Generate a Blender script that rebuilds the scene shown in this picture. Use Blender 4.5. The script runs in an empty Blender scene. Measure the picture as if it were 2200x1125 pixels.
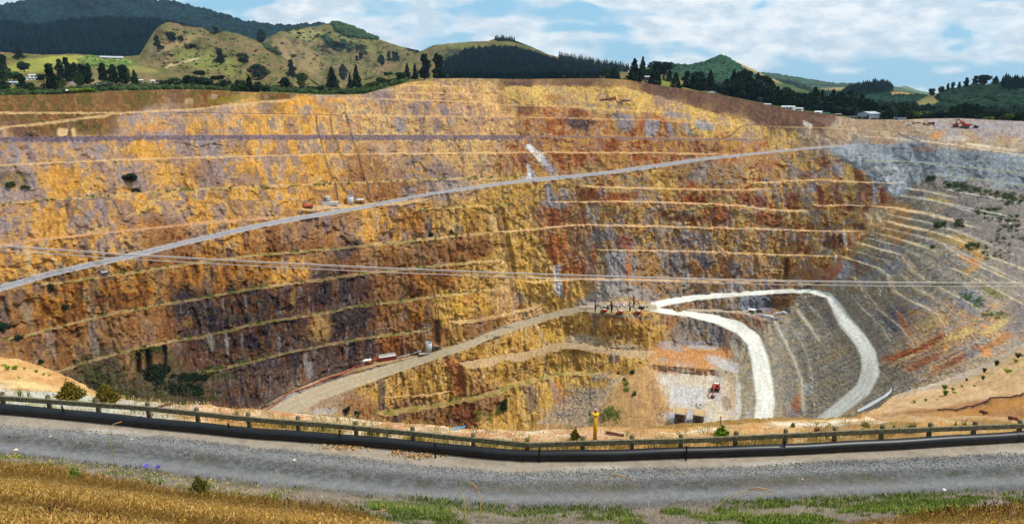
import bpy, bmesh, math, random
import numpy as np
from mathutils import Vector, Matrix
rnd = random.Random(7)
R = math.radians
# ---------------------------------------------------------------- camera, sky, sun, exposure
F, HY, CAMZ = 1433.0, 200.0, 15.0          # focal length in photo pixels, horizon row, eye height over the gravel road
PITCH = math.atan((562.5 - HY) / F)
cp, sp = math.cos(PITCH), math.sin(PITCH)
scene = bpy.context.scene
C = scene.collection
cam_d = bpy.data.cameras.new('camera')
cam = bpy.data.objects.new('camera', cam_d); C.objects.link(cam)
cam.location = (0, 0, CAMZ); cam.rotation_euler = (math.pi / 2 - PITCH, 0, 0)
cam_d.sensor_width = 36.0; cam_d.lens = 36.0 * F / 2200.0
cam_d.clip_start = 0.1; cam_d.clip_end = 30000
scene.camera = cam

SUN_EL, SUN_AZ = 60.0, 91.0                 # azimuth clockwise from the view direction (+Y)
world = bpy.data.worlds.new('World'); scene.world = world; world.use_nodes = True
def build_sky():
    nt = world.node_tree; N = nt.nodes; L = nt.links; N.clear()
    out = N.new('ShaderNodeOutputWorld'); bg = N.new('ShaderNodeBackground')
    sky = N.new('ShaderNodeTexSky'); sky.sky_type = 'NISHITA'; sky.sun_disc = False
    sky.sun_elevation = R(SUN_EL); sky.sun_rotation = R(SUN_AZ); sky.air_density = 1.2; sky.dust_density = 0.6; sky.ozone_density = 2.0
    bg.inputs['Strength'].default_value = 0.125
    tc = N.new('ShaderNodeTexCoord'); sep = N.new('ShaderNodeSeparateXYZ'); L.new(tc.outputs['Generated'], sep.inputs[0])
    def M(op, a, b=None, clamp=False):
        n = N.new('ShaderNodeMath'); n.operation = op; n.use_clamp = clamp
        for i, x in enumerate((a, b)):
            if x is None: continue
            if isinstance(x, (int, float)): n.inputs[i].default_value = x
            else: L.new(x, n.inputs[i])
        return n.outputs[0]
    ay = M('MAXIMUM', M('ABSOLUTE', sep.outputs[1]), 0.25)
    X = M('DIVIDE', sep.outputs[0], ay); Y = M('DIVIDE', sep.outputs[2], ay)
    comb = N.new('ShaderNodeCombineXYZ')
    L.new(M('MULTIPLY', X, 9.5), comb.inputs[0]); L.new(M('MULTIPLY', Y, 24.0), comb.inputs[1])
    def noise(scale, detail, rough, off, dist=0.0):
        mp = N.new('ShaderNodeMapping'); mp.inputs['Location'].default_value = off
        L.new(comb.outputs[0], mp.inputs[0])
        n = N.new('ShaderNodeTexNoise'); n.inputs['Scale'].default_value = scale; n.inputs['Detail'].default_value = detail
        n.inputs['Roughness'].default_value = rough; n.inputs['Distortion'].default_value = dist
        L.new(mp.outputs[0], n.inputs['Vector']); return n.outputs['Fac']
    n1 = noise(1.15, 10, 0.5, (3.1, 1.7, 0.3), 0.1)
    n2 = noise(2.6, 7, 0.55, (8.3, 4.4, 2.2))
    n3 = noise(0.75, 3, 0.5, (1.2, 9.4, 5.0))
    cov = M('ADD', M('ADD', M('MULTIPLY', n1, 0.55), M('MULTIPLY', n3, 0.45)), M('MULTIPLY', n2, 0.18))
    def bump(cu, cv, su, sv, amp):
        x0, y0 = (cu - 1100) / F, (HY - cv) / F
        dx = M('DIVIDE', M('SUBTRACT', X, x0), su / F); dy = M('DIVIDE', M('SUBTRACT', Y, y0), sv / F)
        e = M('POWER', 2.718, M('MULTIPLY', M('ADD', M('MULTIPLY', dx, dx), M('MULTIPLY', dy, dy)), -1.0))
        return M('MULTIPLY', e, amp)
    for b in ((1290, 42, 190, 14, -0.13), (1250, 75, 150, 9, -0.10), (1000, 45, 170, 22, -0.05), (2080, 172, 260, 13, -0.22), (1880, 142, 150, 7, -0.10),
              (560, 22, 90, 12, -0.14), (30, 12, 60, 10, -0.1), (2140, 15, 90, 10, -0.12), (1520, 5, 90, 6, -0.10), (1250, 12, 160, 10, 0.06), (1350, 82, 180, 14, 0.10),
              (640, 30, 70, 14, 0.08), (1750, 60, 420, 45, 0.10), (780, 70, 160, 30, 0.07), (1500, 100, 200, 20, 0.08)):
        cov = M('ADD', cov, bump(*b))
    rp = N.new('ShaderNodeMapRange'); rp.interpolation_type = 'SMOOTHSTEP'; rp.inputs[1].default_value = 0.50; rp.inputs[2].default_value = 0.63
    L.new(cov, rp.inputs[0])
    shade = N.new('ShaderNodeMapRange'); shade.inputs[1].default_value = 0.46; shade.inputs[2].default_value = 0.66
    shade.inputs[3].default_value = 1.0; shade.inputs[4].default_value = 0.0
    L.new(M('ADD', M('MULTIPLY', n2, 0.75), M('MULTIPLY', n1, 0.35)), shade.inputs[0])
    cc = N.new('ShaderNodeMix'); cc.data_type = 'RGBA'
    L.new(shade.outputs[0], cc.inputs[0]); cc.inputs[6].default_value = (5.3, 6.2, 6.9, 1); cc.inputs[7].default_value = (8.5, 8.6, 8.6, 1)
    tint = N.new('ShaderNodeMix'); tint.data_type = 'RGBA'; tint.inputs[0].default_value = 0.82
    L.new(sky.outputs[0], tint.inputs[6]); tint.inputs[7].default_value = SKY_TINT
    mx = N.new('ShaderNodeMix'); mx.data_type = 'RGBA'
    L.new(M('MULTIPLY', rp.outputs[0], 0.95), mx.inputs[0]); L.new(tint.outputs[2], mx.inputs[6]); L.new(cc.outputs[2], mx.inputs[7])
    L.new(mx.outputs[2], bg.inputs['Color']); L.new(bg.outputs[0], out.inputs['Surface'])
SKY_TINT = (2.5, 5.2, 7.2, 1)
build_sky()
sd = bpy.data.lights.new('sun', 'SUN'); sd.energy = 3.9; sd.angle = R(0.55); sd.color = (1.0, 0.955, 0.88)
sun = bpy.data.objects.new('sun', sd); C.objects.link(sun)
sdir = Vector((math.sin(R(SUN_AZ)) * math.cos(R(SUN_EL)), math.cos(R(SUN_AZ)) * math.cos(R(SUN_EL)), math.sin(R(SUN_EL))))
sun.rotation_euler = sdir.to_track_quat('Z', 'Y').to_euler(); sun.location = (0, 0, 300)
scene.view_settings.view_transform = 'Standard'; scene.view_settings.look = 'None'
scene.view_settings.exposure = 0.0; scene.view_settings.gamma = 1.0
scene.render.engine = 'CYCLES'; scene.cycles.max_bounces = 4; scene.cycles.diffuse_bounces = 2
scene.cycles.use_denoising = True

# ---------------------------------------------------------------- helpers
def lin(c):
    if isinstance(c, str): c = tuple(int(c[i:i + 2], 16) for i in (0, 2, 4))
    c = np.asarray(c, float) / 255.0
    return np.where(c <= 0.04045, c / 12.92, ((c + 0.055) / 1.055) ** 2.4)
def pm(u, v):                                   # a direction: (azimuth, tangent of elevation)
    xc = (np.asarray(u, float) - 1100) / F; yc = (562.5 - np.asarray(v, float)) / F
    y = cp + yc * sp; z = -sp + yc * cp
    return np.arctan2(xc, y), z / np.hypot(xc, y)
def uvof(phi, m):
    x, y = np.sin(phi), np.cos(phi); d = y * cp - m * sp
    return 1100 + F * x / d, 562.5 - F * (y * sp + m * cp) / d
def pos(phi, m, r):
    return np.stack([r * np.sin(phi), r * np.cos(phi), CAMZ + r * m], -1)
_HT = np.random.RandomState(12345).rand(65536).astype(np.float32); _PT = np.random.RandomState(54321).permutation(65536).astype(np.int32)
def h2(ix, iy, seed):
    return _HT[(_PT[(ix + seed * 7919) & 65535] + iy) & 65535]
def vnoise(x, y, seed=0):
    x, y = np.broadcast_arrays(np.asarray(x, np.float32), np.asarray(y, np.float32))
    fx0, fy0 = np.floor(x), np.floor(y); ix, iy = fx0.astype(np.int32), fy0.astype(np.int32)
    fx, fy = x - fx0, y - fy0
    fx = fx * fx * (3 - 2 * fx); fy = fy * fy * (3 - 2 * fy)
    pa = _PT[(ix + seed * 7919) & 65535]; pb = _PT[(ix + 1 + seed * 7919) & 65535]
    a = _HT[(pa + iy) & 65535]; b = _HT[(pb + iy) & 65535]; c = _HT[(pa + iy + 1) & 65535]; d = _HT[(pb + iy + 1) & 65535]
    t = a + (b - a) * fx
    return t + (c + (d - c) * fx - t) * fy
def fbm(x, y, seed=0, octv=4, gain=0.5):
    t = 0; a = 1.0; s = 0
    for k in range(octv):
        t = t + a * vnoise(x * 2 ** k + k * 17.3, y * 2 ** k - k * 9.1, seed + k * 31); s += a; a *= gain
    return t / s
def smooth(a, b, x):
    t = np.clip((x - a) / (b - a + 1e-9), 0, 1); return t * t * (3 - 2 * t)
def interp(pts, x, k=1):
    p = np.asarray(pts, float); return np.interp(x, p[:, 0], p[:, k])

def grid_mesh(name, P, col=None, mat=None, attr='tone', flip=False):
    nr, nc = P.shape[:2]
    me = bpy.data.meshes.new(name)
    i = np.arange(nr * nc).reshape(nr, nc)
    q = np.stack([i[:-1, :-1], i[1:, :-1], i[1:, 1:], i[:-1, 1:]], -1).reshape(-1, 4)
    if flip: q = q[:, ::-1]
    return raw_mesh(name, P.reshape(-1, 3), q, col, mat, attr)
def raw_mesh(name, V, Q, col=None, mat=None, attr='tone', smooth_sh=True):
    me = bpy.data.meshes.new(name)
    V = np.ascontiguousarray(V, np.float32); Q = np.ascontiguousarray(Q, np.int32); k = Q.shape[1]
    me.vertices.add(len(V)); me.vertices.foreach_set('co', V.ravel())
    me.loops.add(Q.size); me.loops.foreach_set('vertex_index', Q.ravel())
    me.polygons.add(len(Q)); me.polygons.foreach_set('loop_start', np.arange(0, Q.size, k, dtype=np.int32))
    me.polygons.foreach_set('loop_total', np.full(len(Q), k, np.int32))
    me.polygons.foreach_set('use_smooth', np.full(len(Q), smooth_sh, bool))
    if col is not None:
        a = me.color_attributes.new(attr, 'FLOAT_COLOR', 'POINT')
        c4 = np.ones((len(V), 4), np.float32); c4[:, :3] = np.asarray(col, np.float32).reshape(-1, 3)
        a.data.foreach_set('color', c4.ravel())
    me.update(calc_edges=True)
    if mat: me.materials.append(mat)
    return me
def link(name, me, parent=None):
    o = bpy.data.objects.new(name, me); C.objects.link(o)
    if parent is not None: o.parent = parent
    return o
def tag(o, label, cat, group=None, kind=None):
    if label: o['label'] = label
    if cat: o['category'] = cat
    if group: o['group'] = group
    if kind: o['kind'] = kind
    return o
def thing(name, label, cat, loc=(0, 0, 0), rotz=0.0, group=None, scale=1.0):
    o = bpy.data.objects.new(name, None); C.objects.link(o)
    o.location = loc; o.rotation_euler = (0, 0, rotz); o.scale = (scale,) * 3; o.empty_display_size = 0.5
    return tag(o, label, cat, group)
def dup(root, loc, rotz, label=None, group=None, scale=None):
    def cpy(o, parent):
        c = o.copy(); C.objects.link(c); c.parent = parent
        for ch in o.children: cpy(ch, c)
        return c
    r = root.copy(); C.objects.link(r); r.location = loc; r.rotation_euler = (0, 0, rotz)
    if scale is not None: r.scale = scale if hasattr(scale, '__len__') else (scale,) * 3
    if label: r['label'] = label
    if group: r['group'] = group
    for ch in root.children: cpy(ch, r)
    return r

MATS = {}
def mat_attr(name, attr='tone', scales=((2.0, 0.5),), rough=0.95, spec=0.08, bump=None, zscale=1.0, var=None, trans=0.0):
    """base colour from the vertex layer of material zones, broken up by procedural noise"""
    m = bpy.data.materials.new(name); m.use_nodes = True; nt = m.node_tree; N, L = nt.nodes, nt.links
    b = N['Principled BSDF']; b.inputs['Roughness'].default_value = rough; b.inputs['Specular IOR Level'].default_value = spec
    at = N.new('ShaderNodeAttribute'); at.attribute_name = attr
    tc = N.new('ShaderNodeTexCoord'); mp = N.new('ShaderNodeMapping'); mp.inputs['Scale'].default_value = (1, 1, zscale)
    L.new(tc.outputs['Object'], mp.inputs[0]); cur = at.outputs['Color']; last = None
    for sc, amt in scales:
        n = N.new('ShaderNodeTexNoise'); n.inputs['Scale'].default_value = sc; n.inputs['Detail'].default_value = 5; n.inputs['Roughness'].default_value = 0.65
        L.new(mp.outputs[0], n.inputs['Vector'])
        mr = N.new('ShaderNodeMapRange'); mr.inputs[1].default_value = 0.3; mr.inputs[2].default_value = 0.7
        mr.inputs[3].default_value = 1 - amt; mr.inputs[4].default_value = 1 + amt; L.new(n.outputs['Fac'], mr.inputs[0])
        mx = N.new('ShaderNodeVectorMath'); mx.operation = 'SCALE'; L.new(cur, mx.inputs[0]); L.new(mr.outputs[0], mx.inputs['Scale']); cur = mx.outputs[0]; last = n
    L.new(cur, b.inputs['Base Color'])
    if bump:
        bp = N.new('ShaderNodeBump'); bp.inputs['Strength'].default_value = bump[0]; bp.inputs['Distance'].default_value = bump[1]
        n = N.new('ShaderNodeTexNoise'); n.inputs['Scale'].default_value = bump[2]; n.inputs['Detail'].default_value = 6; n.inputs['Roughness'].default_value = 0.7
        L.new(mp.outputs[0], n.inputs['Vector']); L.new(n.outputs['Fac'], bp.inputs['Height']); L.new(bp.outputs[0], b.inputs['Normal'])
    return m
def mat(name, col, rough=0.6, metal=0.0, spec=0.3, var=0.15, scale=3.0, col2=None, amt=0.5):
    """plain surface with procedural wear"""
    if name in MATS: return MATS[name]
    m = bpy.data.materials.new(name); m.use_nodes = True; nt = m.node_tree; N, L = nt.nodes, nt.links
    b = N['Principled BSDF']; b.inputs['Roughness'].default_value = rough; b.inputs['Metallic'].default_value = metal
    b.inputs['Specular IOR Level'].default_value = spec
    c1 = lin(col); c2 = lin(col2) if col2 else c1 * (1 - var)
    tc = N.new('ShaderNodeTexCoord'); n = N.new('ShaderNodeTexNoise'); n.inputs['Scale'].default_value = scale; n.inputs['Detail'].default_value = 6
    n.inputs['Roughness'].default_value = 0.65
    L.new(tc.outputs['Object'], n.inputs['Vector'])
    mr = N.new('ShaderNodeMapRange'); mr.inputs[1].default_value = amt - 0.12; mr.inputs[2].default_value = amt + 0.15; L.new(n.outputs['Fac'], mr.inputs[0])
    mx = N.new('ShaderNodeMix'); mx.data_type = 'RGBA'; mx.inputs[6].default_value = (*c1, 1); mx.inputs[7].default_value = (*c2, 1)
    L.new(mr.outputs[0], mx.inputs[0]); L.new(mx.outputs[2], b.inputs['Base Color'])
    MATS[name] = m
    return m
# ---------------------------------------------------------------- the open pit: walls, benches, haul roads, floor
RIM = [(-1500, 215), (-300, 210), (0, 205), (120, 203), (250, 196), (400, 192), (560, 199), (700, 205), (780, 203), (830, 190), (875, 178), (930, 169), (1000, 168),
       (1100, 170), (1290, 168), (1350, 172), (1400, 181), (1500, 196), (1560, 206), (1650, 226), (1700, 236), (1780, 246), (1840, 256), (1930, 258),
       (1990, 255), (2060, 254), (2200, 261), (2600, 265), (4000, 270)]
RIM_R = [(-900, 470), (0, 500), (400, 520), (600, 540), (900, 588), (1100, 606), (1400, 610), (1650, 595), (1850, 565), (2000, 555), (2200, 540), (2900, 480)]
NC, NR = 1130, 660
PH = np.linspace(-0.86, 0.86, NC)
_ru, _rv = np.asarray(RIM, float).T
_rp, _rm = pm(_ru, _rv)
rim_m = np.interp(PH, _rp, _rm)
_pp, _ = pm(np.asarray(RIM_R, float)[:, 0], np.full(len(RIM_R), 200.0))
rim_r = np.interp(PH, _pp, np.asarray(RIM_R, float)[:, 1])
tt = np.concatenate([np.linspace(0, 1, NR - 30), 1 + np.linspace(0, 1, 31)[1:] ** 1.5])
Mg = np.where(tt[:, None] <= 1, rim_m[None] + (-0.545 - rim_m[None]) * np.minimum(tt[:, None], 1), -0.545 - 0.5 * (tt[:, None] - 1))
PHg = np.broadcast_to(PH[None], Mg.shape)
U, V = uvof(PHg, Mg)
# terrace lines (photo pixels): points, thickness, bench width in metres, surface kind
LINES = [
 ([(-300, 242), (0, 240), (250, 241), (350, 237), (420, 232), (560, 218), (640, 212)], 3.0, 9, 'tan'),
 ([(-300, 276), (0, 272), (60, 266), (120, 259), (190, 250), (250, 243)], 4.5, 9, 'tan'),
 ([(560, 216), (700, 211), (780, 211), (850, 213), (1020, 219), (1100, 226), (1220, 229), (1300, 234), (1440, 242)], 1.7, 6, 'thin'),
 ([(870, 184), (930, 184), (1030, 187)], 1.5, 4, 'thin'), ([(860, 199), (1010, 201), (1050, 203)], 1.5, 4, 'thin'),
 ([(400, 243), (550, 245), (680, 247), (740, 246), (860, 249), (1100, 250), (1200, 253), (1400, 257), (1480, 262), (1600, 268), (1660, 271)], 1.8, 6, 'thin'),
 ([(-300, 297), (0, 295), (200, 293), (400, 290.5), (550, 289.5), (1085, 290), (1140, 291)], 8.0, 16, 'rubble'),
 ([(1140, 291), (1300, 293), (1400, 295), (1500, 297), (1560, 297), (1650, 300)], 3.0, 9, 'dark'),
 ([(-300, 360), (0, 353), (130, 348), (270, 341), (400, 337), (550, 334), (700, 330), (900, 328.5), (1100, 326.5), (1280, 326), (1450, 328), (1580, 331)], 2.2, 7, 'tan'),
 ([(-300, 455), (0, 436), (130, 426), (270, 415), (400, 406), (550, 399), (720, 392), (850, 386), (1000, 381.5), (1110, 380)], 2.8, 7, 'tanveg'),
 ([(-300, 575), (0, 526), (60, 515), (200, 500), (330, 487), (450, 474), (560, 468), (600, 466)], 4.0, 7, 'pink'),
 ([(640, 449), (700, 441), (780, 437), (850, 433), (930, 424)], 6.0, 9, 'tan'),
 ([(880, 450), (950, 445), (1050, 440), (1100, 438)], 2.6, 6, 'tanveg'),
 ([(1230, 397), (1350, 402), (1470, 404.5), (1600, 407), (1660, 404)], 2.3, 7, 'tan'),
 ([(1600, 393), (1700, 388), (1770, 386), (1870, 391), (1945, 393)], 2.5, 6, 'pale'),
 ([(1170, 434), (1300, 431), (1450, 433.5), (1590, 440), (1640, 448), (1700, 451), (1745, 452)], 3.2, 7, 'pale'),
 ([(1735, 441), (1810, 439), (1915, 444), (1990, 457), (2090, 478)], 2.8, 7, 'pale'),
 ([(1060, 497), (1100, 495), (1180, 487), (1240, 481), (1400, 484), (1520, 487), (1650, 490), (1730, 494), (1860, 495)], 4.0, 8, 'pale'),
 ([(1265, 535), (1450, 537.5), (1560, 540), (1650, 545), (1760, 547), (1815, 549)], 3.6, 8, 'pale'),
 ([(1120, 603), (1240, 597), (1400, 598), (1560, 600), (1700, 602), (1755, 606)], 6.0, 10, 'pale'),
 ([(1120, 590), (1190, 596), (1235, 598)], 3, 6, 'tan'),
 ([(1640, 578), (1695, 580)], 2.5, 4, 'pale'),
 ([(70, 607), (130, 605), (220, 591), (330, 575), (420, 562), (550, 546), (650, 537), (750, 529), (850, 517), (950, 507), (1060, 497)], 4.0, 7, 'veg'),
 ([(-300, 790), (-100, 750), (0, 727), (50, 719), (100, 705), (170, 688), (250, 668), (350, 651), (450, 634), (550, 615), (650, 604), (700, 595), (800, 583), (900, 572), (1000, 562), (1080, 556)], 4.5, 7, 'veg'),
 ([(60, 815), (110, 799), (200, 770), (280, 749), (370, 729), (450, 716), (550, 692), (650, 677), (750, 658), (850, 645), (950, 632), (1050, 620), (1090, 617)], 4.5, 7, 'veg'),
 ([(380, 808), (430, 797), (500, 782), (560, 768), (630, 752), (700, 737), (800, 720), (900, 708), (930, 704)], 4.5, 7, 'veg'),
 ([(560, 872), (620, 838), (700, 806), (760, 790), (800, 781), (860, 768), (930, 756), (960, 748)], 5.5, 8, 'tan'),
 ([(960, 690), (1020, 686), (1100, 668), (1170, 650)], 5, 8, 'tan'),
 ([(980, 778), (1060, 766), (1110, 757), (1165, 746), (1185, 738), (1215, 735), (1260, 740), (1300, 745), (1370, 752), (1410, 753)], 15.0, 13, 'gtan'),
 ([(800, 884), (860, 876), (930, 865), (1000, 852), (1060, 836), (1105, 820), (1150, 811), (1200, 798), (1260, 796), (1310, 800), (1345, 805)], 12.0, 12, 'veg2'),
 ([(820, 853), (900, 846), (980, 838)], 2.5, 3, 'tan'),
 # right-hand wall: lines that follow the curve of the pit towards the viewer
 ([(1912, 445), (1967, 455), (2040, 470), (2110, 492)], 3, 6, 'rtan'),
 ([(1898, 472), (1981, 491), (2039, 505), (2073, 519), (2120, 546), (2198, 574), (2280, 610)], 4, 6, 'rtan'),
 ([(1882, 499), (1958, 519), (2002, 535), (2027, 551)], 4, 6, 'rtan'), ([(2027, 523), (2057, 546), (2110, 574), (2189, 609), (2300, 660)], 4, 6, 'rtan'),
 ([(1849, 523), (1935, 547), (1958, 576), (1988, 600), (2023, 619), (2059, 637), (2110, 668)], 4, 6, 'rtan'),
 ([(1806, 549), (1888, 575), (1914, 593), (1924, 626), (1964, 649), (1987, 659), (2013, 675), (2030, 698), (2034, 720)], 5, 6, 'rtan'),
 ([(1944, 590), (1974, 620), (2013, 642)], 3, 5, 'rtan'), ([(2048, 576), (2085, 593), (2143, 623), (2194, 650), (2280, 700)], 4, 5, 'rtan'),
 ([(1831, 593), (1849, 603), (1862, 629), (1888, 662), (1914, 685), (1934, 701), (1960, 731), (1964, 745)], 5, 6, 'rtan'),
 ([(1829, 632), (1849, 659), (1895, 701), (1914, 734), (1921, 760)], 4, 5, 'rgrey'),
 ([(1890, 486), (1970, 505), (2020, 520), (2060, 540), (2120, 568), (2200, 605)], 2.2, 3, 'rgrey'), ([(1866, 511), (1946, 533), (1990, 560), (2040, 590), (2100, 625), (2160, 660)], 2.2, 3, 'rgrey'), ([(1828, 536), (1912, 561), (1936, 585), (1970, 620), (2020, 650), (2060, 690)], 2.2, 3, 'rgrey'),
 ([(1818, 571), (1868, 590), (1892, 620), (1920, 660), (1950, 690), (1985, 735)], 2.2, 3, 'rgrey'), ([(1838, 612), (1856, 645), (1890, 682), (1920, 715), (1942, 750)], 2.2, 3, 'rgrey'), ([(1905, 458), (1974, 473), (2050, 492), (2120, 520), (2200, 556)], 2.2, 3, 'rgrey'), ([(2060, 560), (2120, 595), (2200, 640)], 2.2, 3, 'rgrey'), ([(2040, 440), (2120, 462), (2210, 492)], 2.2, 3, 'rgrey'),
 ([(1740, 655), (1770, 690), (1800, 740), (1812, 790), (1790, 845)], 2.4, 3, 'rgrey'), ([(1700, 700), (1730, 750), (1745, 800), (1750, 870)], 2.4, 3, 'rgrey'),
 ([(1935, 402), (2000, 412), (2060, 425)], 2.2, 5, 'rtan'), ([(1930, 420), (1980, 426), (2060, 441), (2200, 470)], 2.2, 5, 'rgrey'),
 
 ([(2010, 375), (2100, 383), (2200, 398), (2400, 420)], 2.5, 6, 'rveg'), ([(1845, 343), (1970, 348), (2060, 356), (2200, 372), (2400, 395)], 2.6, 6, 'rveg'),
 ([(1650, 272), (1760, 274), (1860, 280), (1920, 284)], 1.6, 7, 'thin'), ([(1840, 291), (1960, 300), (2060, 311), (2160, 327), (2260, 345)], 2.4, 10, 'rtan'),
 ([(2030, 405), (2100, 418), (2200, 435), (2400, 470)], 2.6, 7, 'rgrey'),
 ([(1660, 678), (1680, 720), (1705, 770), (1722, 815), (1728, 880)], 5, 5, 'rpale'), ([(1712, 665), (1740, 700), (1760, 730)], 5, 5, 'rpale'),
]
# roads: polyline with half thickness; kind
ROADS = [
 ([(-300, 700, 8.0), (0, 618, 7.6), (100, 590, 6.4), (200, 567, 6.0), (300, 545, 6.0), (400, 520, 5.2), (550, 486, 4.8), (620, 472, 5.2), (720, 456, 4.0), (810, 439, 3.6), (900, 421, 3.36), (1000, 405, 3.2), (1100, 391, 3.2), (1150, 386, 4.0), (1250, 377, 3.6), (1320, 369, 3.2),
   (1380, 361, 4.0), (1440, 352, 3.6), (1500, 343, 2.8), (1650, 327, 2.08), (1780, 315, 1.6), (1840, 311, 1.2)], 'grey'),
 ([(1760, 626, 4.05), (1700, 625, 4.86), (1600, 630, 4.86), (1500, 638, 6.48), (1440, 647, 7.29), (1405, 655, 7.29), (1400, 662, 6.48), (1425, 668, 5.67), (1480, 674, 6.48), (1540, 686, 9.72), (1590, 704, 13.76), (1618, 730, 16.19), (1632, 770, 18.62), (1640, 820, 20.24), (1645, 860, 20.24), (1640, 900, 20.24), (1632, 960, 21.05)], 'white'),
 ([(1740, 625, 4.14), (1780, 634, 6.62), (1798, 660, 11.59), (1815, 690, 14.9), (1845, 725, 15.73), (1866, 760, 17.39), (1870, 800, 19.87), (1855, 835, 17.39), (1815, 868, 14.9), (1775, 898, 14.08), (1730, 935, 14.9)], 'white'),
 ([(1405, 660, 6.16), (1330, 661, 7.04), (1250, 663, 7.04), (1180, 678, 7.04), (1100, 703, 7.92), (1050, 722, 7.92), (1000, 742, 7.92), (950, 758, 8.8), (900, 774, 9.68), (850, 790, 11.44), (760, 818, 14.96), (680, 846, 16.72), (600, 884, 19.36), (480, 940, 22.88)], 'tan'),
 ([(1480, 666, 3), (1560, 667, 3), (1620, 672, 5)], 'tan2'),
]
def seg_dist(poly, U, V):
    best = np.full(U.shape, 1e9); hw = np.zeros(U.shape); tpar = np.zeros(U.shape); n = len(poly) - 1
    for i in range(n):
        (x0, y0, w0), (x1, y1, w1) = poly[i], poly[i + 1]
        dx, dy = x1 - x0, y1 - y0
        t = np.clip(((U - x0) * dx + (V - y0) * dy) / (dx * dx + dy * dy), 0, 1)
        d = np.hypot(U - x0 - t * dx, V - y0 - t * dy)
        k = d < best
        best = np.where(k, d, best); hw = np.where(k, w0 + (w1 - w0) * t, hw); tpar = np.where(k, i + t, tpar)
    return best, hw, tpar
def inside(poly, U, V):
    r = np.zeros(U.shape, bool); p = np.asarray(poly, float); j = len(p) - 1
    for i in range(len(p)):
        xi, yi = p[i]; xj, yj = p[j]
        c = ((yi > V) != (yj > V)) & (U < (xj - xi) * (V - yi) / (yj - yi + 1e-12) + xi)
        r ^= c; j = i
    return r
wig = 3.0 * (fbm(U / 26, V / 200, 5, 3) - 0.5) + 1.6 * (fbm(U / 7, V / 60, 6, 2) - 0.5)
# slope of the rock faces seen radially (degrees)
ANG = [(0, 222, 24), (250, 215, 24), (450, 212, 30), (0, 255, 30), (150, 280, 40), (650, 210, 40), (0, 330, 54), (400, 330, 54), (800, 330, 54), (1150, 330, 55), (1450, 320, 55), (900, 220, 50), (1100, 215, 45),
       (1300, 210, 45), (1150, 180, 26), (1350, 178, 26), (1500, 215, 30), (1600, 240, 30), (1750, 262, 20), (1850, 275, 16), (1700, 295, 40), (0, 480, 54), (400, 480, 54), (800, 480, 55), (1200, 480, 56), (1500, 480, 56), (1800, 450, 56), (1800, 360, 48),
       (200, 650, 55), (500, 650, 57), (900, 620, 57), (1150, 600, 56), (1500, 580, 56), (1750, 570, 56), (200, 760, 52), (500, 770, 52), (380, 830, 25), (300, 820, 30), (800, 730, 56), (1000, 830, 54), (1200, 780, 50), (900, 900, 50), (1300, 700, 58), (1500, 710, 56), (1300, 840, 26), (1200, 860, 28), (1250, 835, 30), (1250, 890, 22), (1320, 880, 20), (1380, 870, 18), (1190, 890, 26), (1400, 800, 24), (1360, 790, 34),
       (1380, 840, 20), (1340, 640, 36), (2000, 270, 5), (2150, 272, 6), (2100, 300, 8), (1950, 290, 14), (1950, 330, 48), (2100, 350, 36), (2200, 370, 34), (2100, 410, 20), (2050, 450, 26), (2150, 480, 13), (1960, 450, 34), (1920, 430, 42), (1900, 520, 36), (2000, 550, 27), (2100, 580, 19), (2200, 600, 10),
       (1850, 570, 40), (1850, 640, 32), (1900, 640, 31), (1950, 680, 27), (2050, 680, 19), (2150, 680, 10), (1930, 780, 22), (2000, 760, 18), (1890, 740, 24), (1720, 655, 34), (1740, 720, 12), (1690, 740, 12), (1700, 850, 8), (1780, 800, 14), (1800, 720, 20), (1820, 780, 16), (1660, 655, 60), (1620, 655, 56), (1600, 690, 30),
       (1580, 740, 30), (1590, 820, 16), (1480, 860, 1), (1500, 820, 1), (1450, 840, 1), (1560, 880, 4), (1500, 768, 2), (1100, 980, 4), (1700, 980, 4), (600, 960, 8), (1980, 880, 8), (100, 860, 20), (2100, 900, 5)]
num = np.zeros(U.shape); den = np.zeros(U.shape)
for (a, b, g) in ANG:
    w = 1.0 / (((U - a) / 1.3) ** 2 + (V - b) ** 2 + 60.0) ** 2.0
    num += w * g; den += w
ang = num / den; TAN = np.tan(np.radians(ang + 5.5 * smooth(46, 54, ang) * smooth(300, 460, V)))
TAN *= 0.88 + 0.24 * fbm(U / 40, V / 25, 12, 3)
RUB = [(1205, 735), (1260, 722), (1310, 738), (1400, 752), (1390, 768)]
FLOORS = [([(1405, 752), (1440, 745), (1545, 748), (1560, 775), (1585, 800), (1600, 860), (1598, 960), (1420, 960), (1442, 915), (1448, 885), (1410, 830), (1400, 785)], 0.02),
          ([(1600, 664), (1660, 660), (1692, 672), (1686, 690), (1650, 692), (1610, 680)], 0.0),
          ([(1260, 648), (1400, 645), (1400, 672), (1260, 672)], 0.03)]
FLATW = np.zeros(U.shape)      # metres of bench per row where a bench lies
KIND = np.zeros(U.shape, int); KN = ['none', 'tan', 'thin', 'rubble', 'dark', 'tanveg', 'pink', 'pale', 'veg', 'gtan', 'veg2', 'rtan', 'rgrey', 'rveg', 'rpale']
BENCH = np.zeros(U.shape)
dV = np.abs(np.gradient(V, axis=0))
vgrow = np.zeros(U.shape)
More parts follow.
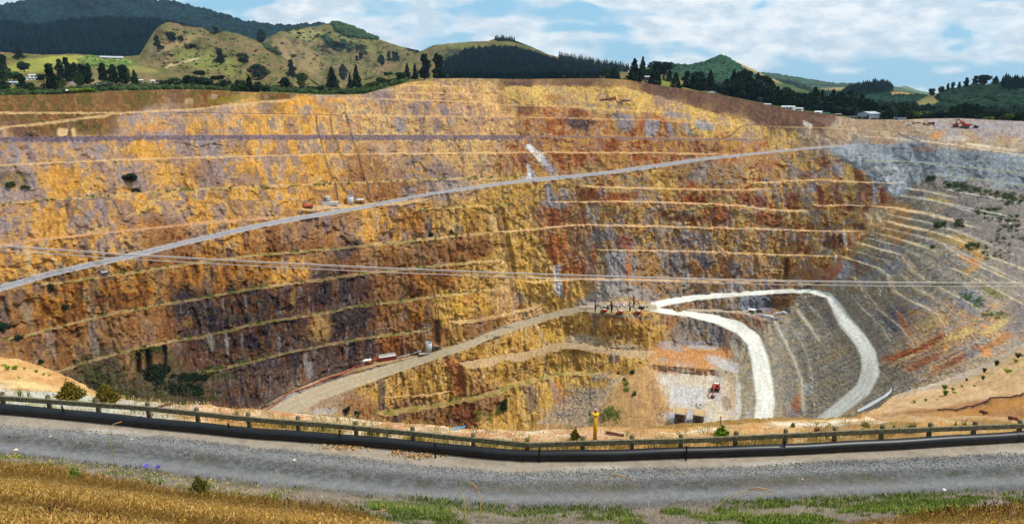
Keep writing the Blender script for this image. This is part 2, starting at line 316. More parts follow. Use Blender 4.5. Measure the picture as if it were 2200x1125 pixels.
for li, (pts, w, wm, kd) in enumerate(LINES):
    p = np.asarray(pts, float)
    if kd[0] != 'r' and kd not in ('thin', 'gtan', 'veg2', 'pale') or kd == 'rubble': w = w * 1.3
    if kd == 'pale': w = w * .78
    steep = kd[0] == 'r' and kd not in ('rubble',) and np.ptp(p[:, 1]) > np.ptp(p[:, 0]) * 0.4
    if steep:
        d, hw, tp = seg_dist([(a, b, w / 2) for a, b in pts], U + wig * 0.6, V)
        k = d < hw
    else:
        c = np.interp(U, p[:, 0], p[:, 1]) + wig * (0.25 if kd in ('thin', 'rubble', 'dark') else 0.8)
        tap = np.clip(np.minimum(U - p[0, 0], p[-1, 0] - U) / 25.0, 0, 1)
        wv = w * (0.45 + 0.6 * vnoise(U / 31, li * 7.1, 3) + .6 * fbm(U / 7, li * 3.3, 4, 2)) * tap
        k = (V >= c) & (V < c + np.maximum(wv, 0)) & (tap > 0)
        BENCH += ((V > c) & (U > p[0, 0]) & (U < p[-1, 0])) * (li + 1)
        below = (V - c); vgrow = np.maximum(vgrow, np.where((below > -5) & (below < w + 4) & (tap > 0), 1, 0) * (1 if 'veg' in kd else 0.25))
    if kd in ('rtan', 'rgrey') and steep: DITCH = np.maximum(DITCH, smooth(hw + 3.0, hw + .5, d) * (d > hw * .8)) if 'DITCH' in globals() else smooth(hw + 3.0, hw + .5, d) * (d > hw * .8)
    FLATW = np.where(k, wm / (w / dV), FLATW); KIND = np.where(k, KN.index(kd), KIND)
ROADM = {}
for poly, kd in ROADS:
    d, hw, tp = seg_dist(poly, U, V)
    ROADM[kd] = np.maximum(ROADM.get(kd, 0), smooth(1.1, 0.9, d / hw + 0.10 * (fbm(U / 9, V / 9, 71, 3) - .5) * 4))
    if kd == 'white': edge_w = (d - hw)
    TAN = np.where(d < hw, 0.10 if kd != 'grey' else 0.02, TAN); FLATW = np.where(d < hw, 0, FLATW)
for poly, t in FLOORS:
    k = inside(poly, U + 4 * (fbm(U / 12, V / 12, 9, 3) - .5), V); TAN = np.where(k, t, TAN); FLATW = np.where(k, 0, FLATW)
step = (V > 783 + (U - 1400) * 0.09) & (V < 794 + (U - 1400) * 0.09) & (U > 1395) & (U < 1545)
TAN = np.where(step, 0.9, TAN)
# integrate each vertical section from the rim down
Rg = np.zeros(U.shape); Rg[0] = rim_r
z = rim_r * rim_m; r = rim_r.copy()
for i in range(1, NR):
    m1 = Mg[i]; T = TAN[i]; fw = FLATW[i]
    r_face = (z - T * r) / (m1 - T)
    r_flat = np.where(z < 0, z / np.minimum(m1, -1e-4), r)
    r_b = np.maximum(r - fw, np.where(z < -1, r_flat, r - fw))
    r = np.where(fw > 0, r_b, r_face); r = np.minimum(r, Rg[i - 1] - 0.02)
    z = r * m1; Rg[i] = r
# ease neighbouring sections into one another (keeps the terraces, removes combing)
def box(a, n, ax):
    pad = [(0, 0), (0, 0)]; pad[ax] = (n + 1, n); c = np.cumsum(np.pad(a, pad, mode='edge'), axis=ax)
    sl = lambda s_: tuple(s_ if k == ax else slice(None) for k in (0, 1))
    return (c[sl(slice(2 * n + 1, None))] - c[sl(slice(None, -2 * n - 1))]) / (2 * n + 1)
macro = box(box(Rg, 26, 0), 26, 0); det = Rg - macro
m_a = box(box(macro, 26, 1), 26, 1); m_b = box(box(box(macro, 42, 1), 42, 1), 42, 1)
kb = np.maximum(smooth(1640, 1860, U), .85 * smooth(690, 750, V) * smooth(1010, 1100, U) * smooth(1700, 1600, U)); macro2 = m_a * (1 - kb) + m_b * kb
d_a = box(det, 2, 1); d_a = np.where(kb > 0.5, box(det, 4, 1), d_a)
Rg = macro2 + d_a
face = smooth(0.25, 0.8, TAN) * (FLATW == 0)
road_any = np.clip(sum(ROADM.values()), 0, 1)
S = PHg * 520.0; Zg = Rg * Mg
rdg = 1 - 2 * np.abs(fbm(S / 5.0, Zg / 14, 24, 4, .6) - .5)
rel = 5.0 * (fbm(S / 26, Zg / 60, 21, 4) - 0.5) + 3.0 * (fbm(S / 7.5, Zg / 22, 22, 4, 0.6) - 0.5) + 3.2 * (fbm(S / 2.4, Zg / 4.2, 23, 3, 0.7) - 0.5) - 2.2 * (rdg - .75)
def cells(a, b, seed):
    return h2(np.floor(a).astype(np.int32), np.floor(b).astype(np.int32), seed)
wa, wb = 2.2 * (fbm(S / 9, Zg / 9, 27, 3) - .5), 2.2 * (fbm(S / 9, Zg / 9, 28, 3) - .5)
blk = 1.6 * (cells(S / 2.6 + wa, Zg / 3.6 + wb, 5) - .5) + 2.4 * (cells(S / 7 + wa, Zg / 7 + wb, 6) - .5) + .9 * (cells(S / 1.3 + wa * 2, Zg / 2.0 + wb * 2, 7) - .5)
rel = rel * .8 + blk * .8
_q2 = U * math.sin(R(27)) + V * math.cos(R(27)); strat = fbm(U / 50, _q2 / 5.0, 25, 3, .6) - .5
isr = smooth(1840, 1930, U - (V - 420) * 0.35) * smooth(385, 430, V); isr = np.where((V > 640) & (U > 1660), 1.0, isr)
rel = rel * (1 - .75 * isr) + isr * (3.0 * strat + 1.6 * (fbm(U / 2.5, V / 2.5, 26, 2, .6) - .5))
rocky = 1 - .25 * isr; face = np.maximum(face, .8 * isr * (FLATW == 0) * (road_any < .1))
amp = (0.16 + 0.84 * face) * rocky * (1 - 0.92 * road_any)
amp *= np.clip(tt[:, None] * 30, 0, 1)
bp_ = rel * amp * (.55 + .45 * smooth(400, 560, V + .08 * (U - 400))) * (1 - .75 * smooth(1240, 1300, U - (V - 860) * -.9) * smooth(770, 800, V) * smooth(1440, 1420, U)) * (1 - .5 * smooth(1140, 1180, U) * smooth(820, 845, V) * smooth(1320, 1300, U))
def scarp(u0, v0, v1, w, depth, lean=0.0):       # a slot or gully cut into the face
    return depth * np.exp(-((U - u0 - lean * (V - v0)) / w) ** 2) * smooth(v0 - 6, v0 + 4, V) * smooth(v1 + 6, v1 - 4, V)
bp_ = bp_ + scarp(296, 760, 800, 5, 9) + scarp(318, 752, 815, 6, 9) + scarp(352, 745, 800, 5, 6) + scarp(1076, 446, 600, 5, 3.5, 0.2) + scarp(938, 690, 735, 6, 4) + scarp(1690, 555, 605, 4, 4)
bp_ -= 5 * np.exp(-(((U - 1270) / 60) ** 2)) * smooth(718, 735, V) * smooth(760, 745, V)
bp_ += 4.0 * np.exp(-((U - 1092) / 4.0) ** 2 - ((V - 738) / 8.0) ** 2)
Rf = Rg + bp_
P_pit = pos(PHg, Mg, Rf)
def surf(u, v):
    ph, m = pm(u, v)
    j = np.clip((ph - PH[0]) / (PH[1] - PH[0]), 0, NC - 1.001); j0 = int(j); fj = j - j0
    def at(jj):
        col = Mg[:, jj]; i = np.interp(-m, -col, np.arange(NR)); i0 = min(int(i), NR - 2); fi = i - i0
        return P_pit[i0, jj] * (1 - fi) + P_pit[i0 + 1, jj] * fi
    p = at(j0) * (1 - fj) + at(j0 + 1) * fj
    return Vector([float(x) for x in p])
for q in ((1300, 640), (1400, 655), (1750, 626), (1870, 800), (1750, 895), (1640, 890), (1460, 895), (1535, 840), (1640, 675), (590, 880), (1000, 742), (0, 618), (1100, 391), (1840, 311), (380, 820), (2000, 700), (2100, 330), (225, 585)):
    s_ = surf(*q); print('SURF', q, [round(x) for x in s_], 'r', round(math.hypot(s_.x, s_.y)))
# ---------------------------------------------------------------- rock zones of the pit (the rock's own colours; cloud shade painted in at lower left)
RAMP = {
 'ochre': [(150, 122, 108), (164, 118, 70), (196, 142, 62), (222, 170, 78), (204, 134, 56), (214, 174, 108), (156, 130, 120)],
 'mauve': [(136, 112, 108), (158, 138, 132), (150, 120, 106), (184, 152, 120), (204, 150, 66), (168, 134, 112), (150, 136, 136)],
 'deep': [(118, 74, 36), (154, 94, 36), (188, 120, 42), (204, 138, 56), (150, 104, 62), (194, 146, 84), (122, 90, 72)],
 'brown': [(132, 84, 48), (152, 98, 56), (170, 116, 60), (150, 112, 78), (184, 136, 86), (138, 106, 90)],
 'slate': [(46, 40, 54), (64, 56, 72), (96, 62, 48), (132, 76, 36), (56, 49, 64), (156, 104, 56), (88, 74, 80), (124, 100, 92)],
 'pale': [(206, 160, 106), (214, 176, 108), (176, 136, 108), (140, 118, 114), (222, 188, 118), (202, 140, 76), (186, 152, 124)],
 'pinkpale': [(218, 170, 120), (230, 184, 118), (200, 140, 90), (190, 150, 118), (236, 190, 110), (170, 130, 112)],
 'rustlime': [(96, 42, 26), (150, 72, 38), (124, 56, 32), (186, 112, 56), (206, 172, 96), (214, 184, 110), (150, 80, 42), (196, 160, 84), (150, 132, 122)],
 'yellow': [(222, 186, 104), (214, 174, 88), (206, 158, 84), (226, 194, 122), (176, 112, 62), (216, 180, 96), (160, 128, 112)],
 'rust': [(122, 58, 32), (164, 88, 42), (140, 72, 38), (186, 118, 62), (204, 156, 88), (146, 122, 116), (156, 92, 58), (190, 140, 74)],
 'goldlow': [(148, 108, 48), (188, 142, 62), (214, 168, 84), (172, 132, 80), (222, 184, 112), (136, 102, 62), (202, 154, 76)],
 'goldpale': [(206, 160, 74), (216, 172, 90), (184, 136, 60), (224, 188, 118), (166, 126, 66), (198, 150, 70)],
 'greymix': [(116, 112, 118), (150, 142, 138), (176, 120, 56), (104, 100, 108), (190, 146, 72), (140, 88, 46), (164, 156, 152)],
 'rgrey': [(138, 132, 124), (164, 154, 134), (184, 160, 116), (106, 104, 104), (174, 146, 102), (146, 138, 126), (174, 168, 158)],
 'rorange': [(162, 152, 140), (186, 116, 68), (214, 184, 124), (164, 90, 54), (152, 146, 142), (206, 158, 92), (220, 192, 136)],
 'rmauve': [(128, 118, 116), (146, 134, 126), (114, 107, 104), (152, 138, 120), (134, 124, 118)],
 'dband': [(88, 60, 48), (106, 74, 60), (96, 68, 58), (122, 86, 58), (84, 64, 56)],
 'bluegrey': [(136, 144, 154), (160, 166, 172), (120, 128, 138), (150, 152, 150), (142, 150, 160)],
 'scrub': [(104, 70, 32), (122, 84, 44), (136, 98, 56), (92, 72, 36), (88, 80, 38), (114, 78, 40)],
 'flatgrey': [(150, 140, 142), (168, 154, 150), (138, 128, 130), (172, 150, 126), (158, 148, 144)],
 'flattan': [(156, 128, 104), (174, 146, 112), (136, 108, 90), (190, 166, 132), (150, 130, 118)],
 'shadescrub': [(66, 58, 48), (92, 76, 60), (72, 74, 42), (110, 90, 66), (80, 64, 58), (88, 86, 52)],
 'soil': [(194, 150, 98), (206, 164, 112), (186, 138, 82), (176, 140, 104), (212, 174, 122)],
 'rubble': [(192, 166, 132), (206, 176, 134), (172, 150, 126), (212, 184, 144), (154, 136, 118)],
 'floor': [(204, 194, 184), (214, 198, 174), (194, 182, 172), (216, 188, 148), (198, 196, 196)],
 'orfloor': [(202, 134, 78), (196, 146, 98), (190, 124, 66), (208, 166, 120)],
 'deepgrey': [(104, 100, 106), (128, 122, 122), (88, 84, 92), (146, 138, 132), (150, 118, 82)],
}
ANC = [  # u, v, zone, reach
 (0, 222, 'scrub', 1), (140, 222, 'scrub', 1), (300, 215, 'scrub', 1), (440, 208, 'scrub', 1), (600, 205, 'scrub', .7), (100, 256, 'scrub', 1), (60, 285, 'dband', .8), (190, 270, 'scrub', .8), (150, 285, 'dband', .6), (720, 208, 'mauve', .5), (820, 200, 'mauve', .5),
 (330, 262, 'mauve', 1), (480, 240, 'mauve', .7), (520, 270, 'ochre', 1), (640, 230, 'ochre', .8), (330, 285, 'mauve', .6), (420, 275, 'ochre', .5), (760, 265, 'pale', 1), (650, 270, 'ochre', 1), (840, 265, 'pale', 1),
 (60, 325, 'mauve', 1.1), (170, 325, 'mauve', 1.1), (300, 318, 'ochre', .9), (420, 318, 'mauve', .8), (560, 312, 'ochre', 1), (700, 312, 'ochre', 1), (840, 312, 'pale', 1), (950, 312, 'pale', 1), (1040, 308, 'pale', 1),
 (40, 390, 'mauve', 1), (150, 385, 'ochre', 1.1), (300, 380, 'mauve', .9), (400, 370, 'ochre', 1), (470, 365, 'mauve', .7), (560, 365, 'ochre', 1), (680, 362, 'ochre', 1), (790, 360, 'brown', 1), (900, 355, 'mauve', 1), (1020, 355, 'pale', 1),
 (20, 480, 'mauve', 1), (120, 460, 'ochre', 1), (200, 450, 'mauve', .7), (300, 445, 'ochre', 1), (420, 440, 'ochre', 1), (560, 430, 'ochre', 1), (700, 420, 'ochre', 1), (840, 415, 'brown', 1), (960, 395, 'mauve', .9), (1060, 390, 'pale', .6),
 (60, 560, 'ochre', .9), (200, 525, 'ochre', 1), (350, 505, 'brown', 1), (480, 488, 'ochre', .8), (150, 640, 'deep', 1), (300, 610, 'deep', 1), (450, 580, 'deep', 1), (600, 520, 'brown', 1), (560, 560, 'deep', .9), (700, 490, 'brown', 1), (800, 490, 'ochre', 1), (900, 475, 'ochre', 1), (1000, 465, 'goldlow', 1),
 (40, 690, 'brown', 1), (100, 680, 'deep', 1), (150, 740, 'brown', 1), (280, 710, 'brown', 1), (350, 700, 'brown', .8), (430, 680, 'slate', 1.2), (540, 660, 'slate', 1.1), (650, 640, 'slate', .9), (620, 580, 'ochre', .8), (740, 620, 'slate', 1), (780, 560, 'brown', .8), (850, 610, 'brown', 1), (760, 530, 'slate', .5), (920, 560, 'brown', 1), (1000, 530, 'brown', .9), (1030, 590, 'goldlow', 1), (940, 590, 'deep', .8),
 (450, 760, 'slate', 1.1), (560, 730, 'slate', 1.2), (640, 720, 'slate', .9), (680, 700, 'brown', .6), (760, 700, 'slate', 1.1), (840, 690, 'brown', .9), (900, 670, 'deep', .8), (960, 660, 'goldpale', .8), (1010, 650, 'goldpale', 1), (1040, 700, 'brown', .8), (700, 780, 'slate', 1), (580, 800, 'slate', 1), (860, 730, 'brown', 1), (900, 720, 'brown', .8), (480, 850, 'slate', 1), (560, 850, 'slate', 1),
 (230, 790, 'shadescrub', 1), (340, 830, 'shadescrub', 1.1), (280, 780, 'brown', .9), (420, 840, 'shadescrub', 1), (240, 840, 'shadescrub', 1), (450, 800, 'shadescrub', .6),
 (900, 182, 'yellow', .7), (960, 192, 'pale', .8), (1040, 195, 'pale', .8), (880, 205, 'pale', .6), (1060, 230, 'pinkpale', .9), (960, 232, 'pale', 1), (1000, 270, 'pale', 1), (1070, 270, 'pinkpale', 1), (900, 232, 'mauve', .6),
 (1120, 176, 'dband', .8), (1250, 174, 'dband', 1), (1390, 190, 'dband', 1), (1480, 206, 'dband', 1), (1440, 200, 'dband', .8), (1560, 222, 'dband', 1), (1640, 245, 'dband', 1), (1700, 250, 'dband', 1.1), (1760, 262, 'dband', 1), (1540, 238, 'dband', .7), (1660, 262, 'dband', .6), (1810, 265, 'flattan', .8), (1840, 270, 'flattan', 1),
 (1150, 200, 'yellow', .9), (1110, 215, 'yellow', .8), (1250, 205, 'yellow', 1), (1360, 210, 'yellow', 1.1), (1440, 228, 'yellow', 1), (1300, 225, 'yellow', .8), (1540, 252, 'yellow', 1.1), (1610, 275, 'yellow', 1), (1600, 290, 'yellow', .8), (1180, 240, 'rust', .7), (1250, 250, 'rust', .8), (1400, 245, 'rust', .6),
 (1150, 270, 'rust', 1), (1230, 270, 'rust', .9), (1320, 275, 'rust', 1), (1420, 275, 'rust', 1), (1500, 275, 'yellow', .8), (1690, 300, 'yellow', .8), (1740, 300, 'flattan', 1), (1800, 295, 'flattan', 1),
 (1120, 340, 'rust', .9), (1180, 310, 'rust', 1), (1280, 310, 'rust', 1.1), (1380, 315, 'rust', 1.1), (1480, 315, 'rust', 1), (1560, 310, 'rust', 1), (1220, 350, 'rust', 1), (1330, 345, 'rust', 1), (1430, 340, 'rust', .9), (1620, 310, 'rust', .7),
 (1500, 370, 'greymix', .8), (1420, 385, 'goldpale', .8), (1360, 385, 'rustlime', .9), (1560, 385, 'greymix', .8), (1640, 360, 'rust', .9), (1700, 350, 'rustlime', 1.1), (1620, 380, 'rustlime', 1), (1780, 355, 'rustlime', 1.1), (1840, 375, 'rustlime', 1), (1200, 400, 'goldlow', .8), (1260, 390, 'rustlime', .8),
 (1130, 410, 'goldlow', 1), (1080, 415, 'goldlow', 1), (1200, 415, 'greymix', .9), (1280, 418, 'rust', 1), (1380, 418, 'rustlime', 1), (1480, 420, 'rust', 1), (1560, 420, 'rust', .9), (1640, 420, 'rustlime', 1), (1720, 415, 'rustlime', 1.2), (1800, 415, 'rustlime', 1.2), (1880, 415, 'rustlime', 1),
 (1110, 465, 'goldlow', 1), (1060, 470, 'goldlow', .8), (1180, 460, 'rust', .9), (1280, 460, 'rustlime', 1), (1400, 462, 'rustlime', 1), (1500, 465, 'rustlime', 1), (1600, 465, 'rustlime', 1), (1700, 470, 'rustlime', 1.1), (1790, 470, 'rustlime', 1.1), (1880, 470, 'pale', .7),
 (1130, 530, 'goldpale', 1), (1200, 520, 'rust', .9), (1290, 510, 'greymix', 1), (1380, 510, 'rustlime', 1), (1480, 515, 'greymix', .9), (1580, 515, 'rustlime', 1), (1680, 520, 'rustlime', 1), (1770, 520, 'rustlime', 1.1), (1830, 520, 'rustlime', .8), (1840, 505, 'pale', .4),
 (1140, 570, 'goldpale', 1), (1230, 565, 'rust', .9), (1320, 565, 'greymix', 1), (1420, 565, 'greymix', 1), (1520, 570, 'rustlime', .9), (1600, 570, 'greymix', .8), (1680, 570, 'rustlime', 1), (1760, 570, 'rustlime', 1), (1480, 580, 'greymix', .8), (1620, 612, 'greymix', .8), (1500, 618, 'greymix', 1), (1700, 612, 'greymix', .7),
 (1140, 630, 'goldpale', 1), (1190, 640, 'goldpale', .9), (1090, 640, 'pale', .7), (1250, 620, 'goldpale', .6), (1280, 640, 'rubble', .8), (1130, 680, 'pale', .8), (1450, 620, 'greymix', .7),
 (830, 830, 'goldlow', 1), (930, 800, 'goldlow', 1), (1020, 770, 'goldlow', 1), (1100, 735, 'goldpale', 1), (1170, 715, 'goldlow', 1), (1230, 700, 'goldlow', 1), (1320, 700, 'goldlow', 1.1), (1390, 710, 'goldlow', 1), (1450, 700, 'greymix', .8), (1500, 710, 'deepgrey', .9), (1550, 710, 'deepgrey', .8), (1150, 780, 'goldlow', 1), (1060, 800, 'goldlow', 1), (950, 840, 'goldlow', 1), (1240, 770, 'goldlow', 1.1), (1350, 775, 'goldlow', 1.1), (1250, 735, 'rubble', .9), (1340, 745, 'rubble', .8),
 (870, 900, 'brown', 1), (960, 880, 'brown', 1), (1060, 860, 'brown', 1), (1120, 850, 'goldlow', 1), (1190, 840, 'goldpale', 1), (1100, 900, 'goldlow', 1), (1250, 820, 'goldpale', .9), (1290, 820, 'goldlow', 1), (1230, 870, 'rubble', 1.1), (1270, 855, 'rubble', 1), (1200, 895, 'soil', .8), (1320, 860, 'soil', 1.1), (1370, 820, 'soil', 1), (1400, 850, 'soil', 1), (1330, 900, 'soil', 1), (1400, 900, 'soil', .9), (1405, 780, 'soil', .6),
 (640, 880, 'flattan', 1), (720, 870, 'flattan', 1), (760, 880, 'brown', .8), (1490, 840, 'floor', 1.2), (1450, 820, 'floor', 1), (1480, 890, 'floor', 1), (1560, 880, 'floor', .9), (1540, 820, 'floor', .7), (1500, 768, 'orfloor', .9), (1440, 765, 'orfloor', .7), (1560, 765, 'orfloor', .5),
 (1580, 740, 'rgrey', .8), (1600, 800, 'rgrey', .9), (1600, 880, 'rgrey', .9), (1590, 695, 'brown', .6), (1630, 650, 'bluegrey', .7), (1680, 645, 'brown', .8), (1730, 650, 'rgrey', .9), (1720, 720, 'rgrey', 1), (1780, 740, 'rgrey', 1), (1700, 800, 'rgrey', 1), (1780, 820, 'rgrey', 1), (1700, 870, 'rgrey', 1), (1740, 690, 'rgrey', 1),
 (1850, 330, 'bluegrey', 1.2), (1960, 330, 'bluegrey', 1.1), (2080, 350, 'bluegrey', 1.1), (2180, 360, 'bluegrey', 1.2), (1900, 365, 'bluegrey', 1.1), (1960, 365, 'bluegrey', .9), (1920, 395, 'bluegrey', .8), (2060, 375, 'bluegrey', .8), (2180, 390, 'bluegrey', .9),
 (1900, 300, 'flattan', 1), (1980, 290, 'flattan', 1), (2080, 305, 'flattan', 1), (2170, 310, 'flattan', 1), (1930, 275, 'flattan', .8), (2020, 265, 'flatgrey', 1), (2120, 272, 'flatgrey', 1), (2190, 285, 'flatgrey', 1.1),
 (1980, 400, 'rmauve', 1), (2080, 410, 'rmauve', 1), (2170, 430, 'rmauve', 1.1), (2060, 450, 'rmauve', 1), (2150, 480, 'rmauve', 1.1), (2190, 540, 'rmauve', 1), (1960, 425, 'rgrey', .9), (2010, 440, 'rgrey', 1), (1930, 455, 'soil', .5), (1920, 500, 'soil', .5), (2000, 500, 'rgrey', 1), (1960, 540, 'rgrey', .9), (2080, 540, 'rgrey', 1), (2050, 590, 'rgrey', 1), (1880, 545, 'rgrey', 1), (1850, 575, 'deepgrey', .6),
 (1900, 590, 'rgrey', 1), (1960, 620, 'rgrey', 1), (2140, 600, 'rgrey', 1), (1870, 640, 'rgrey', 1), (1840, 620, 'rgrey', .9), (1980, 690, 'rorange', 1), (1920, 690, 'deepgrey', .8), (2080, 640, 'bluegrey', .5), (2100, 680, 'rorange', 1), (2180, 680, 'rmauve', .8), (1880, 720, 'rgrey', 1), (1960, 770, 'rorange', 1.1), (2050, 740, 'rorange', 1.1), (2130, 720, 'rorange', 1), (1930, 800, 'rgrey', .8), (2000, 810, 'rubble', .8), (2100, 770, 'rubble', .5), (1890, 850, 'rgrey', .9), (1830, 890, 'rubble', .7), (1640, 235, 'dband', .5)]
wu = U + 56 * (fbm(U / 60, V / 60, 41, 4) - .5) + 14 * (fbm(U / 9, V / 16, 43, 3) - .5)
wv_ = V + 26 * (fbm(U / 60, V / 45, 42, 4) - .5) + 8 * (fbm(U / 9, V / 9, 44, 2) - .5)
zw = {}
for (a, b, zn, reach) in ANC:
    d2 = (((wu - a) / 1.25) ** 2 + (wv_ - b) ** 2) / (reach * reach)
    w = 1.0 / (d2 + 30.0) ** 2.6
    zw[zn] = zw.get(zn, 0) + w
tot = sum(zw.values())
bsh = BENCH * 13.37
right_side = smooth(1850, 1930, U + (V - 420) * 0.35 * -1 + 0) * smooth(385, 430, V)
right_side = np.where((V > 640) & (U > 1660), 1.0, right_side) * smooth(1590, 1680, U)
lean = 0.16 * (U < 1300) * (V < 430)
uu = U - lean * V
nv = 0.72 * fbm(uu / 30 + bsh, V / 52 + bsh, 51, 4, .5) + 0.20 * fbm(uu / 5 + bsh, V / 26 + bsh, 52, 3, .55) + 0.22 * fbm(U / 11, V / 10, 53, 4, .55)
sa, ca = math.sin(R(27)), math.cos(R(27))               # strata of the right-hand wall dip this way
q1, q2 = U * ca - V * sa, U * sa + V * ca
ns = 0.5 * fbm(q1 / 60, q2 / 5.0, 54, 4, .55) + 0.25 * fbm(q1 / 22, q2 / 2.2, 55, 3, .6) + .25 * fbm(U / 14, V / 10, 56, 4, .55)
nv = nv * (1 - right_side) + ns * right_side
iso = 0.40 * fbm(U / 24, V / 17, 58, 3, .5) + 0.34 * (1 - 1.6 * np.abs(fbm(U / 8, V / 7, 59, 4, .6) - .5)) + .26 * fbm(U / 4, V / 5, 60, 3, .6)
wi = np.clip((zw['rustlime'] + zw['yellow'] + .5 * zw['rust'] + .5 * zw['greymix']) / tot, 0, 1) * .8; nv = nv * (1 - wi) + iso * wi
flatn = fbm(U / 22, V / 5, 57, 4, .55)
nv = np.where(TAN < 0.3, 0.5 * nv + 0.5 * flatn, nv)
nn = np.clip((nv - np.mean(nv)) / (np.std(nv) * 3.3) + 0.5, 0, 0.9999)
pick = 0.5 + 0.5 * np.tanh((nn - 0.5) * (2.4 + 1.6 * np.maximum(right_side, wi))) / math.tanh(1.2); pick = np.clip(pick, 0, 1)
colr = np.zeros(U.shape + (3,))
for zn, w in zw.items():
    rc = np.array([lin(c) for c in RAMP[zn]]); k = len(rc)
    rc = rc * .84 + rc.mean(0) * .16
    x = pick * (k - 1); i0 = np.clip(x.astype(int), 0, k - 2); f = smooth(0.1, 0.9, x - i0)[..., None]
    colr += (w / tot)[..., None] * (rc[i0] * (1 - f) + rc[i0 + 1] * f)
def zcol(zn):
    rc = np.array([lin(c) for c in RAMP[zn]]); k = len(rc); rc = rc * .8 + rc.mean(0) * .2; x = pick * (k - 1); i0 = np.clip(x.astype(int), 0, k - 2); f = smooth(0.1, 0.9, x - i0)[..., None]
    return rc[i0] * (1 - f) + rc[i0 + 1] * f
for zn, poly, s_ in (('yellow', [(1085, 186), (1200, 185), (1340, 190), (1400, 203), (1480, 228), (1520, 240), (1600, 262), (1640, 282), (1645, 300), (1590, 298), (1520, 266), (1440, 254), (1380, 240), (1300, 242), (1200, 228), (1110, 232), (1075, 212)], .8), ('pinkpale', [(870, 182), (1060, 184), (1095, 230), (1110, 290), (1000, 290), (870, 215)], .5), ('mauve', [(255, 250), (560, 222), (620, 216), (560, 240), (420, 262), (380, 290), (255, 290)], .6),('bluegrey', [(1778, 316), (1840, 310), (1930, 309), (2000, 318), (2100, 327), (2240, 338), (2240, 400), (2100, 384), (2005, 376), (1985, 379), (1965, 395), (1945, 420), (1912, 420), (1905, 395), (1875, 392), (1868, 374), (1845, 365), (1820, 350), (1800, 338)], .92),
                    ('soil', [(1425, 758), (1395, 775), (1340, 830), (1300, 870), (1262, 920), (1446, 920), (1446, 880), (1412, 840), (1400, 785)], .9), ('rubble', [(1290, 822), (1345, 806), (1300, 862), (1262, 910), (1150, 910), (1190, 880), (1225, 850)], .9),
                    ('goldlow', [(1110, 765), (1180, 750), (1300, 752), (1370, 765), (1340, 798), (1200, 792), (1120, 815)], .85), ('goldlow', [(1250, 680), (1330, 682), (1430, 700), (1425, 740), (1330, 738), (1270, 718), (1230, 712), (1180, 735), (1120, 755), (1110, 715)], .85), ('goldpale', [(1120, 822), (1200, 808), (1300, 808), (1310, 830), (1260, 838), (1200, 860), (1150, 890), (1110, 880)], .8),
                    ('deepgrey', [(1490, 682), (1560, 695), (1600, 730), (1560, 747), (1440, 738), (1452, 700)], .7), ('rgrey', [(1655, 700), (1690, 690), (1760, 640), (1790, 660), (1850, 760), (1860, 800), (1760, 900), (1670, 910), (1668, 800), (1640, 730)], .8)):
    wk = smooth(.4, .6, inside(poly, U + 14 * (fbm(U / 9, V / 9, 64, 3) - .5), V + 10 * (fbm(U / 9, V / 9, 65, 3) - .5)) * 1.0)[..., None] * s_
    colr = colr * (1 - wk) + zcol(zn) * wk
def mixc(mask, c, keep=0.0):
    global colr
    cc = lin(c) * (1 - keep) + colr * keep if keep else lin(c)
    colr = colr * (1 - mask[..., None]) + cc * mask[..., None]
NB1, NB2, NB3 = fbm(U / 5, V / 22, 61, 4, .6) - .5, fbm(U / 7, V / 7, 62, 4, .6) - .5, fbm(U / 24, V / 24, 63, 2) - .5
def window(u, v, ru, rv):
    e_ = 2.2 * max(ru, rv) + 4
    k = np.abs(U - u) < e_
    cs = np.where(k.any(0))[0]; k2 = k & (np.abs(V - v) < e_); rs = np.where(k2.any(1))[0]
    return (slice(rs[0], rs[-1] + 1), slice(cs[0], cs[-1] + 1)) if len(rs) and len(cs) else (slice(0, 1), slice(0, 1))
def patch(u, v, ru, rv, ang, c, s, streak, soft=0.22, warp=0.55):
    W_ = window(u, v, ru, rv); a = R(ang); x, y = U[W_] - u, V[W_] - v
    X_, Y_ = (x * math.cos(a) + y * math.sin(a)) / ru, (-x * math.sin(a) + y * math.cos(a)) / rv
    d = .5 * np.hypot(X_, Y_) + .5 * np.maximum(np.abs(X_), np.abs(Y_))
    k = smooth(1 + soft, 1 - soft, d + warp * (NB1 if streak else NB2)[W_] * 2 + warp * NB3[W_]) * s
    colr[W_] = colr[W_] * (1 - k[..., None]) + (lin(c) * .88 + colr[W_] * .12) * k[..., None]
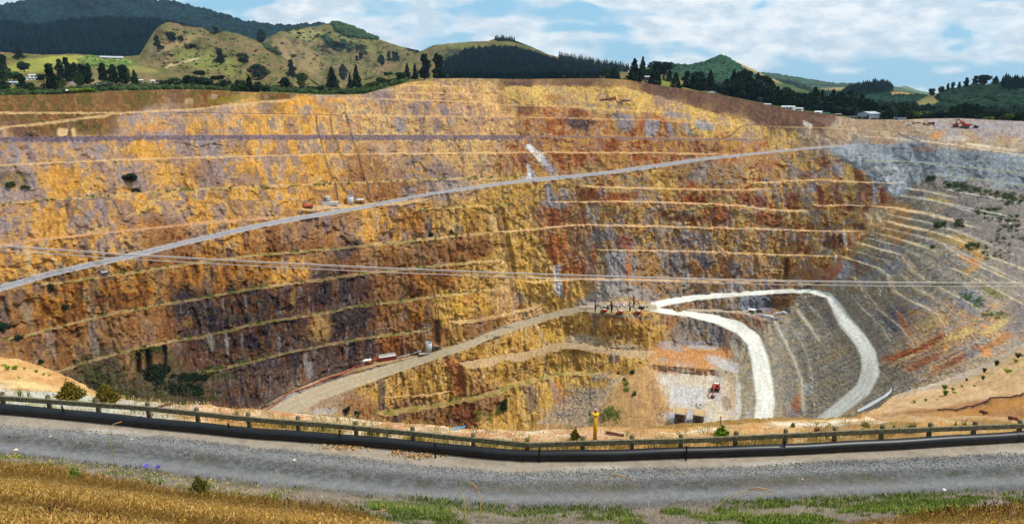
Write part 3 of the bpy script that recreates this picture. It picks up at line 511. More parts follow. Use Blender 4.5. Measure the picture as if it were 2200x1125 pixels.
# smaller patches of distinct rock
for (u, v, ru, rv, an, c, s, st) in [
 (1245, 267, 28, 13, 12, (48, 44, 58), .9, 0), (1228, 258, 14, 10, 0, (70, 60, 72), .6, 0), (1130, 236, 16, 10, 0, (100, 52, 34), .85, 1), (1240, 243, 22, 9, 5, (112, 58, 34), .8, 1), (1190, 210, 18, 6, 0, (150, 92, 52), .6, 0),
 (1345, 262, 16, 18, 8, (140, 136, 140), .85, 1), (1330, 250, 14, 8, 0, (138, 128, 132), .7, 0), (1400, 275, 15, 17, 8, (146, 146, 154), .9, 1), (1440, 278, 7, 18, -16, (142, 140, 148), .8, 1), (1478, 278, 6, 16, -20, (140, 140, 150), .8, 1), (1378, 272, 6, 18, 5, (156, 88, 44), .8, 1), (1512, 270, 26, 9, 5, (150, 152, 160), .9, 0), (1455, 248, 26, 7, 5, (140, 132, 136), .75, 0), (1270, 228, 12, 6, 0, (116, 104, 112), .7, 0),
 (870, 235, 5, 14, -8, (140, 122, 118), .6, 1), (893, 234, 9, 15, -10, (120, 108, 118), .8, 1), (918, 232, 7, 12, -10, (124, 112, 120), .7, 1), (955, 238, 9, 14, -14, (132, 122, 128), .8, 1), (860, 268, 14, 20, -24, (150, 142, 144), .85, 1), (905, 270, 5, 18, -5, (120, 106, 114), .7, 1), (938, 268, 8, 15, -8, (112, 100, 112), .8, 1), (970, 264, 10, 10, -10, (136, 126, 130), .6, 1), (1025, 262, 18, 9, 0, (124, 106, 104), .6, 0),
 (1015, 195, 5, 22, -18, (150, 112, 86), .6, 1), (1048, 205, 9, 24, -18, (236, 190, 120), .6, 1), (1080, 215, 12, 26, -20, (158, 120, 74), .7, 0), (1095, 195, 14, 10, 0, (214, 182, 102), .7, 0),
 (1140, 300, 8, 8, 0, (120, 112, 118), .7, 0), (1140, 318, 9, 6, 40, (240, 238, 234), .95, 0), (1150, 328, 14, 7, 48, (240, 236, 228), .9, 0), (1163, 342, 17, 8, 56, (240, 236, 226), .92, 0), (1172, 352, 8, 6, 50, (214, 208, 200), .8, 0), (1178, 358, 22, 9, 48, (168, 162, 166), .9, 0), (1138, 368, 5, 17, -6, (238, 236, 234), .95, 0), (1142, 374, 8, 8, 0, (232, 230, 228), .8, 0), (1138, 382, 18, 4, 0, (190, 186, 186), .7, 0), (1125, 340, 10, 14, -20, (130, 90, 74), .7, 0),
 (1180, 412, 8, 22, -10, (150, 146, 152), .85, 1), (1212, 415, 8, 16, -10, (164, 160, 164), .8, 1), (1293, 412, 6, 10, 30, (140, 134, 142), .8, 1), (1196, 440, 26, 6, 4, (158, 152, 152), .8, 0), (1265, 418, 20, 14, 0, (136, 62, 30), .7, 1), (1345, 420, 36, 8, -3, (142, 66, 34), .75, 1), (1322, 408, 26, 7, -10, (214, 184, 112), .7, 0),
 (1452, 465, 50, 9, 6, (112, 44, 30), .85, 0), (1540, 465, 26, 18, 8, (132, 56, 30), .75, 1), (1620, 430, 30, 14, 15, (120, 46, 32), .8, 0), (1640, 470, 20, 14, 10, (124, 50, 32), .75, 0), (1545, 455, 3, 22, 0, (204, 112, 32), .9, 1), (1480, 450, 60, 3, -18, (198, 182, 124), .7, 0), (1560, 428, 18, 8, 0, (210, 186, 120), .7, 0),
 (1735, 375, 12, 8, 20, (130, 56, 36), .7, 0), (1770, 350, 18, 10, 20, (122, 50, 32), .7, 0), (1800, 365, 12, 16, 10, (150, 148, 156), .7, 1), (1840, 375, 16, 12, 20, (118, 46, 32), .8, 1), (1700, 360, 5, 28, -24, (160, 140, 132), .7, 1), (1825, 390, 10, 30, 0, (206, 172, 88), .6, 1),
 (1670, 420, 4, 26, 0, (146, 140, 146), .6, 1), (1687, 420, 5, 26, 0, (140, 136, 144), .7, 1), (1745, 402, 12, 12, 10, (150, 148, 156), .85, 1), (1735, 430, 6, 18, -25, (156, 148, 150), .6, 1), (1762, 420, 8, 22, -18, (118, 44, 30), .85, 1), (1700, 425, 16, 14, 10, (124, 48, 30), .8, 0), (1880, 418, 6, 22, 0, (142, 142, 158), .85, 1), (1860, 415, 14, 20, 0, (140, 66, 38), .7, 1), (1898, 420, 8, 20, 0, (122, 46, 30), .8, 1), (1800, 418, 10, 24, -18, (128, 52, 32), .7, 1),
 (1670, 475, 10, 12, 0, (118, 56, 32), .8, 0), (1715, 485, 8, 7, 0, (126, 58, 36), .8, 0), (1740, 485, 10, 8, 0, (120, 54, 34), .75, 0), (1776, 484, 6, 8, 0, (104, 46, 34), .85, 0), (1845, 486, 14, 7, 0, (96, 44, 36), .9, 0), (1860, 455, 9, 13, 0, (122, 54, 36), .8, 1), (1820, 445, 12, 6, 20, (128, 56, 36), .8, 0), (1890, 462, 26, 14, 10, (206, 186, 148), .75, 0),
 (1720, 520, 8, 20, 0, (116, 50, 30), .8, 1), (1683, 520, 5, 24, 0, (92, 40, 26), .85, 1), (1790, 520, 18, 18, 10, (86, 36, 30), .95, 0), (1810, 513, 6, 14, -20, (70, 28, 24), .9, 0), (1815, 510, 4, 16, -14, (224, 214, 200), .9, 1), (1824, 512, 3, 14, -14, (190, 90, 40), .9, 1), (1832, 512, 3, 13, -14, (226, 214, 204), .85, 1), (1840, 505, 5, 10, -10, (140, 46, 32), .8, 0), (1775, 540, 14, 8, 0, (190, 180, 158), .6, 0), (1795, 556, 4, 7, -10, (228, 216, 206), .9, 1), (1803, 556, 3, 7, -10, (190, 96, 50), .8, 1),
 (1735, 535, 6, 9, 0, (110, 44, 26), .8, 0), (1690, 575, 4, 22, 0, (104, 46, 28), .85, 1), (1740, 590, 20, 14, 0, (164, 92, 46), .6, 1), (1665, 590, 26, 8, 0, (196, 146, 70), .6, 1), (1700, 585, 16, 16, 0, (178, 110, 44), .5, 1),
 (1325, 575, 20, 36, 0, (152, 150, 156), .85, 1), (1350, 570, 6, 32, 0, (186, 108, 50), .8, 1), (1360, 575, 5, 30, 0, (150, 146, 152), .5, 1), (1290, 560, 8, 30, 0, (168, 140, 96), .6, 1), (1275, 555, 5, 30, 6, (176, 98, 48), .7, 1), (1455, 565, 24, 26, 10, (112, 112, 122), .8, 0), (1510, 565, 20, 22, 35, (100, 102, 116), .85, 0), (1495, 570, 10, 22, -30, (186, 124, 50), .8, 1), (1560, 575, 14, 24, 0, (140, 78, 38), .5, 1), (1580, 580, 14, 14, 0, (112, 112, 122), .7, 0), (1400, 568, 14, 22, 0, (184, 132, 62), .6, 1), (1640, 510, 6, 24, 0, (120, 112, 120), .7, 1), (1470, 520, 22, 8, 20, (126, 122, 130), .7, 0), (1290, 505, 20, 10, 0, (136, 132, 138), .7, 0), (1345, 520, 18, 14, 30, (146, 62, 34), .75, 0), (1200, 535, 20, 26, 0, (178, 96, 44), .7, 1), (1280, 470, 5, 16, 0, (150, 150, 158), .8, 1), (1265, 455, 5, 14, 0, (170, 168, 170), .7, 1), (1250, 470, 8, 16, 0, (140, 62, 36), .7, 1), (1290, 450, 12, 8, 0, (214, 182, 116), .6, 0), (1220, 450, 8, 14, 0, (150, 70, 34), .5, 1),
 (1196, 580, 7, 12, 10, (204, 200, 206), .85, 1), (1198, 605, 8, 18, -8, (226, 224, 232), .95, 1), (1204, 628, 7, 12, -10, (200, 196, 198), .85, 1), (1214, 618, 4, 18, -8, (200, 112, 60), .8, 1),
 (1330, 622, 52, 14, 6, (168, 158, 152), .97, 0), (1280, 640, 46, 12, -20, (166, 156, 148), .95, 0), (1390, 640, 26, 9, 25, (164, 154, 146), .9, 0), (1310, 605, 26, 7, 0, (140, 132, 130), .8, 0), (1330, 655, 60, 4, 0, (176, 162, 142), .7, 0), (1325, 650, 24, 5, 0, (196, 158, 124), .6, 0),
 (430, 690, 60, 40, -10, (54, 48, 62), .55, 1), (400, 660, 24, 30, 0, (66, 60, 74), .7, 1), (455, 650, 12, 16, -10, (92, 86, 100), .7, 1), (405, 690, 10, 12, 0, (190, 144, 62), .7, 1), (460, 640, 5, 20, -10, (168, 112, 56), .6, 1), (500, 690, 40, 12, -12, (58, 52, 66), .7, 1), (700, 630, 22, 26, 0, (58, 52, 64), .8, 1), (740, 625, 20, 26, 0, (64, 58, 72), .75, 1), (720, 620, 6, 24, 0, (176, 122, 64), .7, 1), (630, 640, 6, 26, 0, (190, 158, 92), .7, 1), (755, 690, 22, 26, 0, (56, 50, 64), .85, 1), (690, 705, 24, 28, 10, (196, 158, 98), .8, 0), (795, 745, 13, 30, 0, (52, 50, 68), .9, 1), (760, 745, 8, 28, 0, (70, 68, 84), .8, 1), (635, 775, 12, 16, 0, (62, 62, 80), .85, 1), (575, 780, 26, 14, -10, (74, 72, 86), .8, 0), (840, 745, 30, 24, 0, (176, 100, 44), .6, 1),
 (665, 795, 9, 18, -6, (206, 200, 196), .8, 1), (655, 770, 5, 12, 0, (200, 194, 190), .7, 1), (487, 735, 4, 26, -6, (214, 208, 204), .85, 1), (452, 735, 5, 20, -10, (190, 182, 180), .75, 1), (520, 735, 3, 20, 0, (180, 170, 170), .6, 1), (745, 740, 4, 24, 0, (190, 176, 164), .7, 1), (600, 740, 3, 30, 0, (176, 160, 156), .6, 1), (868, 680, 4, 14, 0, (196, 186, 178), .7, 1), (430, 775, 40, 14, -10, (128, 74, 36), .6, 1), (640, 840, 60, 8, -22, (168, 164, 166), .75, 1), (850, 780, 60, 7, -12, (92, 90, 98), .85, 1),
 (190, 650, 6, 40, -14, (178, 160, 132), .75, 1), (200, 730, 9, 36, -14, (168, 154, 140), .7, 1), (60, 680, 8, 34, -20, (164, 146, 122), .7, 1), (110, 740, 12, 34, -14, (156, 142, 132), .6, 1), (260, 640, 60, 8, -6, (110, 56, 32), .7, 0), (220, 645, 12, 10, 0, (126, 66, 40), .7, 0), (10, 660, 8, 30, 0, (96, 92, 96), .6, 1),
 (135, 284, 12, 9, 0, (224, 190, 136), .9, 1), (158, 284, 4, 9, -12, (216, 184, 130), .85, 1), (10, 286, 5, 8, -15, (196, 160, 120), .7, 1), (405, 218, 10, 7, 0, (190, 158, 116), .6, 1), (460, 208, 8, 5, 0, (190, 160, 136), .6, 0), (500, 212, 46, 7, -8, (134, 118, 30), .7, 0), (700, 202, 26, 4, -4, (196, 178, 164), .85, 1), (830, 194, 18, 3, 0, (190, 172, 156), .6, 0),
 (640, 218, 40, 8, -6, (214, 150, 56), .8, 0), (720, 215, 20, 7, 0, (208, 150, 62), .7, 0), (330, 275, 36, 8, 0, (206, 136, 46), .7, 1), (300, 318, 38, 10, -6, (212, 156, 62), .75, 0), (130, 385, 50, 22, 0, (206, 144, 46), .5, 1), (365, 375, 26, 22, 10, (218, 164, 74), .7, 0), (680, 350, 40, 24, 0, (200, 140, 44), .5, 1), (420, 372, 22, 16, 10, (150, 104, 72), .6, 0), (590, 365, 4, 26, 0, (186, 130, 60), .4, 1),
 (150, 450, 8, 26, -10, (96, 76, 84), .75, 1), (70, 460, 4, 30, -8, (112, 94, 96), .6, 1), (90, 450, 3, 24, -8, (110, 94, 98), .6, 1), (228, 440, 5, 20, -6, (120, 96, 88), .6, 1), (72, 470, 5, 36, 0, (216, 158, 66), .7, 1), (330, 435, 60, 5, -32, (214, 178, 104), .6, 0), (30, 385, 46, 16, 0, (62, 64, 34), .55, 0), (255, 525, 4, 18, 0, (112, 84, 84), .7, 1),
 (60, 555, 6, 20, 0, (206, 190, 150), .7, 1), (540, 450, 36, 20, 10, (166, 136, 112), .5, 1), (720, 445, 18, 8, 0, (170, 166, 166), .7, 1), (742, 446, 6, 6, 0, (196, 116, 64), .85, 1), (880, 410, 14, 10, 0, (160, 152, 154), .7, 1), (960, 395, 50, 10, -4, (166, 150, 142), .6, 1), (860, 478, 14, 20, 0, (150, 110, 84), .5, 1), (740, 478, 40, 18, 0, (136, 102, 84), .6, 1), (700, 480, 10, 20, 0, (120, 112, 126), .6, 1), (920, 490, 8, 14, 0, (84, 76, 84), .7, 1), (985, 490, 10, 8, 0, (90, 84, 92), .6, 1), (740, 545, 20, 12, 0, (84, 78, 92), .7, 1), (880, 475, 20, 24, 0, (196, 124, 40), .5, 1), (900, 480, 10, 26, -10, (204, 132, 44), .6, 1),
 (985, 645, 8, 30, 14, (224, 172, 68), .8, 1), (1035, 650, 6, 30, -18, (216, 162, 60), .75, 1), (1010, 640, 14, 14, 0, (190, 120, 56), .5, 1), (990, 690, 30, 10, 0, (216, 176, 112), .7, 0), (1080, 590, 14, 40, -14, (222, 184, 122), .7, 0), (1060, 480, 5, 26, -16, (226, 196, 140), .6, 1), (1078, 500, 6, 60, -12, (108, 76, 60), .8, 1), (1096, 590, 4, 50, -6, (104, 74, 60), .7, 1), (1118, 640, 14, 12, 20, (166, 142, 122), .7, 0), (915, 705, 12, 14, -20, (154, 140, 128), .6, 0), (938, 715, 9, 22, 0, (92, 48, 28), .8, 1),
 (985, 815, 14, 40, -6, (136, 62, 30), .85, 1), (970, 780, 12, 14, -30, (184, 108, 70), .7, 0), (1000, 890, 26, 34, -10, (116, 50, 28), .85, 1), (820, 850, 9, 34, 0, (70, 66, 72), .85, 1), (852, 895, 10, 18, 0, (80, 76, 84), .7, 1), (1140, 860, 13, 28, -8, (88, 78, 84), .8, 1), (1130, 830, 12, 8, 0, (96, 84, 86), .7, 0), (1320, 765, 12, 14, 0, (112, 104, 108), .75, 0), (1200, 845, 14, 26, -24, (208, 126, 60), .7, 1), (1190, 835, 8, 22, -20, (158, 150, 150), .5, 1), (1170, 780, 3, 50, -4, (202, 178, 140), .6, 1), (1163, 720, 4, 30, -20, (206, 184, 144), .6, 1), (1190, 720, 24, 14, 10, (214, 168, 62), .5, 1),
 (1345, 685, 50, 4, 8, (176, 116, 48), .7, 0), (1330, 678, 60, 4, 5, (150, 138, 128), .8, 0), (1440, 690, 12, 20, -14, (186, 128, 78), .7, 1), (1280, 690, 8, 18, 10, (150, 138, 124), .7, 1), (1440, 743, 30, 10, 8, (170, 156, 148), .95, 0), (1510, 745, 30, 5, 4, (178, 174, 176), .9, 0), (1500, 735, 40, 5, 0, (150, 146, 152), .7, 0), (1560, 715, 10, 30, 0, (110, 74, 52), .7, 1), (1490, 700, 30, 16, 5, (140, 132, 126), .7, 0), (1425, 772, 12, 4, 0, (160, 152, 150), .8, 0), (1555, 780, 34, 10, 20, (196, 192, 190), .8, 0), (1470, 790, 70, 3, 5, (130, 92, 52), .85, 0), (1430, 797, 26, 6, 5, (160, 104, 78), .7, 0), (1520, 800, 30, 5, 15, (190, 134, 76), .6, 0),
 (1470, 850, 40, 20, 10, (200, 202, 206), .6, 0), (1480, 895, 50, 12, 0, (188, 190, 200), .75, 0), (1540, 890, 18, 22, -10, (218, 200, 164), .7, 0), (1500, 820, 40, 10, 12, (210, 188, 150), .5, 0), (1570, 850, 8, 40, 0, (196, 160, 112), .6, 0), (1586, 860, 6, 50, 0, (206, 202, 192), .7, 0), (1560, 865, 10, 14, -20, (136, 112, 96), .7, 0),
 (1630, 650, 34, 15, 4, (128, 130, 142), .9, 0), (1690, 645, 22, 12, -14, (132, 92, 52), .85, 0), (1715, 630, 8, 4, 0, (120, 78, 36), .7, 0), (1630, 690, 18, 10, 40, (170, 112, 82), .7, 0), (1710, 870, 10, 34, 22, (178, 96, 46), .8, 1), (1702, 888, 8, 12, 20, (146, 144, 156), .8, 0), (1720, 850, 6, 24, -4, (206, 186, 150), .6, 1), (1735, 835, 10, 14, 0, (182, 182, 178), .7, 0), (1800, 760, 20, 10, -30, (186, 158, 110), .6, 0), (1780, 700, 8, 10, 40, (96, 92, 92), .6, 1),
 (1815, 580, 18, 20, 30, (178, 176, 186), .85, 1), (1795, 585, 6, 22, 36, (202, 104, 56), .85, 1), (1780, 590, 14, 16, 30, (170, 110, 82), .8, 1), (1835, 575, 5, 18, 34, (176, 96, 60), .6, 1), (1860, 562, 22, 8, 25, (146, 148, 158), .7, 1), (1880, 590, 26, 8, -30, (142, 142, 150), .7, 0), (1920, 575, 22, 14, -30, (150, 152, 160), .75, 0), (1850, 530, 24, 14, -28, (200, 172, 110), .6, 0), (1930, 455, 26, 8, -20, (206, 158, 104), .75, 0), (1925, 488, 40, 7, -42, (208, 160, 104), .8, 0), (1935, 510, 36, 8, -42, (200, 140, 76), .7, 0), (1915, 535, 26, 12, 20, (152, 152, 158), .6, 0), (2020, 510, 40, 8, 20, (190, 152, 84), .6, 0), (2080, 520, 40, 12, 20, (196, 162, 86), .6, 0), (2090, 545, 30, 14, 25, (206, 150, 66), .7, 0), (2085, 560, 22, 6, 25, (196, 110, 50), .8, 0), (2075, 545, 14, 6, 25, (140, 142, 140), .8, 0), (2085, 580, 20, 7, -20, (204, 146, 66), .8, 0), (2020, 430, 30, 4, 10, (200, 166, 80), .6, 0), (2125, 590, 26, 9, 30, (112, 108, 108), .7, 0),
 (1915, 700, 22, 14, 40, (88, 92, 104), .8, 0), (1985, 655, 30, 14, 20, (164, 164, 168), .6, 0), (2000, 690, 30, 18, -15, (206, 176, 104), .5, 0), (2090, 655, 34, 22, 30, (128, 128, 134), .8, 0), (1945, 700, 6, 30, -28, (206, 124, 58), .7, 0), (1940, 760, 40, 6, -18, (176, 84, 40), .9, 0), (2000, 735, 40, 8, -26, (166, 78, 40), .8, 0), (2060, 720, 40, 8, -24, (210, 180, 110), .8, 0), (2140, 700, 34, 7, -30, (214, 186, 116), .8, 0), (1990, 775, 44, 9, -24, (162, 84, 46), .8, 0), (2050, 775, 60, 6, -28, (136, 62, 36), .85, 0), (2140, 735, 40, 6, -28, (190, 130, 70), .85, 0), (2085, 760, 16, 8, -10, (130, 130, 140), .8, 0), (2033, 750, 6, 14, 0, (226, 160, 100), .85, 0), (2120, 757, 8, 8, 0, (228, 150, 80), .85, 0), (2115, 700, 12, 5, 0, (220, 150, 80), .8, 0), (2010, 790, 10, 10, 0, (214, 160, 96), .7, 0),
 (1965, 300, 40, 8, 0, (152, 148, 150), .6, 1), (2010, 290, 16, 7, -20, (196, 134, 72), .8, 0), (1985, 320, 20, 5, 0, (186, 122, 70), .6, 0), (2100, 312, 26, 3, 6, (226, 206, 170), .85, 0), (2140, 318, 50, 3, 8, (214, 192, 158), .8, 0), (2060, 298, 20, 6, 0, (206, 196, 184), .5, 1), (1735, 268, 10, 5, 30, (206, 192, 176), .8, 0), (1880, 272, 14, 6, -10, (158, 120, 86), .6, 0), (1770, 258, 30, 6, 10, (150, 120, 104), .4, 0), (1700, 275, 20, 4, 0, (120, 108, 68), .6, 0),
 (1890, 345, 50, 14, 5, (196, 198, 202), .6, 0), (1910, 365, 44, 10, 6, (206, 204, 200), .7, 0), (1920, 385, 24, 8, 5, (206, 206, 206), .7, 0), (1923, 405, 14, 10, 10, (204, 206, 210), .85, 0), (1815, 325, 24, 10, 10, (188, 190, 194), .7, 0), (1915, 430, 10, 10, 30, (150, 92, 66), .7, 0),
 (2075, 402, 46, 6, 14, (72, 84, 44), .75, 0), (2160, 420, 40, 6, 14, (92, 98, 60), .6, 0), (2150, 460, 40, 10, 20, (104, 108, 84), .45, 0), (2130, 625, 26, 8, 35, (108, 112, 40), .75, 0), (2145, 675, 20, 6, 10, (106, 110, 60), .6, 0),
 (330, 770, 60, 10, -24, (92, 80, 44), .5, 0), (700, 882, 26, 6, -10, (172, 168, 164), .8, 0)]:
    patch(u, v, ru, rv, an, c, s, bool(st), 0.22, 0.55 if not st else 0.45)
# the wavy upper edge of the yellow face under the dark band
edge = np.interp(U, [1060, 1100, 1200, 1260, 1340, 1400, 1440, 1480, 1520, 1580, 1620, 1640], [182, 184, 183, 186, 187, 201, 214, 226, 238, 244, 262, 280]) + 7 * (fbm(U / 9, V / 200, 81, 3) - .5)
k = smooth(edge + 1, edge - 1, V) * (U > 1085) * (U < 1640); mixc(k * .75, (100, 70, 58), .25)
k = (U > 840) & (U < 1320) & (V < 176); mixc(k * 0.5, (128, 104, 70), .2)
# grey slope at the foot of the walls beside the hauls, faint dust along the roads
for kd, c1, c2 in (('grey', (158, 157, 162), (182, 178, 176)), ('white', (242, 239, 226), (250, 248, 238)), ('tan', (176, 160, 132), (190, 174, 148)), ('tan2', (190, 172, 146), (186, 168, 140))):
    poly = [p for p, k_ in ROADS if k_ == kd]
    mm = ROADM[kd]; dd = 1e9
    for p in poly:
        d, hw, tp = seg_dist(p, U, V)
        rut = 0.5 + 0.5 * np.sin(np.clip(d / hw, 0, 1) * 9.0 + fbm(U / 40, V / 40, 91, 3) * 4) ; m2 = smooth(1.08, 0.85, d / hw)
        mixc(m2 * smooth(.75, 1.0, d / hw) * 0.0, c1)
        halo = smooth(2.2, 1.0, d / hw) * 0.35 * (fbm(U / 8, V / 8, 93, 3) > .42); mixc(halo, (168, 154, 136), .35)
        mixc(m2, c1, .05); mixc(m2 * rut * (0.8 if kd != 'tan' else .35) * fbm(U / 14, V / 14, 94, 3), c2)
        if kd == 'white':
            t_ = fbm(tp * 2.2, d / 2.6, 95, 2, .5); mixc(m2 * smooth(.5, .62, t_) * .5, (196, 190, 170), .2)
            mixc(smooth(1.0, .9, d / hw) * smooth(.72, .92, d / hw) * .45, (196, 190, 166))
        if kd == 'tan': mixc(m2 * smooth(.1, .3, d / hw) * smooth(.55, .35, d / hw) * .25, (160, 142, 114))
        if kd == 'grey': mixc(m2 * smooth(.45, .15, d / hw) * .55, (142, 140, 150)); mixc(m2 * smooth(.8, .95, d / hw) * smooth(1.05, .95, d / hw) * .7, (196, 190, 182))
# bench treads
bn = fbm(U / 11, V / 5, 101, 3, .6)
for kd, c in (('tan', (206, 168, 118)), ('thin', (204, 160, 112)), ('rubble', (74, 60, 74)), ('dark', (112, 98, 94)), ('tanveg', (196, 160, 106)), ('pink', (196, 148, 110)), ('pale', (224, 184, 138)), ('veg', (190, 158, 110)), ('gtan', (188, 160, 126)), ('veg2', (190, 158, 100)),
              ('rtan', (206, 182, 146)), ('rgrey', (186, 180, 168)), ('rveg', (132, 130, 92)), ('rpale', (186, 178, 162))):
    k = (KIND == KN.index(kd)) * (1 - np.clip(ROADM['grey'] + ROADM['white'] + ROADM['tan'], 0, 1))
    mixc(k * ((0.38 if kd in ('pale', 'rtan', 'rgrey', 'thin') else .62) + (0.6 if kd in ('pale', 'rtan', 'rgrey', 'thin') else .36) * smooth(.36, .56, fbm(U / 6, V / 4, 102, 3, .6)) if kd not in ('rubble', 'dark') else .95) * (1.0 if kd != 'thin' else .8), c, .15)
    if 'veg' in kd: mixc(k * smooth(.52, .62, fbm(U / 14, V / 6, 103, 3)) * .8, (112, 116, 44), .2)
k = KIND == KN.index('rubble'); mixc(k * smooth(.5, .6, fbm(U / 2.4, V / 2.4, 104, 2)) * .7, (128, 112, 124))
mixc(DITCH * .45, (96, 84, 74), .2)
# growth on the faces below the benches of the lower walls, dark joints and loose stones
mixc(smooth(.60, .70, fbm(U / 10, V / 7, 105, 4, .6)) * .55 * (V > 560) * (V < 860) * (U < 620), (98, 98, 44), .2)
jb = np.minimum(np.abs(fbm(U / 6 + wa * 2, V / 8 + wb * 2, 131, 3, .55) - .5), np.abs(fbm(U / 5 - V / 9, V / 7 + U / 16, 132, 3, .55) - .5) * 1.2)
mixc(smooth(.035, .0, jb) * face * .5, (66, 50, 44), .35)
fc = fbm(U / 3.0 + wa, V / 3.6 + wb, 133, 2, .6); mixc(smooth(.60, .68, fc) * face * .2, (222, 200, 160), .55)
jn = np.abs(fbm(uu / 7 + bsh, V / 60 + bsh, 106, 3) - .5)
mixc(smooth(.030, .0, jn) * face * .38 * rocky, (80, 58, 48), .3)
sp_ = fbm(U / 2.6, V / 2.6, 107, 2, .7); sp_ = .5 + (sp_ - .5) * (1 - .85 * np.clip((zw['scrub'] + zw['dband']) / tot, 0, 1)); fine_ = .5 * fbm(U / 2.0, V / 2.6, 121, 3, .75) + .5 * fbm(uu / 1.7 + bsh, V / 9 + bsh, 122, 3, .7)
mixc(smooth(.66, .76, sp_) * .2, (220, 198, 160), .5); mixc(smooth(.34, .24, sp_) * .36, (72, 54, 44), .4)
mixc(smooth(.62, .7, fbm(U / 1.6, V / 1.6, 108, 2)) * smooth(1.3, .7, np.hypot((U - 1240) / 60, (V - 868) / 44) + NB2), (110, 108, 112))
mixc(smooth(.68, .76, fbm(U / 3.2 + bsh, V / 22 + bsh, 109, 3)) * .35 * face * zw['slate'] / tot, (206, 196, 190))
vv = colr.mean(-1, keepdims=True); colr = np.clip(vv + (colr - vv) * 1.03, 0.012, 0.95)
dk = (zw['slate'] * .46 + zw['deep'] * .14 + zw['brown'] * .20 * (V > 520) + zw['shadescrub'] * .25) / tot; colr *= (1 - np.clip(dk, 0, .6) * (1 - np.clip(ROADM['grey'] + ROADM['tan'], 0, 1)))[..., None]  # deepens the lower-left rock zones: cloud shade put into their colour
colr *= (1 + (np.clip(.30 + 1.36 * fine_, .42, 1.5) - 1) * (1 - .75 * road_any))[..., None] * (0.74 + 0.16 * fbm(U / 3.0, V / 3.5, 110, 3, .7))[..., None]
m_pit = mat_attr('pit_rock', scales=((0.55, 0.16), (2.4, 0.14)), bump=(0.7, 0.5, 0.7), zscale=0.6)
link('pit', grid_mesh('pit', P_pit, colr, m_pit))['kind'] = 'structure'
# ---------------------------------------------------------------- countryside and hills beyond the rim
def merge_instances(T_v, T_f, P, S, rot, tilt=None):
    """many copies of one small template written into one mesh; S is (n,3)"""
    n, k = len(P), len(T_v)
    c, s = np.cos(rot)[:, None], np.sin(rot)[:, None]
    v = T_v[None] * S[:, None, :]
    x = v[..., 0] * c - v[..., 1] * s; y = v[..., 0] * s + v[..., 1] * c
    vv = np.stack([x, y, v[..., 2]], -1) + P[:, None, :]
    ff = T_f[None] + (np.arange(n) * k)[:, None, None]
    return vv.reshape(-1, 3), ff.reshape(-1, T_f.shape[1])
def tmpl_conifer(seed, sides=7, tiers=4):
    g = np.random.RandomState(seed); v = []; f = []
    for t in range(tiers):
        z0 = t / tiers * 0.86; z1 = min(1.0, z0 + 0.42); r0 = 0.5 * (1 - z0 * 0.92); b = len(v)
        for k in range(sides):
            a = 2 * math.pi * (k + g.rand() * .5) / sides; rr = r0 * (0.65 + 0.6 * g.rand())
            v.append((rr * math.cos(a), rr * math.sin(a), z0 + 0.08 * g.rand()))
        v.append((0.04 * (g.rand() - .5), 0.04 * (g.rand() - .5), z1))
        f += [(b + k, b + (k + 1) % sides, b + sides) for k in range(sides)]
    return np.array(v), np.array(f)
def tmpl_clump(seed, sub=1):
    bm = bmesh.new(); bmesh.ops.create_icosphere(bm, subdivisions=sub, radius=0.5); g = np.random.RandomState(seed)
    v = np.array([list(x.co * (0.72 + 0.56 * g.rand())) for x in bm.verts]); bm.verts.index_update(); f = np.array([[x.index for x in q.verts] for q in bm.faces]); bm.free()
    v[:, 2] += 0.32
    return v, f
m_leaf = mat_attr('foliage', scales=((0.9, 0.25),), rough=0.9, spec=0.1)
m_farleaf = mat_attr('far_foliage', scales=((0.05, 0.18),), rough=1.0, spec=0.0)
m_hill = mat_attr('hill_pasture', scales=((0.012, 0.14), (0.06, 0.14)), rough=1.0, spec=0.0, bump=(0.5, 6.0, 0.03))
HILLS = []
PH2 = np.linspace(-0.80, 0.80, 720)
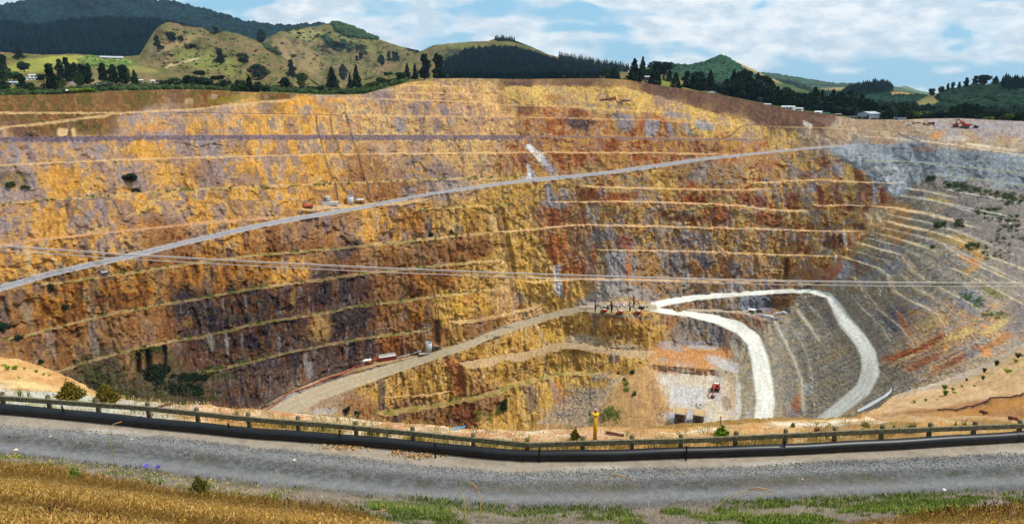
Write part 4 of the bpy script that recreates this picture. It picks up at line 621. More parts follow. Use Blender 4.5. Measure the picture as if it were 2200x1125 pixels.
def hill(name, label, ridge, base, seed, paint, rows=70, relief=0.05, gscale=60.0, curve=1.0):
    rp = np.asarray(ridge, float); bp = np.asarray(base, float)
    fill = lambda a: np.interp(np.arange(len(a)), np.where(~np.isnan(a))[0], a[~np.isnan(a)])
    rp_phi, rp_m = pm(rp[:, 0], rp[:, 1]); bp_phi, bp_m = pm(bp[:, 0], bp[:, 1])
    k = (PH2 >= rp_phi[0]) & (PH2 <= rp_phi[-1]); ph = PH2[k]
    mr = np.interp(ph, rp_phi, rp_m) + 0.0006 * (fbm(ph * 420, 0 * ph, seed + 5, 4, .6) - .5) * 2
    rr = np.interp(ph, rp_phi, rp[:, 2]); mb = np.interp(ph, bp_phi, bp_m); rb = np.interp(ph, bp_phi, bp[:, 2])
    mb = np.minimum(mb, mr - 0.004)
    t = np.linspace(0, 1, rows)[:, None]
    m = mb[None] + (mr - mb)[None] * t; r = rb[None] + (rr - rb)[None] * t ** curve
    PHh = np.broadcast_to(ph[None], m.shape); u, v = uvof(PHh, m)
    gul = fbm(u / gscale, v / (gscale * .8), seed, 5, .5); gul2 = 1 - np.abs(fbm(u / (gscale * .8) + v / gscale * .5, v / (gscale * 1.6), seed + 9, 4, .5) - .5) * 2
    env = np.sin(np.clip(t, 0, 1) * math.pi) ** .5
    r = r * (1 + relief * env * ((gul - .5) * 1.6 + (gul2 - .7) * 0.8))
    rb_ = np.concatenate([r, r[-1:] + 60, r[-1:] + 300, r[-1:] + 900]); zz = r[-1:] * m[-1:]
    m_ = np.concatenate([m, (zz - 8) / (r[-1:] + 60), (zz - 90) / (r[-1:] + 300), (zz - 400) / (r[-1:] + 900)])
    ph_ = np.broadcast_to(ph[None], m_.shape); P = pos(ph_, m_, rb_)
    ub, vb = uvof(ph_, m_); col = paint(ub, vb)
    o = link(name, grid_mesh(name, P, col, m_hill, flip=True)); o['kind'] = 'structure'
    HILLS.append(dict(name=name, ph=ph, m=m, P=P[:rows])); return o
def hsurf(u, v, prefer=None):
    phi, mm = pm(u, v)
    for h in HILLS:
        if prefer and h['name'] not in prefer: continue
        ph = h['ph']
        if not (ph[0] <= phi <= ph[-1]): continue
        j = int(np.clip(np.searchsorted(ph, phi), 1, len(ph) - 1)); col = h['m'][:, j]
        if mm > col[-1] + 1e-6: continue
        i = np.interp(mm, col, np.arange(len(col))); i0 = min(int(i), len(col) - 2); f = i - i0
        p = h['P'][i0, j] * (1 - f) + h['P'][i0 + 1, j] * f
        return Vector([float(x) for x in p])
    return None
def pasture(seed, green=0.5, light=1.0):
    cs = [lin((84, 88, 47)), lin((112, 100, 64)), lin((98, 94, 54)), lin((124, 101, 74)), lin((86, 88, 47))]
    def f(u, v):
        n = np.clip(0.5 + (fbm(u / 34, v / 14, seed, 5, .55) - .5) * 2.0 + (0.5 - green) * .6, 0, .999) * 3.999
        i = n.astype(int); fr = smooth(0, 1, n - i)[..., None]; c = np.array(cs)
        out = c[i] * (1 - fr) + c[i + 1] * fr
        sp = fbm(u / 3.0, v / 1.6, seed + 3, 3, .6); d = smooth(.64, .72, sp)[..., None] * .6
        return (out * (1 - d) + lin((66, 66, 44)) * d) * light
    return f
def plain(c, seed, amt=.25):
    cc = lin(c)
    return lambda u, v: cc * (1 + amt * (fbm(u / 14, v / 7, seed, 4) - .5))[..., None] * np.ones(u.shape + (1,))
def zones(basef, *zs):
    def f(u, v):
        out = basef(u, v)
        for (x, y, a, b, ang, c, s) in zs:
            t = R(ang); X_ = ((u - x) * math.cos(t) + (v - y) * math.sin(t)) / a; Y_ = (-(u - x) * math.sin(t) + (v - y) * math.cos(t)) / b
            k = (smooth(1.2, .8, np.hypot(X_, Y_) + .5 * (fbm(u / 6, v / 4, 77, 3) - .5)) * s)[..., None]
            out = out * (1 - k) + lin(c) * k
        return out
    return f
under = lambda lo: [(a, b, c) for a, b, c in lo]
# the valley floor and foot slopes, directly behind the rim, then hill after hill behind
hill('valley_ground', None, [(-500, 110, 1450), (0, 112, 1450), (60, 116, 1450), (100, 118, 1450), (160, 116, 1450), (230, 121, 1450), (290, 121, 1420), (330, 138, 1250), (420, 168, 1000), (560, 186, 850), (700, 192, 800), (860, 172, 820), (950, 160, 900), (1290, 160, 900), (1420, 168, 850), (1560, 195, 800), (1700, 215, 760), (1850, 235, 740), (2200, 248, 700), (2600, 255, 700)],
     [(-500, 216, 478), (0, 208, 508), (250, 199, 520), (400, 195, 528), (560, 202, 545), (700, 208, 566), (780, 206, 580), (830, 193, 586), (875, 181, 592), (930, 172, 598), (1290, 171, 616), (1350, 175, 618), (1400, 184, 618), (1500, 199, 613), (1560, 209, 608), (1650, 229, 602), (1780, 249, 585), (1840, 259, 573), (1990, 258, 562), (2200, 264, 547), (2600, 268, 510)], 11,
     zones(pasture(3, .75), (80, 140, 90, 14, -8, (140, 140, 62), .7), (150, 128, 60, 8, 0, (152, 150, 66), .7), (240, 140, 60, 12, 5, (104, 118, 56), .6), (300, 150, 40, 6, 5, (150, 136, 80), .6), (1460, 185, 60, 12, 14, (118, 120, 52), .8), (1530, 197, 12, 3, 0, (178, 176, 176), .9), (1700, 220, 200, 20, 8, (60, 66, 40), .7), (160, 175, 60, 8, 0, (156, 128, 88), .6), (155, 178, 10, 3, 20, (128, 128, 140), .9), (620, 195, 120, 8, 4, (96, 100, 52), .7), (420, 190, 90, 6, 0, (118, 92, 66), .6), (2000, 250, 200, 8, 0, (88, 96, 48), .6)), rows=60, relief=0.02)
hill('near_hill', None, [(236, 128, 1600), (300, 118, 1600), (332, 66, 1750), (345, 54, 1750), (360, 48, 1750), (390, 52, 1750), (420, 60, 1700), (440, 60, 1650), (455, 68, 1600), (480, 67, 1600), (510, 73, 1550), (560, 90, 1500), (600, 115, 1400), (640, 150, 1250), (690, 186, 1050), (720, 197, 950)],
     [(236, 150, 1150), (340, 178, 950), (560, 196, 850), (720, 205, 800)], 21,
     zones(pasture(5, .5), (440, 130, 70, 20, 10, (118, 122, 62), .6), (375, 95, 50, 10, -20, (152, 128, 90), .6), (400, 133, 34, 1.6, -16, (190, 166, 130), .9), (365, 140, 14, 1.6, -40, (190, 166, 130), .8), (500, 155, 40, 10, 10, (112, 120, 58), .5), (335, 105, 18, 14, 40, (128, 118, 90), .5), (590, 110, 30, 6, 55, (74, 78, 50), .6)), rows=80, relief=0.11, gscale=46)
hill('forest_hill', None, [(-500, 60, 2300), (0, 48, 2300), (80, 58, 2300), (150, 46, 2300), (220, 42, 2300), (330, 44, 2250), (380, 52, 2200), (430, 66, 2100), (480, 80, 2000)], [(-500, 125, 1600), (0, 124, 1600), (280, 126, 1600), (480, 140, 1600)], 31, plain((52, 62, 44), 4))
hill('far_hill', None, [(530, 104, 2500), (570, 85, 2500), (600, 68, 2500), (640, 60, 2500), (680, 57, 2550), (700, 51, 2600), (715, 49, 2600), (760, 62, 2500), (800, 80, 2400), (860, 100, 2300), (900, 109, 2200), (960, 140, 2000), (1060, 170, 1800)],
     [(530, 195, 1500), (700, 195, 1500), (1060, 190, 1500)], 41, zones(pasture(8, .42), (660, 75, 50, 12, 10, (140, 138, 76), .5), (640, 120, 60, 24, 30, (156, 132, 92), .5), (760, 90, 50, 8, 25, (120, 122, 66), .5)), rows=80, relief=0.12, gscale=52)
hill('middle_hill', None, [(780, 172, 1500), (840, 150, 1650), (880, 124, 1850), (900, 112, 1900), (930, 98, 1950), (960, 94, 2000), (1010, 90, 2000), (1050, 88, 2000), (1062, 84, 2000), (1080, 82, 2000), (1105, 87, 2000), (1140, 100, 1950), (1180, 118, 1900), (1230, 130, 1850), (1260, 134, 1850), (1300, 140, 1800), (1340, 147, 1700), (1420, 158, 1500), (1480, 170, 1400)],
     [(780, 190, 1000), (1290, 185, 1000), (1480, 190, 1000)], 51, zones(pasture(9, .45), (1130, 140, 190, 34, 8, (40, 50, 40), .9), (1010, 100, 60, 8, 5, (124, 122, 70), .5), (1190, 122, 40, 6, 28, (130, 116, 80), .5)), rows=70, relief=0.11, gscale=44)
hill('right_hill', None, [(1945, 232, 1000), (1985, 209, 1080), (2010, 202, 1100), (2040, 195, 1120), (2070, 189, 1120), (2100, 183, 1120), (2120, 182, 1120), (2135, 182, 1120), (2150, 184, 1120), (2200, 186, 1100), (2500, 196, 1000)], [(1945, 256, 760), (2200, 262, 740), (2500, 266, 700)], 61, zones(plain((70, 74, 48), 6), (2000, 215, 40, 10, -20, (130, 122, 78), .8), (2110, 205, 40, 8, -10, (110, 96, 70), .6)))
hill('knob_hill', None, [(1730, 235, 1300), (1780, 212, 1500), (1815, 200, 1600), (1850, 190, 1600), (1880, 184, 1600), (1905, 187, 1600), (1916, 195, 1600), (1960, 199, 1550), (2000, 208, 1450), (2060, 225, 1300)], [(1730, 256, 900), (2060, 258, 900)], 71, zones(plain((58, 70, 46), 7), (1945, 204, 46, 5, 6, (152, 128, 84), .95), (1990, 220, 30, 8, -8, (128, 124, 78), .85)))
hill('cone_hill', None, [(1320, 155, 2400), (1400, 142, 2400), (1440, 139, 2400), (1480, 139, 2400), (1508, 134, 2400), (1528, 125, 2400), (1543, 120.5, 2400), (1556, 121.5, 2400), (1580, 132, 2400), (1620, 150, 2350), (1650, 166, 2300), (1740, 196, 2100)], [(1320, 195, 1500), (1740, 215, 1500)], 81,
     zones(plain((70, 84, 50), 8), (1620, 150, 60, 6, 27, (150, 128, 86), .95), (1420, 150, 40, 8, 0, (112, 118, 62), .6)), relief=0.05)
hill('wooded_slope', None, [(1570, 185, 3000), (1640, 171, 3000), (1690, 175, 3000), (1730, 186, 2900), (1760, 190, 2900), (1800, 188, 2900), (1850, 186, 2900), (1930, 200, 2800)], [(1570, 215, 2000), (1930, 225, 2000)], 91, zones(plain((56, 72, 48), 9), (1800, 191, 60, 4, 0, (146, 130, 84), .9)))
hill('blue_ridge', None, [(1540, 185, 5200), (1600, 165, 5200), (1625, 157, 5200), (1660, 159, 5200), (1720, 169, 5200), (1780, 179, 5200), (1800, 181.5, 5200), (1840, 180, 5200), (1870, 176, 5200), (1900, 180, 5200), (1980, 200, 5000)], [(1540, 225, 3500), (1980, 230, 3500)], 101, zones(plain((72, 86, 58), 10), (1862, 179, 24, 3, -8, (150, 134, 92), .8)))
hill('distant_peak', None, [(1870, 205, 8000), (1905, 191, 8000), (1930, 187.5, 8000), (1945, 184, 8000), (1954, 187, 8000), (1970, 194, 8000), (1995, 198.5, 8000), (2060, 204, 8000)], [(1870, 235, 5500), (2060, 235, 5500)], 111, plain((96, 108, 70), 11))
hill('mountain', None, [(-600, 60, 4300), (-200, 30, 4300), (0, 18, 4300), (40, 12, 4300), (60, 5, 4300), (80, 0, 4300), (110, -9, 4300), (180, -16, 4300), (240, -14, 4300), (300, 0, 4300), (320, 2, 4300), (370, 5, 4200), (390, 15, 4200), (430, 20, 4200), (470, 32, 4100), (520, 46, 4000), (560, 56, 4000), (610, 58, 4000), (650, 53, 4000), (690, 51, 4000), (720, 53, 4000), (800, 90, 3800)], [(-600, 130, 2900), (800, 130, 2900)], 121, plain((58, 76, 46), 12, .5), relief=0.09, gscale=60)
# a broad floor that carries the land on to the horizon on every side
gp = []
for rad in (600, 900, 1600, 3000, 6000, 14000):
    a = np.linspace(-math.pi, math.pi, 97); gp.append(np.stack([rad * np.sin(a), rad * np.cos(a), np.full(97, -26.0 - rad * 0.004 - (0 if rad > 650 else 150) * (np.abs(a) < 0.9))], -1))
gP = np.array(gp)
link('ground', grid_mesh('ground', gP, np.ones(gP.shape) * lin((112, 112, 64)), m_hill, flip=True))['kind'] = 'structure'

# woods that read as one mass
def scatter(name, label, n, poly, tmpl, hpx, wfrac, col, hillname, seed, hvar=.35, kind='stuff', cvar=.35, mt=None, cat='forest'):
    g = np.random.RandomState(seed); pp = np.asarray(poly, float); pts = []; got = 0
    while got < n:
        u = g.uniform(pp[:, 0].min(), pp[:, 0].max(), 4 * n); v = g.uniform(pp[:, 1].min(), pp[:, 1].max(), 4 * n)
        k = inside(poly, u, v); u, v = u[k], v[k]
        for a, b in zip(u, v):
            p = hsurf(a, b, hillname)
            if p is not None: pts.append((p.x, p.y, p.z)); got += 1
            if got >= n: break
        if len(u) == 0: break
    P_ = np.array(pts); rr = np.hypot(P_[:, 0], P_[:, 1]); h = hpx * rr / F * (1 + hvar * (g.rand(len(P_)) * 2 - 1)); w = h * wfrac * (0.8 + .4 * g.rand(len(P_)))
    Vs, Fs, Cs = [], [], []; off = 0
    for t, (tv, tf) in enumerate(tmpl):
        k = np.arange(len(P_)) % len(tmpl) == t
        v_, f_ = merge_instances(tv, tf, P_[k] - [0, 0, .4], np.stack([w[k], w[k], h[k]], -1), g.rand(k.sum()) * 6.3)
        c0 = lin(col)[None] * (.65 + .8 * fbm(P_[k][:, 0] / 90, P_[k][:, 1] / 90 + P_[k][:, 2] / 30, seed, 3))[:, None] * (1 + cvar * (g.rand(k.sum(), 1) * 2 - 1)) * (1 + .12 * (g.rand(k.sum(), 3) - .5))
        Vs.append(v_); Fs.append(f_ + off); off += len(v_); Cs.append(np.repeat(c0, len(tv), 0))
    o = link(name, raw_mesh(name, np.concatenate(Vs), np.concatenate(Fs), np.concatenate(Cs), mt or m_farleaf, smooth_sh=False))
    return tag(o, label, cat, None, kind)
CON = [tmpl_conifer(s) for s in (1, 2, 3)]; CLU = [tmpl_clump(s) for s in (1, 2, 3)]
scatter('pine_plantation', 'dark pine plantation covering the slope on the left below the mountain', 7500, [(-60, 48), (0, 50), (80, 60), (150, 48), (220, 44), (330, 46), (380, 54), (430, 68), (440, 72), (400, 66), (352, 60), (338, 80), (300, 118), (280, 122), (130, 122), (0, 116), (-60, 116)], CON, 8.5, .75, (16, 36, 42), ['forest_hill'], 1, cvar=.6, hvar=.25)
scatter('native_bush', 'bush clad mountain filling the upper left skyline', 6500, [(-60, 26), (0, 20), (60, 8), (110, -7), (240, -12), (300, 2), (370, 8), (430, 24), (520, 49), (610, 61), (690, 54), (715, 58), (620, 90), (480, 85), (330, 60), (0, 70), (-60, 70)], CLU, 8, 1.5, (22, 42, 42), ['mountain'], 2, cvar=.4)
scatter('pine_block', 'black green pine block on the middle hill behind the rim', 4200, [(945, 140), (965, 128), (1000, 110), (1030, 104), (1105, 105), (1150, 118), (1200, 132), (1260, 142), (1330, 150), (1330, 175), (945, 178)], CON, 8, .8, (14, 28, 32), ['middle_hill', 'valley_ground'], 3, cvar=.55, hvar=.25)
scatter('ridge_pines', 'row of small pines along the falling ridge right of the middle hill', 420, [(1195, 124), (1230, 130), (1260, 134), (1300, 140), (1350, 149), (1350, 156), (1280, 150), (1220, 140)], CON, 12, .42, (30, 46, 40), ['middle_hill'], 4)
scatter('hilltop_pines', 'small dark clump of pines on top of the middle hill', 90, [(1060, 84), (1082, 82), (1104, 87), (1100, 90), (1064, 89)], CON, 7, .6, (30, 44, 36), ['middle_hill'], 5)
scatter('hilltop_bush', 'dark bush over the right shoulder of the pale pasture hill', 520, [(708, 51), (730, 52), (765, 64), (800, 80), (815, 86), (780, 84), (745, 80), (725, 70)], CLU, 7, 1.5, (52, 70, 42), ['far_hill'], 6)
scatter('paddock_scrub', 'small dark scrub dotted over the pasture hills', 320, [(350, 60), (480, 72), (620, 140), (690, 195), (560, 185), (400, 165), (300, 150), (340, 100)], CLU, 2.6, 1.7, (66, 72, 44), ['near_hill'], 31, hvar=.7)
scatter('far_paddock_scrub', 'small dark scrub dotted over the far pasture hills', 320, [(620, 70), (700, 60), (860, 105), (950, 150), (870, 170), (760, 165), (660, 150)], CLU, 2.4, 1.7, (66, 72, 48), ['far_hill', 'middle_hill'], 32, hvar=.7)
scatter('gully_bush', 'dark scrub lying in the gullies of the pale pasture hill', 150, [(690, 78), (698, 78), (720, 98), (730, 110), (724, 110), (705, 96)], CLU, 6, 1.4, (54, 70, 48), ['far_hill'], 7)
scatter('gully_scrub', 'short belt of scrub in the second gully of the pale pasture hill', 90, [(730, 88), (738, 90), (752, 106), (746, 108)], CLU, 6, 1.3, (54, 70, 48), ['far_hill'], 8)
scatter('shoulder_bush', 'scrub on the dark shoulder of the near pasture hill', 200, [(556, 84), (575, 92), (600, 108), (620, 116), (600, 118), (572, 108)], CLU, 4.5, 1.5, (60, 72, 46), ['near_hill'], 9)
scatter('cone_bush', 'low bush covering the dark flank of the cone shaped hill', 2600, [(1400, 146), (1440, 142), (1480, 142), (1510, 137), (1545, 123), (1556, 125), (1600, 152), (1650, 176), (1650, 190), (1400, 190)], CLU, 5.5, 1.7, (48, 74, 50), ['cone_hill'], 10, hvar=.5)
scatter('slope_forest', 'plantation on the far slope right of the cone shaped hill', 1500, [(1590, 182), (1640, 172), (1690, 176), (1735, 188), (1750, 196), (1850, 200), (1850, 210), (1590, 212)], CON, 6, .6, (34, 56, 50), ['wooded_slope'], 11)
scatter('ridge_forest', 'bush along the crest of the hazy blue ridge', 1600, [(1600, 167), (1625, 158), (1660, 160), (1720, 170), (1780, 180), (1840, 182), (1870, 178), (1850, 188), (1740, 184), (1640, 170)], CLU, 3.5, 1.6, (66, 84, 56), ['blue_ridge'], 12)
scatter('knob_forest', 'rounded dark grove on the knob right of the blue ridge', 900, [(1812, 202), (1850, 192), (1880, 186), (1905, 189), (1914, 196), (1890, 204), (1840, 212), (1800, 214)], CON, 13, .6, (24, 42, 38), ['knob_hill'], 13)
scatter('knob_bush', 'bush on the lower slope of the dark knob', 900, [(1790, 212), (1900, 205), (1990, 210), (1970, 225), (1900, 232), (1800, 232)], CLU, 7, 1.5, (36, 56, 46), ['knob_hill'], 14)
scatter('right_hill_bush', 'bush covering the hill at the right edge of the view', 2600, [(2010, 212), (2040, 200), (2100, 190), (2200, 190), (2290, 194), (2290, 262), (2080, 258), (1990, 250), (1970, 244), (2030, 226)], CLU, 9, 1.4, (36, 54, 42), ['right_hill'], 15, hvar=.5)
scatter('right_hill_pines', 'block of pines along the top of the hill at the right edge', 420, [(2148, 186), (2200, 188), (2290, 194), (2290, 205), (2180, 203), (2150, 198)], CON, 18, .5, (20, 34, 34), ['right_hill'], 16)
scatter('orchard', 'light green orchard rows below the brick house', 380, [(165, 128), (190, 123), (240, 128), (285, 133), (262, 142), (230, 144), (180, 142)], CLU, 4.5, 1.3, (104, 122, 62), ['valley_ground'], 17, cvar=.4)
scatter('rim_scrub', 'band of low scrub along the left rim of the pit', 2100, [(-60, 200), (0, 196), (120, 196), (250, 189), (400, 184), (560, 189), (700, 196), (780, 196), (840, 180), (872, 170), (875, 176), (830, 188), (780, 202), (700, 203), (560, 197), (400, 192), (250, 195), (120, 203), (-60, 206)], CLU, 7.5, 1.3, (50, 62, 36), ['valley_ground'], 18, hvar=.6, cvar=.5)
scatter('belt_undergrowth', 'dark undergrowth below the belt of trees on the right rim', 1500, [(1530, 196), (1580, 196), (1700, 205), (1830, 225), (1920, 236), (2020, 246), (2200, 248), (2200, 260), (2000, 255), (1930, 256), (1840, 252), (1760, 240), (1640, 222), (1560, 204)], CLU, 15, 1.1, (26, 38, 32), ['valley_ground'], 19, hvar=.6, cvar=.5)
# ---------------------------------------------------------------- the near rim: bank, gravel track, verge, soil edge
def road_z(x): return 0.055 * np.maximum(0, -np.asarray(x, float) - 3.0)
def on_track(u, v, dz=0.0):
    ph, m = pm(u, v); r = CAMZ / -m
    for _ in range(12): r = (CAMZ - road_z(r * np.sin(ph)) - dz) / -m
    return ph, m, r
def track_pt(u, v, dz=0.0):
    ph, m, r = on_track(u, v, dz); p = pos(ph, m, r); return Vector([float(x) for x in p])
FOOT = [(-300, 950), (0, 974), (200, 996), (400, 1022), (550, 1039), (800, 1062), (1000, 1084), (1100, 1092), (1300, 1092), (1500, 1081), (1650, 1076), (1800, 1073), (2000, 1062), (2200, 1052), (2600, 1030)]
GFAR = [(-300, 893), (0, 913), (200, 926), (400, 942), (550, 962), (700, 974), (900, 998), (1100, 1014), (1300, 1007), (1500, 1005), (1650, 998), (1800, 990), (2000, 982), (2200, 972), (2600, 950)]
PIPE = [(-420, 846), (-200, 861), (0, 877), (140, 889), (300, 905), (550, 930), (730, 942), (940, 961), (1050, 973), (1100, 976), (1140, 978), (1200, 977.5), (1300, 977), (1500, 970), (1650, 966), (1900, 954), (2200, 936), (2450, 920), (2700, 902)]
BEAM = [(-420, 815), (-200, 836), (0, 854), (318, 877), (550, 901), (720, 914), (883, 930), (1020, 944), (1134, 955), (1300, 950), (1500, 945), (1650, 937), (1890, 926), (2200, 914), (2450, 902), (2700, 890)]
RUT1 = [(0, 920), (200, 934), (400, 955), (550, 974), (700, 990), (900, 1010), (1100, 1025), (1300, 1022), (1500, 1018), (1650, 1012), (1800, 1005), (2000, 998), (2200, 990)]
RUT2 = [(0, 960), (200, 984), (400, 1006), (550, 1025), (700, 1040), (900, 1058), (1100, 1068), (1300, 1068), (1500, 1062), (1650, 1056), (1800, 1048), (2000, 1040), (2200, 1030)]
DRY = [(-300, 975), (0, 995), (150, 1009), (300, 1038), (450, 1065), (550, 1076), (700, 1089), (780, 1108), (860, 1140), (1000, 1200), (1700, 1200), (1790, 1128), (1950, 1110), (2050, 1097), (2200, 1082), (2600, 1060)]
EDGE = [(-700, 640, 24), (-200, 735, 21), (0, 768, 20), (60, 779, 19.6), (120, 800, 18.8), (180, 825, 17.8), (215, 846, 16.6), (280, 858, 15.9), (300, 863, 15.5), (420, 869, 15.2), (600, 885, 15.2), (800, 905, 15.2), (1000, 920, 15.2), (1150, 927, 15.2), (1230, 921, 15.3), (1300, 917, 15.4), (1388, 915, 15.4),
        (1447, 912, 15.4), (1650, 899, 15.4), (1757, 897, 15.5), (1830, 893, 16.2), (1880, 880, 19), (1920, 851, 24), (1990, 828, 26), (2050, 808, 28), (2103, 787, 30), (2150, 760, 32), (2200, 735, 33), (2400, 650, 35), (2800, 560, 36)]
fine = np.linspace(-0.92, 0.92, 1000)
PHN = np.concatenate([np.linspace(-math.pi, -0.95, 28), fine, np.linspace(0.95, math.pi, 28)])
def line_r(L, dz=0.0):
    p = np.asarray(L, float); ph, m, r = on_track(p[:, 0], p[:, 1], dz); return np.interp(PHN, ph, r)
r_foot = line_r(FOOT); r_pipe = line_r(PIPE, 0.2); r_rail = line_r(BEAM, 0.55)
e = np.asarray(EDGE, float); ep, em = pm(e[:, 0], e[:, 1]); er = e[:, 2] / -em
r_edge = np.maximum(np.interp(PHN, ep, er), r_rail + 0.8); z_edge = r_edge * np.interp(PHN, ep, em) + CAMZ
z_edge = np.minimum(z_edge, road_z(r_edge * np.sin(PHN)))
k_bank = 0.80 * (CAMZ - road_z(r_foot * np.sin(PHN))) / r_foot
nb, ng, ne = 95, 150, 100
t1 = np.linspace(0, 1, nb)[:, None] ** 0.7; t2 = np.linspace(0, 1, ng + 1)[1:, None]; t3 = np.linspace(0, 1, ne + 1)[1:, None]
Ra = 0.3 + (r_foot - 0.3) * t1; Rb = r_foot + (r_rail - r_foot) * t2; Rc = r_rail + (r_edge - r_rail) * t3
out = np.array([0.25, 0.8, 2, 5, 10, 18, 30, 50, 80, 115, 150, 190, 230])[:, None]
Rd = r_edge + out; Rn = np.concatenate([Ra, Rb, Rc, Rd])
X_ = Rn * np.sin(PHN); zr = road_z(X_)
Zn = np.concatenate([zr[:nb] + k_bank * (r_foot - Ra), zr[nb:nb + ng], 0 * Rc, 0 * Rd])
tw = (Rc - r_rail) / (r_edge - r_rail); z0 = road_z(r_rail * np.sin(PHN))
Zn[nb + ng:nb + ng + ne] = z0 + (z_edge - z0) * tw
Zn[nb + ng + ne:] = z_edge - np.array([0.12, 0.6, 2, 6, 13, 24, 40, 64, 96, 130, 160, 168, 172])[:, None]
back = np.clip((np.abs(PHN) - 1.0) / 0.25, 0, 1)[None]
Zn = np.where(np.arange(len(Rn))[:, None] >= nb + ng + ne, Zn * (1 - back) + (4.0 + 0 * Rn) * back, Zn)
Rn = np.where(np.arange(len(Rn))[:, None] >= nb + ng + ne, Rn + back * (Rn - r_edge) * 12, Rn)
PHNg = np.broadcast_to(PHN[None], Rn.shape); Mn = (Zn - CAMZ) / Rn; Un, Vn = uvof(PHNg, np.minimum(Mn, -0.02))
fr = np.abs(PHNg) < 1.0; Un = np.where(fr, Un, 5000.0); Vn = np.where(fr, Vn, 1100.0)
Xn, Yn = Rn * np.sin(PHNg), Rn * np.cos(PHNg)
row = np.arange(len(Rn))[:, None]
soilz = (row >= nb + ng)
rough = np.where(soilz, 0.10, 0.012) * np.clip(Rn / 20, .2, 3) * np.where(row < nb, 3.0, 1)
DN = rough * ((fbm(Xn / 1.3, Yn / 1.3, 201, 4, .6) - .5) * 1.6 + (fbm(Xn / .3, Yn / .3, 202, 2) - .5) * .6)
DN *= np.clip((row - 3) / 10, 0, 1)
DN += np.where(soilz & (row < nb + ng + ne), np.clip((r_edge - Rn) / 2, 0, 1) * 0.5 * (fbm(Xn / 6, Yn / 6, 203, 3) - .5) * np.clip((Rn - r_rail) / 4, 0, 1) * np.clip((r_edge - r_rail) / 12, 0.2, 2.5), 0)
for L_ in (RUT1, RUT2):
    DN -= 0.03 * np.exp(-((Vn - interp(L_, Un)) / 8) ** 2) * (np.abs(Un - 1100) < 1500)
Zf = Zn + DN
P_near = np.stack([Xn, Yn, Zf], -1)
def near(u, v):
    ph, m = pm(u, v); j = int(np.clip(np.searchsorted(PHN, ph), 1, len(PHN) - 1)); top = nb + ng + ne
    col = (Zn[:top, j] - CAMZ) / Rn[:top, j]
    i = np.interp(m, np.maximum.accumulate(col), np.arange(top)); i0 = min(int(i), top - 2); f = i - i0
    p = P_near[i0, j] * (1 - f) + P_near[i0 + 1, j] * f
    return Vector([float(x) for x in p])
# surface zones
cn = np.ones(Rn.shape + (3,)) * lin((150, 152, 156))
def nmix(mask, c, keep=0.0):
    global cn
    cn = cn * (1 - mask[..., None]) + (lin(c) * (1 - keep) + cn * keep) * mask[..., None]
n1 = fbm(Xn / 0.9, Yn / 0.9, 211, 4, .6); n2 = fbm(Xn / .18, Yn / .18, 212, 3, .6); n3 = fbm(Xn / 3.5, Yn / 3.5, 213, 3)
gfar, foot, rut1, rut2, dry = (interp(L_, Un) for L_ in (GFAR, FOOT, RUT1, RUT2, DRY)); beam = interp(BEAM, Un) + 14; pip = interp(PIPE, Un)
wob = 12 * (n1 - .5) + 10 * (n3 - .5)
nmix(np.ones(Rn.shape), (118, 117, 116)); nmix(smooth(.4, .7, n2) * .6, (164, 163, 162)); nmix(smooth(.5, .3, n2) * .55, (94, 94, 95)); nmix(smooth(.45, .62, n3) * .3, (150, 142, 130))
nmix(np.exp(-((Vn - rut1 - wob * .3) / 12) ** 2) * .85, (186, 184, 181)); nmix(np.exp(-((Vn - rut2 - wob * .3) / 13) ** 2) * .85, (182, 180, 178))
mid = np.exp(-((Vn - (rut1 + rut2) / 2) / 11) ** 2); nmix(mid * smooth(.42, .56, n3) * .6, (146, 132, 112)); nmix(mid * smooth(.58, .66, n1) * .5, (106, 108, 62))
nmix(smooth(gfar + 5, gfar - 7, Vn + wob * .6), (184, 168, 148)); nmix(smooth(gfar + 5, gfar - 7, Vn + wob * .6) * smooth(.5, .65, n1) * .6, (160, 144, 126)); nmix(smooth(12, 0, np.abs(Vn - gfar)) * smooth(.5, .62, n3) * .8, (214, 204, 186))
nmix(smooth(pip + 4, pip - 2, Vn) * (1 - soilz), (150, 128, 70)); nmix(smooth(pip + 4, pip - 2, Vn) * (1 - soilz) * smooth(.5, .6, n1) * .6, (112, 112, 52))
vg = smooth(foot - 8, foot + 6, Vn + wob * .7)
nmix(vg, (156, 140, 124)); nmix(vg * smooth(.46, .56, n1), (118, 108, 88), .3); nmix(vg * smooth(.50, .60, .5 * n1 + .5 * n3) * .8, (96, 112, 44))
nmix(vg * smooth(850, 1700, Un) * smooth(.40, .52, n1) * smooth(foot + 8, foot + 24, Vn) * .8, (104, 124, 34))
dg = smooth(dry - 8, dry + 8, Vn + wob); nmix(dg, (150, 116, 62)); nmix(dg * smooth(.45, .6, n1) * .7, (166, 132, 76)); nmix(dg * smooth(.55, .66, n3) * .6, (132, 92, 44))
